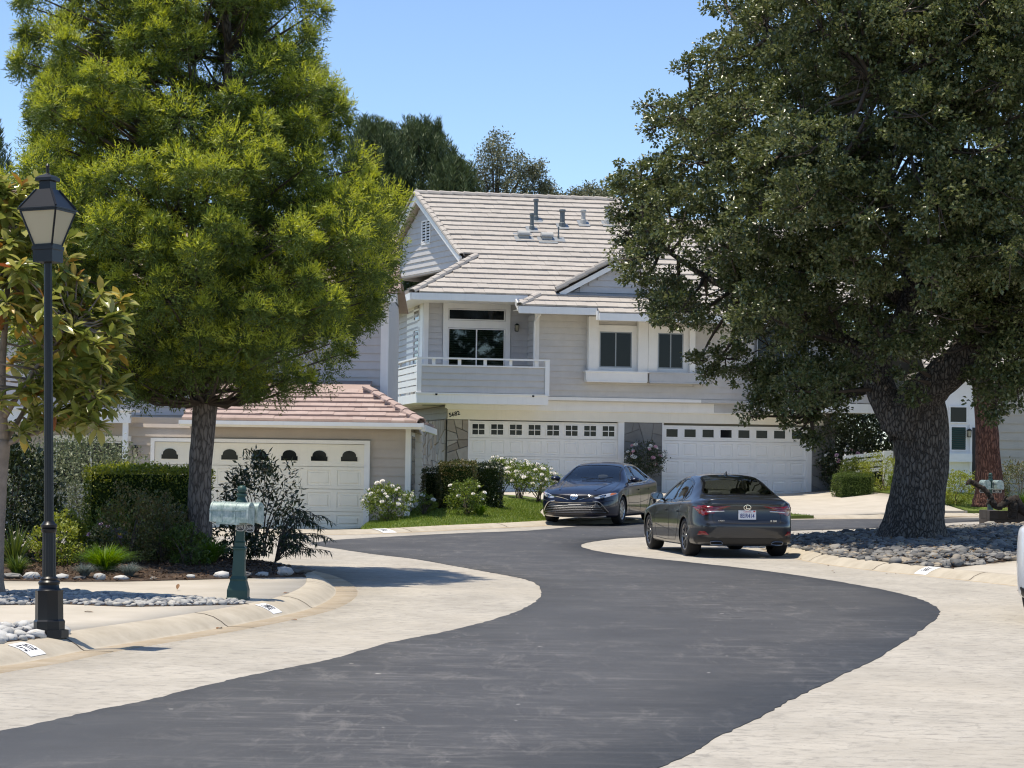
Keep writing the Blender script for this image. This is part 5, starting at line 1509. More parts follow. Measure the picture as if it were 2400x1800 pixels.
# ------------------------------------------------------------------ live oak
OAK = [(8.36,46.24,5.24,0.92),(11.63,45.97,6.28,0.55),(6.39,44.01,10.23,0.76),(9.72,44.33,11.48,0.56),(6.57,40.55,5.4,0.92),(5.06,41.96,10.62,0.53),(4.46,41.22,6.16,0.81),(5.36,46.29,9.95,0.72),(5.11,45.97,8.02,0.53),(4.95,40.31,6.31,0.52),(3.99,46.96,5.08,0.92),(5.22,44.51,9.16,0.85),(3.03,46.6,5.12,0.59),(5.25,44.6,3.15,0.64),(10.29,45.02,11.72,0.89),(5.1,47.97,8.61,0.88),(6.28,42.57,9.49,0.57),(6.0,39.39,8.47,0.62),(9.22,42.5,3.71,0.85),(9.71,45.14,5.68,0.84),(5.2,42.5,5.29,0.72),(8.86,41.44,5.38,0.93),(7.21,38.62,6.12,0.75),(4.33,44.7,5.81,0.87),(11.18,47.29,5.96,0.93),(6.3,40.16,6.78,0.88),(11.23,44.67,7.96,0.65),(9.36,45.87,11.44,0.76),(8.5,44.74,8.54,0.85),(7.14,38.83,4.86,0.57),(7.86,43.33,12.24,0.53),(4.74,42.78,10.63,0.52),(6.46,44.69,8.93,0.77),(4.36,42.56,8.26,0.87),(10.39,46.31,8.82,0.79),(5.48,44.79,11.48,0.75),(8.39,47.44,9.73,0.5),(2.97,46.13,7.08,0.56),(4.22,46.71,10.21,0.3),(8.4,48.31,10.93,0.72),(6.4,48.07,10.18,0.72),(6.47,46.36,10.16,0.87),(8.95,41.45,9.78,0.57),(6.63,41.47,8.85,0.74),(6.57,45.72,3.28,0.37),(6.24,45.72,6.97,0.78),(9.76,42.12,10.41,0.87),(8.13,41.36,7.9,0.85),(8.48,38.77,5.4,0.83),(8.96,45.42,12.68,0.41),(8.38,41.91,10.97,0.91),(3.35,45.23,6.5,0.57),(7.39,41.18,11.69,0.52),(10.28,40.87,8.43,0.52),(4.26,46.08,9.22,0.58),(8.2,47.27,10.97,0.72),(4.74,41.77,4.31,0.83),(10.67,41.84,5.54,0.55),(11.74,45.25,6.03,0.33),(7.38,40.85,8.58,0.65),(7.54,42.36,8.89,0.56),(10.52,46.23,6.3,0.7),(10.27,44.27,7.47,0.76),(8.16,39.47,7.97,0.51),(10.92,45.4,8.02,0.5),(6.5,44.26,3.51,0.47),(5.93,41.17,11.12,0.57),(5.85,47.13,9.26,0.57),(4.22,43.62,9.8,0.37),(8.37,41.04,10.5,0.51),(5.81,44.2,12.38,0.49),(11.3,46.58,8.08,0.52),(5.49,42.74,11.87,0.57),(3.62,44.97,7.56,0.74),(3.03,46.98,7.45,0.77),(9.36,40.22,9.85,0.74),(6.33,42.27,6.62,0.78),(5.68,41.53,6.47,0.53),(8.24,41.82,11.81,0.37),(5.39,43.73,11.7,0.64),(9.95,47.46,7.44,0.79),(9.07,42.92,6.7,0.87),(4.34,43.55,5.66,0.53),(8.23,38.78,6.37,0.52),(7.59,42.79,10.16,0.66),(7.77,45.06,4.23,0.54),(7.22,45.42,11.33,0.7),(10.41,41.31,4.38,0.43),(10.6,43.06,7.9,0.7),(9.34,43.69,3.05,0.49),(7.96,45.85,12.17,0.69),(7.66,46.01,9.42,0.61),(5.62,47.34,10.84,0.88),(9.89,42.66,6.24,0.56),(8.98,39.46,7.09,0.58),(9.91,45.14,9.66,0.89),(8.62,43.87,5.81,0.86),(7.77,45.35,4.97,0.64),(11.14,44.68,10.12,0.34),(10.1,48.07,6.22,0.9),(8.85,45.21,4.14,0.77),(4.09,47.02,7.75,0.61),(8.92,45.65,7.24,0.67),(8.4,39.55,9.6,0.75),(10.25,45.0,3.72,0.69),(6.46,47.49,7.7,0.64),(4.94,47.75,6.85,0.58),(7.92,45.4,6.2,0.83),(5.09,45.23,3.96,0.92),(3.29,44.09,6.32,0.84),(9.5,46.01,4.42,0.82),(2.7,46.05,8.85,0.3),(9.04,41.48,6.52,0.65),(4.01,42.6,5.67,0.62),(5.36,41.87,2.97,0.66),(8.22,38.66,8.16,0.61),(6.27,43.81,8.76,0.52),(11.13,43.55,5.64,0.52),(5.62,43.55,4.62,0.77),(10.84,44.48,6.16,0.52),(10.12,41.67,3.5,0.51),(7.2,41.31,10.8,0.91),(4.12,43.64,6.78,0.75),(8.86,43.36,11.3,0.82),(6.03,44.88,7.63,0.86),(5.02,46.82,11.64,0.53),(10.87,43.8,9.7,0.47),(3.74,43.2,7.9,0.54),(4.73,45.95,4.71,0.62),(4.39,46.31,10.46,0.3),(10.57,46.82,8.06,0.52),(2.48,45.12,5.69,0.48),(6.83,47.4,6.35,0.82),(2.62,46.84,6.3,0.53),(7.48,40.2,10.19,0.72),(8.77,46.34,8.8,0.88),(4.59,43.62,11.57,0.57),(5.34,40.57,8.75,0.53),(9.51,47.2,9.04,0.53),(9.85,40.67,7.11,0.69),(6.56,45.52,12.08,0.55),(7.51,46.86,12.62,0.74),(8.95,40.14,6.82,0.52),(7.0,41.34,7.22,0.83),(2.77,46.2,8.4,0.3),(3.09,45.24,4.85,0.63),(6.47,48.12,9.09,0.56),(11.46,45.4,9.85,0.3),(6.11,45.08,4.1,0.65),(10.21,46.69,4.97,0.52),(7.62,41.24,9.88,0.5),(9.66,43.71,7.82,0.51),(4.75,43.94,5.15,0.57),(5.64,43.21,7.96,0.51),(10.31,43.08,5.32,0.59),(5.15,45.47,10.45,0.85),(3.24,44.24,8.34,0.5),(10.69,46.95,9.96,0.54),(10.49,47.44,8.63,0.77),(6.87,42.83,10.78,0.7),(2.54,45.35,7.29,0.51),(6.68,42.93,7.74,0.57),(10.3,41.26,9.3,0.34),(5.55,46.97,7.87,0.76),(6.36,44.78,6.0,0.68),(3.67,46.27,8.43,0.52),(3.5,46.05,9.64,0.35),(5.88,47.36,4.82,0.92),(9.0,43.08,5.16,0.63),(3.7,46.95,8.91,0.68),(8.18,43.49,10.18,0.76),(4.26,41.9,7.0,0.6),(4.64,42.31,9.86,0.55),(11.21,45.18,4.19,0.59),(7.81,38.6,6.95,0.64),(10.49,42.7,6.87,0.76),(4.49,47.06,9.42,0.72),(10.14,44.28,5.09,0.64),(8.8,40.36,9.09,0.5),(6.6,38.56,9.35,0.64),(4.14,45.65,10.96,0.41),(4.91,45.33,7.08,0.79),(5.42,45.27,5.63,0.51),(4.39,44.79,7.86,0.57),(6.45,41.81,5.67,0.81),(4.22,45.71,6.52,0.53),(9.1,43.43,10.36,0.74),(6.76,48.32,7.38,0.65),(6.35,46.34,3.34,0.67),(4.61,41.24,7.18,0.59),(10.56,42.39,9.66,0.33),(6.43,43.71,11.52,0.62),(3.25,44.38,4.57,0.54),(9.67,39.98,7.8,0.62),(5.92,43.43,7.27,0.64),(5.03,41.27,10.66,0.55),(4.15,45.0,9.66,0.58),(10.22,40.64,5.59,0.69),(10.54,43.45,3.42,0.41),(11.46,46.04,4.23,0.55),(4.98,42.18,8.86,0.6),(11.42,45.01,6.74,0.61),(9.24,44.62,5.01,0.71),(4.8,45,3.28,0.42),(5.06,45,2.9,0.36),(5.49,45,2.65,0.36),(5.78,45,2.36,0.28),(6.12,45,2.79,0.42),(4.26,45.5,3.71,0.45),(3.75,45.6,3.67,0.28),(3.86,45.6,3.41,0.2),(5.26,44.6,3.19,0.5),(5.82,44.4,3.19,0.5),(6.42,44.2,3.19,0.45),(4.73,45,2.56,0.22),(5.91,45,2.11,0.16),(8.8,41.4,2.78,0.38),(9.19,41.4,3.1,0.5),(9.25,41.5,3.68,0.6),(7.41,41.6,2.92,0.22),(7.17,41.6,3.27,0.25),(8.79,41.2,3.59,0.5),(9.43,41.3,4.22,0.7),(6.9,39.0,8.57,0.85),(5.0,41.2,8.13,0.58),(8.4,40.7,8.41,0.61),(5.97,40.07,10.32,0.87),(7.67,39.71,6.33,0.81),(6.76,39.37,10.32,0.62),(6.08,39.18,6.04,0.86),(9.04,39.7,10.62,0.72),(5.62,38.84,10.65,0.74),(4.89,40.04,10.45,0.87),(5.13,40.36,7.69,0.6),(5.12,38.9,7.04,0.82),(8.43,40.74,9.66,0.7),(5.94,39.76,5.19,0.68),(7.76,39.63,5.19,0.6),(7.34,38.85,9.92,0.74),(8.8,41.17,8.92,0.61),(6.89,38.67,7.58,0.82),(5.59,38.92,9.42,0.59),(9.35,39.68,5.16,0.81),(7.05,39.67,7.81,0.77),(7.85,39.9,8.95,0.76),(4.89,39.07,9.87,0.58),(8.94,38.99,7.82,0.79),(6.49,39.53,9.27,0.68),(5.88,41.12,7.46,0.75),(6.06,40.77,9.13,0.67),(9.28,38.76,9.72,0.85),(9.38,39.43,8.54,0.72),(5.79,40.44,5.94,0.58),(9.14,38.64,8.69,0.62),(9.5,40.45,8.88,0.66),(9.44,40.8,10.61,0.84),(5.07,39.37,6.13,0.61),(5.36,39.8,9.27,0.88),(5.36,41.46,5.5,0.7),(7.78,40.57,5.46,0.75),(8.84,39.26,6.15,0.68),(7.44,40.55,7.7,0.74),(8.22,40.36,10.74,0.63),(7.87,40.56,6.65,0.74),(8.05,38.76,10.7,0.63),(5.54,40.79,6.69,0.61),(8.05,38.66,9.17,0.89),(8.48,39.93,6.4,0.56)]
OAK += [(8.68,41.8,4.71,0.6),(9.26,41.6,5.17,0.7),(8.9,41.4,5.78,0.7),(9.25,41.2,4.52,0.6),(8.28,41.0,5.26,0.5),(9.01,42.6,4.21,0.5),(8.08,41.2,5.74,0.5),(8.33,45.5,5.65,0.7),(7.88,45.8,5.32,0.7),(7.33,45.6,4.96,0.6),(8.61,46,4.75,0.6),(8.27,46.5,4.16,0.6),(6.89,45.5,4.43,0.6),(6.43,45.2,3.56,0.5),(6.2,42,4.69,0.6),(5.49,42,5.15,0.6),(5.06,43,4.74,0.6),(4.59,44,5.3,0.6),(5.09,42,5.78,0.6)]
OAK += [(7.09,41.2,4.07,0.5),(7.67,41,4.33,0.55),(8.09,41,4.72,0.6),(6.68,41.5,3.88,0.5),(8.39,41.3,4.13,0.42),(7.44,41.2,3.76,0.3),(6.4,42.2,3.52,0.4),(8.72,41.2,3.28,0.4)]
OAK += [(2.37,46.4,7.22,0.32),(2.6,46.2,6.72,0.36),(2.32,46.3,6.29,0.32),(2.88,46,7.09,0.4),(2.27,46.4,5.83,0.28),(2.8,46.2,7.55,0.4),(2.56,46,5.44,0.36),(2.93,45.8,6.03,0.4),(2.11,46.5,7.31,0.2),(2.13,46.5,6.7,0.18)]
OK_ = empty('live_oak', (7.65, 43.3, 0.2), 0, 'huge live oak with rugged dark trunk standing in the cobble bed', 'tree')
oo = Vector((7.65, 43.3, 0.2))
to = random.Random(4)
mb = MB()
# trunk with flared root and a lean towards the right fork
tp = [(-.04, 0, -.15), (-.03, 0, .05), (-.0, 0, .35), (.08, 0, .9), (.15, 0, 1.5), (.12, 0, 2.1), (.06, 0, 2.55), (.1, 0, 2.8)]
cpt = catmull(tp, 5); n_ = len(cpt); NS = 40
V = []
for i, p in enumerate(cpt):
    z = p.z
    r0 = float(np.interp(z, [-.15, .05, .35, .9, 1.5, 2.1, 2.5, 2.8], [.78, .665, .565, .515, .51, .535, .56, .46]))
    for k in range(NS):
        a = 2 * math.pi * k / NS
        fl = 1 + .07 * math.sin(3 * a + .5) * ss((1.6 - z) / 1.6) + .10 * max(0, math.sin(5 * a + 1)) * ss((.5 - z) / .6) + .02 * math.sin(9 * a + z * 2) + to.uniform(-.012, .012)
        V.append((p.x + r0 * fl * math.cos(a), p.y + r0 * fl * math.sin(a) * .92, z))
Fc = [(i * NS + k, i * NS + (k + 1) % NS, (i + 1) * NS + (k + 1) % NS, (i + 1) * NS + k) for i in range(n_ - 1) for k in range(NS)]
mb.add(V, Fc + [tuple(range((n_ - 1) * NS, n_ * NS))])
def limb(pts, r0, r1, n=12, per=5):
    c = catmull([Vector(p) - oo for p in pts], per); m_ = len(c)
    mb.tube(c, [(r0 + (r1 - r0) * (i / (m_ - 1)) ** .8) for i in range(m_)], n, 0, True, .05, to)
    return c
lp = []
lp += limb([(7.45, 43.3, 2.2), (7.62, 43.15, 2.75), (7.95, 43.0, 3.15), (8.4, 42.8, 3.57), (8.78, 42.6, 4.13), (8.98, 42.5, 4.84), (8.8, 42.4, 5.71), (8.29, 42.3, 6.49), (7.9, 42.5, 7.15), (8.02, 42.6, 7.97), (7.73, 42.8, 9.2)], .46, .10, 16)
lp += limb([(7.5, 43.3, 2.3), (7.2, 43.4, 2.75), (7.0, 43.6, 3.34), (7.2, 43.8, 4.01), (7.6, 44.0, 4.6), (7.7, 44.4, 5.6), (7.2, 44.8, 7.2), (6.6, 45.0, 8.8)], .38, .09, 14)
lp += limb([(7.05, 43.55, 3.2), (6.75, 44.0, 3.05), (6.34, 44.5, 2.92), (5.91, 45.0, 2.6)], .13, .03, 8)
lp += limb([(7.1, 43.6, 3.5), (6.45, 44.2, 4.02), (5.69, 44.8, 4.46), (4.75, 45.4, 4.9), (3.86, 46.0, 5.4), (3.0, 46.2, 6.0)], .17, .04, 8)
lp += limb([(7.55, 44.2, 4.9), (6.6, 44.8, 5.6), (5.5, 45.4, 6.6), (4.4, 46, 7.6), (3.6, 46.3, 8.6)], .18, .04, 8)
lp += limb([(7.3, 44.7, 6.8), (6.2, 44.4, 7.8), (5.4, 44.2, 9.0), (4.8, 44.2, 10.2)], .16, .04, 8)
lp += limb([(8.9, 42.5, 5.2), (9.8, 42.2, 6.2), (10.8, 42.2, 7.2), (11.6, 42.5, 8.2)], .2, .05, 8)
lp += limb([(8.7, 42.6, 4.0), (9.5, 41.5, 4.3), (10.4, 40.6, 4.4), (11.2, 40.0, 4.0)], .17, .04, 8)
lp += limb([(8.3, 42.3, 6.5), (7.6, 41.0, 7.2), (6.8, 40.2, 7.9), (6.2, 39.6, 8.4)], .15, .04, 8)
lp += limb([(7.6, 44.1, 4.7), (8.6, 45.6, 5.8), (9.6, 46.6, 7.0)], .17, .04, 8)
mb.build('trunk', M['oakbark'], OK_, True)
bm_ = MB(); subs = []
for x, y, z, r_ in OAK:
    p = Vector((x, y, z)) - oo
    q = min(lp, key=lambda l: (l - p).length)
    mid_ = (q * .45 + p * .55) + Vector((to.uniform(-.2, .2), to.uniform(-.2, .2), to.uniform(-.25, .05)))
    bm_.tube(catmull([q, mid_, p], 3), [.045, .04, .035, .03, .025, .02, .012], 5, 0, False)
    for k in range(5):
        e = p + Vector((to.gauss(0, 1), to.gauss(0, 1), to.gauss(0, .8))).normalized() * r_ * .9
        bm_.tube([p, (p + e) / 2 + Vector((0, 0, -.05)), e], [.014, .01, .004], 4, 0, False)
bm_.build('branches', M['twig'], OK_, True)
Ps, As, Ns = [], [], []
for x, y, z, r_ in OAK:
    c = np.array([x - oo.x, y - oo.y, z - oo.z])
    k = max(5, int(34 * (r_ / .7) ** 2))          # leafy twig ends carried by this bough
    d = rand_unit(k); rr = r_ * nrg.uniform(.3, 1.1, k) ** .6
    tips = c + d * rr[:, None] * np.array([1.08, 1.08, .85])
    cr = nrg.uniform(.10, .22, k)
    per = 50
    g_ = rand_unit(k * per).reshape(k, per, 3) * (nrg.random((k, per, 1)) ** .45)
    g_[:, :, 2] *= .7
    base = tips[:, None, :] + g_ * cr[:, None, None]
    ax_ = g_ * .9 + nrg.normal(size=(k, per, 3)) * .5 + d[:, None, :] * .25
    nn = np.tile([0, 0, 1.0], (k * per, 1)) + nrg.normal(size=(k * per, 3)) * .5 + g_.reshape(-1, 3) * .5
    Ps.append(base.reshape(-1, 3)); As.append(ax_.reshape(-1, 3)); Ns.append(nn)
P = np.concatenate(Ps); n = len(P)
leaf_obj('crown', leaf_arrays(P, np.concatenate(As), np.concatenate(Ns), nrg.uniform(.065, .11, n), nrg.uniform(.042, .068, n), .22, .5), [M['oakleaf']], OK_)

# ------------------------------------------------------------------ young magnolia behind the lamp post
tm = random.Random(8)
MG = empty('young_magnolia', (-5.43, 24.2, 0.12), 0, 'young magnolia with big glossy leaves, some turning orange, behind the lamp post', 'tree')
mb = MB()
mb.tube(catmull([(0, 0, -.05), (0.0, 0, .5), (.02, 0, 1.2), (.05, 0, 1.65)], 5), [float(np.interp(i, [0, 2, 15], [.11, .075, .065])) for i in range(16)], 12, 0, True, .03, tm)
ros = []
heads = []
for k in range(150):
    a = tm.uniform(0, 6.28); z = tm.uniform(1.75, 4.4)
    R0 = float(np.interp(z, [1.7, 2.1, 2.6, 3.2, 3.8, 4.4], [.75, 1.18, 1.22, 1.0, .75, .35])) * tm.uniform(.45, 1.08)
    heads.append(Vector((.05 + R0 * math.cos(a), R0 * math.sin(a) * .9, z)))
heads += [Vector((.95, -.2, 2.05)), Vector((1.15, -.1, 2.45)), Vector((1.2, .1, 2.2)), Vector((.85, -.25, 2.85)), Vector((1.0, 0, 3.05)), Vector((.65, -.2, 1.85)), Vector((.9, .1, 1.9)), Vector((1.2, -.1, 3.0)), Vector((.3, -.3, 1.75)), Vector((.55, -.3, 2.3)), Vector((.3, -.3, 3.9)), Vector((.05, -.2, 4.3))]
heads += [Vector((tm.uniform(.25, 1.25), tm.uniform(-.5, .3), tm.uniform(1.8, 3.3))) for _ in range(75)]
heads += [Vector((tm.uniform(-.2, .6), tm.uniform(-.5, .3), tm.uniform(3.0, 4.4))) for _ in range(34)]
stem = catmull([(.05, 0, 1.6), (.0, .05, 2.4), (.05, 0, 3.3), (0, 0, 4.3)], 6)
mb.tube(stem, [.05 * (1 - .7 * i / len(stem)) for i in range(len(stem))], 8)
forks = [catmull([(.05, 0, 1.6), (.35, -.05, 1.72), (.75, -.1, 1.85), (1.05, -.05, 2.1)], 5), catmull([(.05, 0, 1.6), (-.3, .1, 1.9), (-.7, .1, 2.4)], 5), catmull([(.05, 0, 1.62), (.2, .3, 2.0), (.4, .6, 2.6)], 5), catmull([(.05, 0, 1.9), (.4, -.2, 2.4), (.8, -.2, 2.9)], 5)]
for f in forks: mb.tube(f, [.032 * (1 - .6 * i / len(f)) for i in range(len(f))], 7)
allp = stem + [p for f in forks for p in f]
for h in heads:
    q = min(allp, key=lambda l: (l - h).length)
    mb.tube([q, (q + h) / 2 + Vector((0, 0, -.05)), h], [.014, .011, .008], 5, 0, False)
mb.build('trunk', M['magbark'], MG, True)
def big_leaf(name, seed, mat):
    r = random.Random(seed); V = []; n_ = 5
    prof = [0.06, .33, .47, .42, .02]
    for i in range(n_):
        y = i / (n_ - 1); dr_ = -.18 * y * y
        for s_ in (-1, 0, 1):
            V.append((s_ * prof[i] * .42, y, dr_ + abs(s_) * .07 * prof[i] / .47))
    Fc = []
    for i in range(n_ - 1):
        for s_ in (0, 1):
            Fc.append((i * 3 + s_, i * 3 + s_ + 1, (i + 1) * 3 + s_ + 1, (i + 1) * 3 + s_))
    me = new_mesh(name, V, Fc, True); me.materials.append(mat)
    return me
def leafmat_obj(name, cols, rough, spec, trans):
    m = Mat(name); oi = m.n('ShaderNodeObjectInfo'); g = m.n('ShaderNodeNewGeometry')
    ad = m.n('ShaderNodeMath', operation='ADD'); m.l(oi.outputs['Random'], ad.inputs[0]); m.l(g.outputs['Random Per Island'], ad.inputs[1])
    fr = m.n('ShaderNodeMath', operation='FRACT'); m.l(ad.outputs[0], fr.inputs[0])
    c = m.ramp(fr.outputs[0], [(i / (len(cols) - 1), k) for i, k in enumerate(cols)])
    m.set(c, rough, spec)
    tr_ = m.n('ShaderNodeBsdfTranslucent'); m.l(c, tr_.inputs[0]); mx = m.n('ShaderNodeMixShader'); mx.inputs[0].default_value = trans
    m.l(m.b.outputs[0], mx.inputs[1]); m.l(tr_.outputs[0], mx.inputs[2]); m.l(mx.outputs[0], m.out.inputs[0])
    return m.m
LM = leafmat_obj('magnolia_green', [(0.17, 0.21, 0.04), (0.25, 0.28, 0.055), (0.35, 0.35, 0.08), (0.45, 0.43, 0.15)], .26, .6, .4)
LO = leafmat_obj('magnolia_orange', [(0.48, 0.20, 0.04), (0.55, 0.36, 0.06), (0.58, 0.44, 0.10), (0.32, 0.08, 0.03)], .4, .4, .3)
lg = big_leaf('leaf', 1, LM); lo_ = big_leaf('leaf', 2, LO)
rest = [MB(), MB()]; cnt = 0
heads.sort(key=lambda h: (h.y + h.x * -.35))
for h in heads:
    young = tm.random() < .16
    nl = tm.randrange(10, 15)
    out = Vector((h.x, h.y, 0.0)); out = out.normalized() if out.length > .01 else Vector((0, 0, 1))
    for k in range(nl):
        a = k * 2.4 + tm.uniform(-.3, .3)
        el = tm.uniform(-.75, .45) if k < nl - 3 else tm.uniform(.6, 1.3)
        dr_ = Vector((math.cos(a) * math.cos(el), math.sin(a) * math.cos(el), math.sin(el))) + out * .25
        dr_.normalize()
        L_ = tm.uniform(.16, .25) * (.8 if el > .9 else 1)
        upv = Vector((0, 0, 1)) + Vector((tm.uniform(-.5, .5), tm.uniform(-.5, .5), 0))
        sd_ = dr_.cross(upv).normalized(); un = sd_.cross(dr_)
        base = h - out * .02 - Vector((0, 0, .02 * (k % 4)))
        mt = Matrix(((sd_.x * L_, dr_.x * L_, un.x * L_, base.x), (sd_.y * L_, dr_.y * L_, un.y * L_, base.y), (sd_.z * L_, dr_.z * L_, un.z * L_, base.z), (0, 0, 0, 1)))
        old = (young and k >= nl - 5) or tm.random() < .04
        if cnt < 300:
            o = bpy.data.objects.new('leaf', lo_ if old else lg); C.objects.link(o); o.parent = MG; o.matrix_local = mt; cnt += 1
        else:
            me = lo_ if old else lg
            rest[1 if old else 0].add([mt @ v.co for v in me.vertices], [tuple(p.vertices) for p in me.polygons])
o = rest[0].build('leaves', LM, MG, True); o['kind'] = 'stuff'
o = rest[1].build('orange_leaves', LO, MG, True); o['kind'] = 'stuff'

# ------------------------------------------------------------------ shrubs, hedges, flowers
def shrub(name, loc, rx, ry, rz_, n, L, W, mat, label, cat='shrub', group=None, fill=.45, flat=None, stems=7, up=.2, droop=0.0, seed=0, zc=None, fold=.2, nb=None):
    """leaf clumps spread through an ellipsoid, on stems from one root"""
    r = random.Random(seed + 77); ng = np.random.default_rng(seed + 5)
    root = empty(name, loc, 0, label, cat, group)
    zc = rz_ * .95 if zc is None else zc
    k = max(6, n // 26)
    ctr = ng.normal(size=(k, 3)); ctr /= np.linalg.norm(ctr, axis=1, keepdims=True)
    ctr *= (ng.uniform(fill, 1.0, k) ** .6)[:, None]
    ctr = ctr * np.array([rx, ry, rz_]) + np.array([0, 0, zc]); ctr[:, 2] = np.maximum(ctr[:, 2], .03)
    mb = MB()
    for i in range(stems):
        e = ctr[r.randrange(k)]; a = r.uniform(0, 6.28)
        b0 = Vector((math.cos(a) * rx * .15, math.sin(a) * ry * .15, -.04))
        mb.tube(catmull([b0, (e[0] * .4, e[1] * .4, e[2] * .5), tuple(e)], 3), [.014, .013, .012, .01, .008, .006, .004], 5, 0, False)
    mb.build('stems', M['twig'], root, True)
    per = max(1, n // k)
    base = ctr[:, None, :] + ng.normal(size=(k, per, 3)) * np.array([rx, ry, rz_]) * .10
    out = ctr - np.array([0, 0, zc * .6]); out /= (np.linalg.norm(out, axis=1, keepdims=True) + 1e-6)
    ax_ = out[:, None, :] * .6 + ng.normal(size=(k, per, 3)) * .7 + np.array([0, 0, up - droop])
    P = base.reshape(-1, 3); P[:, 2] = np.maximum(P[:, 2], .015)
    m_ = len(P)
    nn = np.tile([0, 0, 1.0], (m_, 1)) + ng.normal(size=(m_, 3)) * .6
    leaf_obj('foliage', leaf_arrays(P, ax_.reshape(-1, 3), nn, ng.uniform(L * .7, L * 1.25, m_), ng.uniform(W * .7, W * 1.2, m_), fold, .5), [mat] if not isinstance(mat, list) else mat, root)
    return root, ctr

def hedge(name, loc, sx, sy, sz, n, L, W, mat, label, rz=0, seed=0, top=None):
    ng = np.random.default_rng(seed + 31)
    root = empty(name, loc, rz, label, 'hedge')
    def fr(k):
        # points on the five visible faces of a soft-edged box
        f = ng.random(k); P = np.empty((k, 3)); N = np.zeros((k, 3))
        ar = np.array([sx * sy, sx * sz, sx * sz, sy * sz, sy * sz]); ar = np.cumsum(ar / ar.sum())
        u, v = ng.uniform(-.5, .5, k), ng.uniform(-.5, .5, k)
        i = np.searchsorted(ar, f)
        P[:, 0] = np.where(i == 3, -.5 * sx, np.where(i == 4, .5 * sx, u * sx))
        P[:, 1] = np.where(i == 1, -.5 * sy, np.where(i == 2, .5 * sy, np.where(i >= 3, u * sy, v * sy)))
        P[:, 2] = np.where(i == 0, sz, (v + .5) * sz)
        N[:, 2] = (i == 0); N[:, 1] = np.where(i == 1, -1, np.where(i == 2, 1, 0)); N[:, 0] = np.where(i == 3, -1, np.where(i == 4, 1, 0))
        return P, N
    P, N = fr(n)
    bump_ = .05 * np.sin(P[:, 0] * 5.1 + 1) * np.cos(P[:, 2] * 6.3 + P[:, 1] * 4)
    P += N * (bump_ + ng.normal(size=n) * .03 - .03)[:, None]
    ax_ = N * .6 + ng.normal(size=(n, 3)) * .65 + np.array([0, 0, .35])
    nn = N + ng.normal(size=(n, 3)) * .6
    mi = None; mats = [mat]
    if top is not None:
        mats = [mat, top]; mi = np.repeat(((P[:, 2] > sz - .2) & (ng.random(n) < .85) | (ng.random(n) < .16)).astype(np.int32), 2)  # paler yellow green leaves, mostly near the top
    leaf_obj('foliage', leaf_arrays(P, ax_, nn, ng.uniform(L * .7, L * 1.3, n), ng.uniform(W * .7, W * 1.2, n), .2, .5), mats, root, mi)
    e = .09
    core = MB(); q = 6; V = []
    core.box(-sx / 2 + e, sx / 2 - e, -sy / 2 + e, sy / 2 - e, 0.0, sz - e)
    core.build('core_box', M['hedgecore'], root)  # solid box, darker green than the leaves, closes the view through the hedge
    return root
M['hedgecore'] = leafmat('hedge_dark_core', [(0.02, 0.035, 0.008), (0.03, 0.05, 0.012)], .8, 0.0, .1)
M['hedgeleaf'] = leafmat('hedge_leaf', [(0.05, 0.085, 0.018), (0.075, 0.12, 0.025), (0.12, 0.165, 0.035)], .4, .25)
M['hedgetip'] = leafmat('hedge_yellow_leaf', [(0.19, 0.23, 0.035), (0.27, 0.30, 0.05), (0.33, 0.34, 0.07)], .42, .35)
M['greyleaf'] = leafmat('grey_green_leaf', [(0.10, 0.13, 0.07), (0.15, 0.18, 0.095), (0.24, 0.26, 0.165)], .5, .2)
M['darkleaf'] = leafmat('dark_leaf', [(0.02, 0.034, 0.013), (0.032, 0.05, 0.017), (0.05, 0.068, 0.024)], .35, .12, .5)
M['bronze'] = leafmat('bronze_green_leaf', [(0.084, 0.096, 0.036), (0.120, 0.132, 0.043), (0.168, 0.120, 0.054), (0.120, 0.168, 0.042)], .4, .2)
M['yellowgreen'] = leafmat('yellow_green_leaf', [(0.18, 0.225, 0.04), (0.25, 0.29, 0.05), (0.32, 0.34, 0.08)], .45, .35)
M['roseleaf'] = leafmat('rose_leaf', [(0.09, 0.14, 0.03), (0.14, 0.195, 0.04), (0.21, 0.265, 0.06)], .4, .3)
M['freshgrass'] = leafmat('fresh_grass', [(0.07, 0.15, 0.015), (0.11, 0.21, 0.022), (0.18, 0.27, 0.04)], .45, .35)
M['bluegrass'] = leafmat('blue_fescue', [(0.10, 0.13, 0.12), (0.15, 0.18, 0.17), (0.2, 0.23, 0.22)], .6, .2)
M['strap'] = leafmat('strap_leaf', [(0.05, 0.09, 0.018), (0.09, 0.13, 0.025), (0.15, 0.17, 0.05)], .4, .25)
M['petalwhite'] = leafmat('white_petal', [(0.74, 0.73, 0.68), (0.80, 0.79, 0.76), (0.78, 0.72, 0.64)], .6, .25)
M['petalpink'] = leafmat('pink_petal', [(0.72, 0.44, 0.48), (0.78, 0.60, 0.60), (0.66, 0.30, 0.38)], .6, .25)
M['petalpurple'] = leafmat('purple_petal', [(0.36, 0.22, 0.46), (0.45, 0.32, 0.55)], .6, .2)
M['petalyellow'] = leafmat('yellow_petal', [(0.72, 0.46, 0.05), (0.76, 0.6, 0.12)], .6, .2)
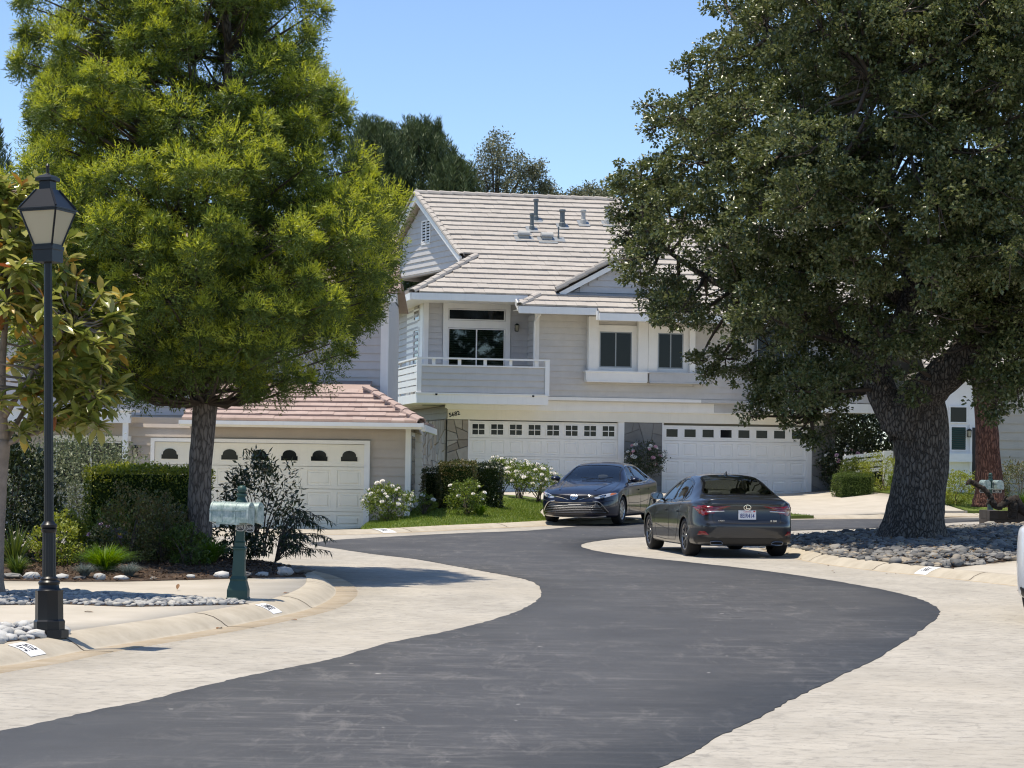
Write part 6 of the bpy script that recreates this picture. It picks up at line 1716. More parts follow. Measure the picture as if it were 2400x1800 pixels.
def blossom_me(name, mat, seed):
    r = random.Random(seed); V = []; Fc = []
    # ruffled cup of overlapping petals
    for ring, (R0, z, tilt, k) in enumerate([(1.0, 0, .25, 6), (.7, .18, .7, 5), (.38, .32, 1.1, 4)]):
        for i in range(k):
            a = 2 * math.pi * i / k + ring * .5 + r.uniform(-.15, .15)
            c, s_ = math.cos(a), math.sin(a); w2 = .55 * R0 + .12
            b = len(V)
            V += [(0, 0, z * .4), (c * R0 * .6 - s_ * w2, s_ * R0 * .6 + c * w2, z + R0 * .35 * tilt), (c * R0, s_ * R0, z + R0 * .55 * tilt), (c * R0 * .6 + s_ * w2, s_ * R0 * .6 - c * w2, z + R0 * .35 * tilt)]
            Fc += [(b, b + 3, b + 2), (b, b + 2, b + 1)]
    me = new_mesh(name, V, Fc, True); me.materials.append(mat)
    return me
BW = [blossom_me('blossom', M['petalwhite'], i) for i in range(3)]; BP = [blossom_me('blossom', M['petalpink'], i + 5) for i in range(3)]
BU = [blossom_me('flower_head', M['petalpurple'], 9)]; BY = [blossom_me('flower_head', M['petalyellow'], 10)]
def bloom(root, ctr, k, meshes, rr, r, rx, ry, rz_, name='blossom', zmin=0.35, spread=1.08):
    cs = [c for c in ctr if c[2] > zmin]
    for i in range(k):
        c = Vector(cs[r.randrange(len(cs))])
        c = Vector((c.x * spread, c.y * spread, c.z * 1.04 + r.uniform(0, .06)))
        o = bpy.data.objects.new(name, meshes[r.randrange(len(meshes))]); C.objects.link(o); o.parent = root
        s_ = rr * r.uniform(.7, 1.25)
        dv = Vector((c.x + r.uniform(-.2, .2), c.y - .35, .8)).normalized()
        o.matrix_local = Matrix.Translation(c) @ dv.to_track_quat('Z', 'Y').to_matrix().to_4x4() @ Matrix.Diagonal((s_, s_, s_, 1))

def tuft(name, loc, n, h, spread, W, mat, label, seed=0, cat='grass clump', droop=.5):
    ng = np.random.default_rng(seed + 900)
    root = empty(name, loc, 0, label, cat)
    a = ng.uniform(0, 6.28, n); e = ng.uniform(.25, 1.0, n) * spread
    segs = 4
    H = h * ng.uniform(.6, 1.1, n)
    b0 = np.stack([np.cos(a) * e * .18, np.sin(a) * e * .18, np.zeros(n)], 1)
    V = np.empty((n, segs * 2 + 1, 3), np.float32)
    sd = np.stack([-np.sin(a), np.cos(a), np.zeros(n)], 1)
    for k in range(segs + 1):
        t_ = k / segs
        p = b0 + np.stack([np.cos(a) * e * t_ ** 1.6, np.sin(a) * e * t_ ** 1.6, H * (t_ - droop * t_ ** 3 * (e / spread))], 1)
        if k < segs:
            wv_ = W * (1 - .7 * t_)
            V[:, 2 * k] = p + sd * wv_ / 2; V[:, 2 * k + 1] = p - sd * wv_ / 2
        else: V[:, 2 * k] = p
    m_ = segs * 2 + 1
    T = []
    for k in range(segs - 1):
        T += [(2 * k, 2 * k + 1, 2 * k + 3), (2 * k, 2 * k + 3, 2 * k + 2)]
    T.append((2 * segs - 2, 2 * segs - 1, 2 * segs))
    T = (np.arange(n)[:, None, None] * m_ + np.array(T)[None]).reshape(-1, 3)
    leaf_obj('blades', (V.reshape(-1, 3), T), [mat], root)
    return root
rr_ = random.Random(17)
gz_ = lambda x, y: bed_top(x, y)
# --- planting bed under the pine
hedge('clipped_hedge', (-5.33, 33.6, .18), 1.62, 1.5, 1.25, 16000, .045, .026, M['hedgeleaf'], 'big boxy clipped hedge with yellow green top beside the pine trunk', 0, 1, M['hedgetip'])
shrub('grey_shrub', (-7.05, 37.4, .1), 1.2, .9, .95, 12000, .06, .034, M['greyleaf'], 'loose grey green shrub behind the clipped hedge, below the porch', seed=2)
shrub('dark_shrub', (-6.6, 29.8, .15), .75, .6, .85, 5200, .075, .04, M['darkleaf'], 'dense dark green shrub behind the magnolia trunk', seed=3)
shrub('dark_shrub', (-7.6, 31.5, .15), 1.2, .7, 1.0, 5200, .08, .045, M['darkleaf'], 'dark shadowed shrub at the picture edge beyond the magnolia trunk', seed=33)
shrub('lance_leaf_shrub', (-3.72, 33.9, .2), .58, .55, .78, 1900, .11, .034, M['darkleaf'], 'dark lance leaved shrub between the pine trunk and the cream garage door', seed=4, up=.1, droop=.25, stems=14)
shrub('lance_leaf_shrub', (-3.95, 32.8, .2), .45, .35, .42, 900, .10, .034, M['darkleaf'], 'low dark leafy shrub right behind the green mailbox post', seed=5, droop=.2)
shrub('bronze_shrub', (-4.95, 29.6, .2), .42, .36, .55, 2300, .05, .028, M['bronze'], 'bronze green shrub in front of the clipped hedge', seed=6)
shrub('bronze_shrub', (-4.6, 30.2, .2), .36, .3, .42, 1500, .05, .03, M['bronze'], 'low bronze shrub leaning against the pine trunk', seed=61)
shrub('yellow_shrub', (-5.75, 28.9, .18), .34, .3, .36, 1500, .045, .03, M['yellowgreen'], 'small yellow green bush just left of the lamp post shaft', seed=7)
shrub('yellow_shrub', (-5.5, 31.9, .2), .2, .18, .42, 600, .05, .028, M['yellowgreen'], 'thin pale yellow green sprig before the shaded hedge face', seed=71)
r_, c_ = shrub('purple_flowers', (-5.25, 30.0, .2), .34, .3, .27, 1100, .045, .02, M['greyleaf'], 'clump of small purple flowers right of the lamp post', 'flowers', seed=8)
bloom(r_, c_, 22, BU, .028, rr_, .3, .3, .3, 'flower_head', .3)
bloom(r_, c_, 4, BY, .035, rr_, .3, .3, .3, 'flower_head', .3)
shrub('bronze_shrub', (-4.75, 31.2, .2), .5, .4, .48, 2600, .055, .03, M['bronze'], 'broad olive shrub between the bright grass and the hedge face', seed=62)
shrub('leafy_perennial', (-5.45, 30.9, .2), .4, .34, .34, 1900, .06, .03, M['roseleaf'], 'leafy green perennials just behind the purple flowers', 'plant', seed=63)
shrub('leafy_perennial', (-5.98, 30.4, .2), .34, .3, .36, 1700, .055, .03, M['yellowgreen'], 'pale green perennials between the magnolia trunk and the lamp shaft', 'plant', seed=64)
shrub('leafy_perennial', (-4.2, 29.7, .2), .36, .3, .26, 1400, .055, .028, M['hedgeleaf'], 'low shaded perennials at the foot of the pine trunk', 'plant', seed=65)
tuft('grass_clump', (-5.02, 28.35, .17), 900, .42, .55, .011, M['freshgrass'], 'bright green fountain grass clump at the bed edge', 1)
tuft('grass_clump', (-4.02, 30.5, .2), 500, .42, .5, .012, M['freshgrass'], 'shaded grass clump beside the base of the pine trunk', 2)
tuft('fescue_clump', (-4.62, 27.75, .16), 420, .2, .26, .006, M['bluegrass'], 'blue grey fescue tuft in front of the bronze shrub', 3)
tuft('fescue_clump', (-5.12, 27.55, .16), 380, .2, .24, .006, M['bluegrass'], 'blue grey fescue tuft close to the lamp post shaft', 4)
tuft('iris_clump', (-5.65, 31.0, .2), 90, .7, .45, .02, M['strap'], 'upright strap leaves of an iris clump left of the clipped hedge', 5, 'plant', .2)
tuft('iris_clump', (-6.15, 28.4, .17), 130, .62, .35, .02, M['strap'], 'strap leaved clump beside the magnolia trunk', 6, 'plant', .2)
tuft('dark_grass_clump', (-5.95, 27.6, .16), 260, .3, .3, .012, M['hedgeleaf'], 'low dark grass clump at the foot of the strap leaves', 61)
# drooping willow-like sprigs at the corner of the bed
SP = empty('willow_leaf_shrub', (-3.25, 31.6, .2), 0, 'arching shrub with narrow drooping leaves at the bed corner', 'shrub')
mb = MB(); Ps, As = [], []
for k in range(24):
    a = tr.uniform(-1.3, 1.5); L_ = tr.uniform(.45, .85)
    hz_ = tr.uniform(.12, .7)
    c = catmull([(0, 0, -.03), (math.cos(a) * L_ * .35, math.sin(a) * L_ * .35, hz_ * .9), (math.cos(a) * L_ * .75, math.sin(a) * L_ * .75, hz_ * 1.12), (math.cos(a) * L_, math.sin(a) * L_, hz_ * .95)], 5)
    mb.tube(c, [.008 * (1 - .6 * i / len(c)) for i in range(len(c))], 5, 0, False)
    for i, p in enumerate(c[4:]):
        for s_ in range(4):
            Ps.append(tuple(p)); aa = tr.uniform(0, 6.28)
            As.append((math.cos(aa) * .6 + math.cos(a) * .5, math.sin(aa) * .6, -tr.uniform(.1, 1.0)))
mb.build('stems', M['twig'], SP, True)
Ps = np.array(Ps); As = np.array(As); n = len(Ps)
leaf_obj('foliage', leaf_arrays(Ps, As, np.tile([0, 0, 1.0], (n, 1)) + nrg.normal(size=(n, 3)) * .4, nrg.uniform(.08, .15, n), nrg.uniform(.013, .022, n), .1, .4), [M['darkleaf']], SP)

# --- roses and hedges at the far kerb
def rose(loc, rx, ry, rz_, n, k, label, meshes, seed, rr=.055, zmin=.3, mat='roseleaf', group=None, name='rose_bush', zc=None, spread=1.08):
    root, c = shrub(name, loc, rx, ry, rz_, n, .055, .036, M[mat], label, 'rose bush', group, seed=seed, stems=10, zc=zc)
    bloom(root, c, k, meshes, rr, random.Random(seed), rx, ry, rz_, 'blossom', zmin, spread)
    return root
lz = lambda x, y: lawn_z(x, y) + .072
rose((-2.75, 51.9, lz(-2.75, 51.9)), .58, .45, .46, 3200, 58, 'white rose bush in front of the taupe garage corner', BW, 41)
rose((-1.02, 53.2, lz(-1.02, 53.2)), .45, .4, .42, 2400, 9, 'green rose bush with few white blooms before the brown hedge', BW, 42)
rose((-2.0, 53.0, lz(-2.0, 53.0)), .28, .3, .26, 700, 4, 'small straggly white rose between the two larger rose bushes', BW, 43)
for i, (x, y) in enumerate([(-.25, 62.0), (.25, 61.2), (.75, 60.4)]):
    rose((x, y, lz(x, y)), .55, .5, .38, 2600, 64, ['white rose bush of the long row, next to the dark hedge', 'middle white rose bush of the row before the left garage door', 'white rose bush of the row beside the blue car mirror'][i], BW, 44 + i, .06, .35, 'roseleaf', 'white roses in a row before the garage', zc=.62)
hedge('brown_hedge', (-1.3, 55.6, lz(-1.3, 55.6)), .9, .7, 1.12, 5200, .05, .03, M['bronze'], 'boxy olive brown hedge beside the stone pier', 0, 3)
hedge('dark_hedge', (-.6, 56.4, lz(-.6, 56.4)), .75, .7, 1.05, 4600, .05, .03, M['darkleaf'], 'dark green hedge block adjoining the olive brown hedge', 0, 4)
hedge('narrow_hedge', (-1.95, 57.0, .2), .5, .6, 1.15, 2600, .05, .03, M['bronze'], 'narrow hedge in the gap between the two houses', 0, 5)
tuft('agapanthus_clump', (-.7, 53.1, lz(-.7, 53.1)), 160, .4, .35, .02, M['freshgrass'], 'strappy green leaves beside the rose with few blooms', 7, 'plant')
# standard roses by the garage piers
def world_a(u, v, z): return (-2.037 + u * math.cos(rad(11)) - v * math.sin(rad(11)), 72 + u * math.sin(rad(11)) + v * math.cos(rad(11)), z)
def std_rose(u, v, z0, h, rx, rz_, label, seed):
    p = world_a(u, v, z0)
    root = empty('standard_rose', p, 0, label, 'rose tree')
    r = random.Random(seed)
    MB().tube(catmull([(0, 0, -.03), (.02, 0, h * .5), (0, 0, h)], 4), [.03] * 9, 7).tube([(0, 0, h), (.2, -.05, h + .3)], [.018, .01], 5).tube([(0, 0, h), (-.25, 0, h + .3)], [.018, .01], 5).build('trunk', M['twig'], root, True)
    ng = np.random.default_rng(seed); k = 110
    ctr = ng.normal(size=(k, 3)); ctr /= np.linalg.norm(ctr, axis=1, keepdims=True); ctr *= ng.uniform(.4, 1, k)[:, None] ** .5
    ctr = ctr * np.array([rx, rx * .7, rz_]) + np.array([0, 0, h + rz_ * .8])
    per = 22; base = ctr[:, None, :] + ng.normal(size=(k, per, 3)) * .07; ax_ = ng.normal(size=(k, per, 3)); m_ = k * per
    leaf_obj('foliage', leaf_arrays(base.reshape(-1, 3), ax_.reshape(-1, 3), ng.normal(size=(m_, 3)) + np.array([0, 0, 1.0]), ng.uniform(.05, .08, m_), ng.uniform(.03, .05, m_)), [M['darkleaf']], root)
    bloom(root, ctr, 26, BW, .07, r, rx, rx, rz_, 'blossom', h + .1, 1.05); bloom(root, ctr, 16, BP, .075, r, rx, rx, rz_, 'blossom', h + .1, 1.05)
std_rose(6.3, -.75, .56, .75, .62, .5, 'pink and white rose tree before the middle stone pier', 51)
std_rose(12.9, -.6, .6, .7, .75, .5, 'pink and white rose tree at the end stone pier near the slatted fence', 52)
hedge('low_dark_hedge', (10.6, 70.6, .60), 1.1, .9, .72, 4200, .045, .026, M['hedgeleaf'], 'low clipped dark green hedge beside the end garage pier', rad(8), 6)
# --- planting round the right house
for i, (x, y, rx, rz_, mt, lb) in enumerate([
    (11.6, 71.2, .75, .62, 'yellowgreen', 'yellow green leafy bush left of the oak trunk'),
    (10.9, 72.3, .5, .55, 'strap', 'pale grassy shrub under the slatted fence'),
    (12.1, 69.8, .55, .34, 'roseleaf', 'low round green bush beside the oak trunk'),
    (13.15, 67.3, .65, .52, 'yellowgreen', 'yellow green fern-like bush right of the oak trunk'),
    (15.3, 68.4, .8, .72, 'bronze', 'olive hedge-like bush right of the pine trunk'),
    (16.2, 67.0, .8, .6, 'roseleaf', 'green bush at the picture edge by the right house')]):
    shrub('garden_bush', (x, y, hz(x, y) + .08), rx, rx * .8, rz_, 2600, .075, .032, M[mt], lb, 'bush', 'bushes before the right house', seed=80 + i)
tuft('daylily_clump', (14.35, 63.2, hz(14.35, 63.2) + .06), 420, 1.0, .75, .028, M['freshgrass'], 'tall fountain of strappy green leaves at the picture edge', 8, 'plant', .5)
shrub('background_shrub', (12.3, 78.5, .9), 2.0, 1.3, 2.4, 15000, .11, .06, M['darkleaf'], 'tall dark shrub filling the gap between the grey and beige houses', seed=95)
shrub('background_shrub', (14.8, 84, .8), 3.4, 1.5, 3.2, 9000, .16, .09, M['darkleaf'], 'broad dark evergreen mass behind the beige house roof', seed=96)
shrub('background_shrub', (12.0, 86.5, .8), 2.6, 1.5, 4.2, 9000, .16, .09, M['hedgeleaf'], 'tall evergreen rising between the two house roofs behind the oak', seed=97)
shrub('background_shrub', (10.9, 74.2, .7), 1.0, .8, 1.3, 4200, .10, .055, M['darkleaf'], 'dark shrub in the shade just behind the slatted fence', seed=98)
# pine behind the oak on the right
PN = empty('red_bark_pine', (13.02, 62.0, .62), 0, 'pine with reddish furrowed bark behind the far mailboxes', 'tree')
mb = MB(); c = catmull([(.0, 0, -.1), (0, 0, .25), (-.03, 0, 1.0), (-.12, 0, 2.4), (-.3, 0, 4), (-.5, 0, 6), (-.4, 0, 9.5)], 5)
mb.tube(c, [float(np.interp(p.z, [-.1, .3, 1, 2.4, 6, 9.5], [.5, .39, .35, .29, .2, .06])) for p in c], 18, 0, True, .05, to)
pts_ = []
for k in range(26):
    z = to.uniform(4.2, 10); a = to.uniform(0, 6.28); L_ = to.uniform(1.0, 2.3) * (1.15 - z / 14)
    e = Vector((-.4 + math.cos(a) * L_, math.sin(a) * L_, z + .3))
    mb.tube([(-.4, 0, z), (e + Vector((-.4, 0, z))) / 2 + Vector((0, 0, -.1)), e], [.05, .035, .015], 6, 0, False)
    for j in range(5): pts_.append(e * (1 - j * .12) + Vector((0, 0, z)) * (j * .12) * 1.0 + Vector((to.uniform(-.25, .25), to.uniform(-.25, .25), to.uniform(0, .25))))
mb.build('trunk', M['redbark'], PN, True)
def needle_tufts(centers, r_, k, L, W, ng):
    n_ = len(centers); Cn = np.array([tuple(p) for p in centers])
    d = ng.normal(size=(n_, k, 3)); d /= np.linalg.norm(d, axis=2, keepdims=True); d[:, :, 2] = d[:, :, 2] * .8 + .3
    base = Cn[:, None, :] + d * (r_ * ng.random((n_, k, 1)))
    m_ = n_ * k
    return leaf_arrays(base.reshape(-1, 3), d.reshape(-1, 3) + ng.normal(size=(m_, 3)) * .2, ng.normal(size=(m_, 3)), ng.uniform(L * .7, L * 1.2, m_), np.full(m_, W), .05, .3)
M['pinegreen'] = leafmat('pine_needle', [(0.05, 0.075, 0.02), (0.08, 0.105, 0.025), (0.13, 0.15, 0.04)], .5, .2)
leaf_obj('crown', needle_tufts(pts_, .2, 70, .2, .012, np.random.default_rng(3)), [M['pinegreen']], PN)

# ------------------------------------------------------------------ trees behind the houses
M['bgpine'] = leafmat('far_pine_needle', [(0.05, 0.08, 0.035), (0.075, 0.11, 0.045), (0.11, 0.145, 0.06)], .6, .15)
M['bggum'] = leafmat('far_gum_leaf', [(0.10, 0.115, 0.06), (0.16, 0.17, 0.095), (0.25, 0.25, 0.155)], .4, .15)
def bg_pine(x, y, base, top, R0, label, seed, dens=1.0):
    r = random.Random(seed); ng = np.random.default_rng(seed)
    root = empty('background_pine', (x, y, base), 0, label, 'tree', 'trees behind the main house')
    H = top - base
    mb = MB().tube([(0, 0, -.2), (0, 0, H * .5), (0, 0, H * .97)], [.28, .18, .03], 8)
    shoots = []
    for k in range(int(900 * dens)):
        z = H * (1 - r.random() ** 1.25 * .55); R1 = R0 * min(1.0, ((1.03 - z / H) * 4.5) ** .6) * r.uniform(.2, 1.02)
        a = r.uniform(0, 6.28)
        shoots.append((R1 * math.cos(a), R1 * math.sin(a), z))
    for s_ in shoots[:60]:
        mb.tube([(0, 0, max(.1, s_[2] - .8)), s_], [.04, .015], 5, 0, False)
    mb.build('trunk', M['twig'], root, True)
    Cn = np.array(shoots); n_ = len(Cn); k = 60
    t_ = ng.random((n_, k, 1)) ** 1.0
    hgt = ng.uniform(.5, .95, (n_, 1, 1))
    wid = .17 * (1 - t_ * .8)
    an = ng.uniform(0, 6.28, (n_, k, 1))
    base_ = Cn[:, None, :] + np.concatenate([np.cos(an) * wid, np.sin(an) * wid, t_ * hgt], 2)
    ax_ = np.concatenate([np.cos(an) * .7, np.sin(an) * .7, np.full((n_, k, 1), .9)], 2)
    m_ = n_ * k
    leaf_obj('crown', needle_arrays(base_.reshape(-1, 3), ax_.reshape(-1, 3), ng.normal(size=(m_, 3)), ng.uniform(.14, .26, m_), np.full(m_, .04)), [M['bgpine']], root)
bg_pine(-5.7, 92, .5, 14.6, 2.3, 'dark upright pine rising behind the roof, next to the fern pine', 1)
bg_pine(-3.9, 94, .5, 14.9, 2.5, 'dark pine with candle-like shoots above the house gable', 2)
bg_pine(-2.4, 91, .5, 12.9, 1.7, 'lower dark pine between the gable peak and the grey leaved tree', 3, .8)
bg_pine(-21.6, 92, .5, 14.6, 1.6, 'far dark pine at the picture edge left of the fern pine', 4, .7)
def bg_broad(x, y, base, masses, trunk_top, label, seed, L=.13, W=.06, mat='bggum', per=190, name='background_tree'):
    r = random.Random(seed); ng = np.random.default_rng(seed)
    root = empty(name, (x, y, base), 0, label, 'tree', 'trees behind the main house')
    mb = MB().tube([(0, 0, -.3), (.1, 0, trunk_top * .6), (0, 0, trunk_top)], [.25, .17, .08], 8)
    for (a, b, c_, q) in masses: mb.tube(catmull([(0, 0, trunk_top * r.uniform(.7, .95)), (a * .5, b * .5, (trunk_top + c_) / 2), (a, b, c_ + q * .4)], 3), [.07, .06, .05, .04, .03, .02, .01], 5, 0, False)
    mb.build('trunk', M['twig'], root, True)
    Ps, As = [], []
    for (a, b, c_, q) in masses:
        d = ng.normal(size=(per, 3)); d /= np.linalg.norm(d, axis=1, keepdims=True)
        k_ = 7
        p = np.array([a, b, c_]) + d * (q * ng.uniform(.3, 1.1, (per, 1)) ** .7)
        Ps.append((p[:, None, :] + ng.normal(size=(per, k_, 3)) * .10).reshape(-1, 3)); As.append(ng.normal(size=(per * k_, 3)) + np.array([0, 0, -.3]))
    P = np.concatenate(Ps); A_ = np.concatenate(As); m_ = len(P)
    leaf_obj('crown', leaf_arrays(P, A_, ng.normal(size=(m_, 3)) + np.array([0, 0, .6]), ng.uniform(L * .7, L * 1.2, m_), ng.uniform(W * .7, W * 1.2, m_), .15, .5), [M[mat]], root)
rb = random.Random(6)
def mass(lst): return [(a + rb.uniform(-.1, .1), rb.uniform(-.9, .9), c_, q) for a, c_, q in lst]
bg_broad(-.75, 92, .5, mass([(0, 14.0, .55), (-.25, 13.4, .6), (.3, 13.2, .55), (-.7, 12.7, .6), (-.9, 12.0, .7), (0, 12.4, .7), (.9, 13.0, .5), (1.3, 12.5, .55), (1.7, 12.9, .4), (.6, 12.2, .6), (1.6, 11.9, .55), (1.0, 11.5, .6), (-.2, 11.3, .8), (.4, 10.8, .8), (1.5, 11.1, .5), (-.8, 11.2, .6), (1.95, 12.2, .3)]), 11.5, 'open crowned grey green tree rising above the roof ridge', 7, .12, .055, 'bggum', 120)
bg_broad(1.6, 95, .5, mass([(0, 11.9, .6), (-.6, 11.6, .6), (.6, 11.5, .5), (0, 11.2, .7)]), 11, 'low rounded tree top just over the ridge beside the flue', 8)
bg_broad(3.2, 95, .5, mass([(0, 12.3, .5), (-.5, 12.0, .45), (.55, 12.0, .45), (.2, 11.6, .6)]), 11.5, 'small rounded tree top over the ridge near the oak', 9)
bg_broad(5.4, 96, .5, mass([(-.6, 11.2, .6), (.2, 11.6, .6), (.8, 11.0, .6)]), 10.5, 'tree top partly hidden where the ridge meets the oak', 10)
bg_broad(12.6, 92, .8, mass([(-1.6, 6.0, 1.1), (-.4, 6.8, 1.2), (.9, 6.6, 1.2), (2.1, 5.8, 1.1), (-.9, 5.0, 1.2), (.5, 5.2, 1.3), (1.7, 4.6, 1.2), (-2.2, 4.4, 1.1), (0, 7.8, 1.0), (1.4, 7.6, .9)]), 5.5, 'broad dark tree far behind the fork of the oak', 11, .2, .1, 'hedgeleaf', 230)
bg_broad(18.5, 92, .8, mass([(-1.6, 6.4, 1.1), (-.4, 7.2, 1.2), (.9, 7.0, 1.2), (2.1, 6.2, 1.1), (-.9, 5.4, 1.2), (.5, 5.6, 1.3), (1.7, 5.0, 1.2)]), 5.5, 'dark tree above the roof of the beige house', 12, .2, .1, 'hedgeleaf', 230)

# oak leaf litter among the cobbles and along the kerb
LP_ = []
while len(LP_) < 2600:
    x = rng.uniform(4.4, 12); y = rng.uniform(33.5, 52)
    if in_poly(x, y, rock_poly): LP_.append((x, y, bed2_z(x, y) + rng.uniform(.03, .085)))
    elif rng.random() < .05 and y < 44 and x < 7.2: LP_.append((x, y, hz(x, y) + .012))
LP_ = np.array(LP_); n = len(LP_)
Vv, T = leaf_arrays(LP_, nrg.normal(size=(n, 3)) * np.array([1, 1, .2]), np.tile([0, 0, 1.0], (n, 1)) + nrg.normal(size=(n, 3)) * .35, nrg.uniform(.03, .065, n), nrg.uniform(.02, .035, n), .2)
M['litter'] = leafmat('dry_oak_leaf', [(0.10, 0.065, 0.035), (0.17, 0.11, 0.06), (0.25, 0.17, 0.09)], .8, .05, .15)
tag(link(bpy.data.objects.new('leaf_litter', np_mesh('leaf_litter', Vv, T)), None, M['litter']), 'dry brown oak leaves fallen among the cobbles', 'leaf litter', kind='stuff')
# ================================================================== CARS
def hermite(xs, ys, q):
    """monotone-ish cubic through the control points"""
    xs = np.asarray(xs, float); ys = np.asarray(ys, float)
    o = np.argsort(xs); xs = xs[o]; ys = ys[o]
    d = np.diff(ys) / np.diff(xs); m_ = np.zeros(len(xs)); m_[0] = d[0]; m_[-1] = d[-1]
    for i in range(1, len(xs) - 1):
        m_[i] = 0 if d[i - 1] * d[i] <= 0 else 2 * d[i - 1] * d[i] / (d[i - 1] + d[i])
    q = np.clip(q, xs[0], xs[-1]); k = np.clip(np.searchsorted(xs, q) - 1, 0, len(xs) - 2)
    h = xs[k + 1] - xs[k]; t_ = (q - xs[k]) / h
    return (2 * t_ ** 3 - 3 * t_ ** 2 + 1) * ys[k] + (t_ ** 3 - 2 * t_ ** 2 + t_) * h * m_[k] + (-2 * t_ ** 3 + 3 * t_ ** 2) * ys[k + 1] + (t_ ** 3 - t_ ** 2) * h * m_[k + 1]

def car_paint(name, col, metal=0.55, rough=0.32):
    m = Mat(name)
    m.set(col, rough, 0.4, metal, 0.75)
    v = m.voro(m.coord((1, 1, 1)), 900, 'F1', 'Color')
    return m.m
M['navy'] = car_paint('navy_metallic_paint', (0.004, 0.007, 0.024), .2)
M['graphite'] = car_paint('graphite_metallic_paint', (0.030, 0.032, 0.037), .4, .28)
M['pearl'] = car_paint('white_car_paint', (0.72, 0.72, 0.72), 0.0, .35)
M['rubber'] = plain('tyre_rubber', (0.018, 0.018, 0.019), 0.8, 0.3)
M['blackplastic'] = plain('black_plastic', (0.012, 0.012, 0.013), 0.45, 0.4)
M['gloss'] = plain('gloss_black', (0.008, 0.008, 0.009), 0.12, 0.5)
M['silver'] = plain('silver_rim', (0.55, 0.55, 0.56), 0.28, 0.5, .9)
M['rimdark'] = plain('dark_rim', (0.20, 0.20, 0.21), 0.3, 0.5, .85)
M['carglass'] = see_glass('car_glass', (0.62, 0.67, 0.66), 0.09)
M['tint'] = see_glass('tinted_car_glass', (0.22, 0.25, 0.26), 0.06)
M['cabin'] = plain('cabin_trim', (0.11, 0.11, 0.112), 0.8, 0.2)
M['seat'] = plain('seat_fabric', (0.16, 0.155, 0.15), 0.85, 0.2)
M['cabinlight'] = plain('light_cabin_trim', (0.30, 0.29, 0.27), 0.8, 0.2)
M['redlens'] = plain('red_lens', (0.20, 0.004, 0.008), 0.12, 0.6, 0, 1)
M['darkred'] = plain('dark_red_lens', (0.10, 0.003, 0.006), 0.12, 0.6, 0, 1)
M['clearlens'] = plain('clear_lens', (0.62, 0.64, 0.66), 0.1, 0.6, 0.5, 1)
M['amber'] = plain('amber_lens', (0.55, 0.16, 0.04), 0.15, 0.6, 0, 1)
M['plate'] = paint('number_plate_white', (0.74, 0.74, 0.76), 0.4, 0.02)
M['plateblue'] = plain('plate_blue', (0.03, 0.05, 0.2), 0.5)
M['platered'] = plain('plate_red', (0.55, 0.05, 0.04), 0.5)

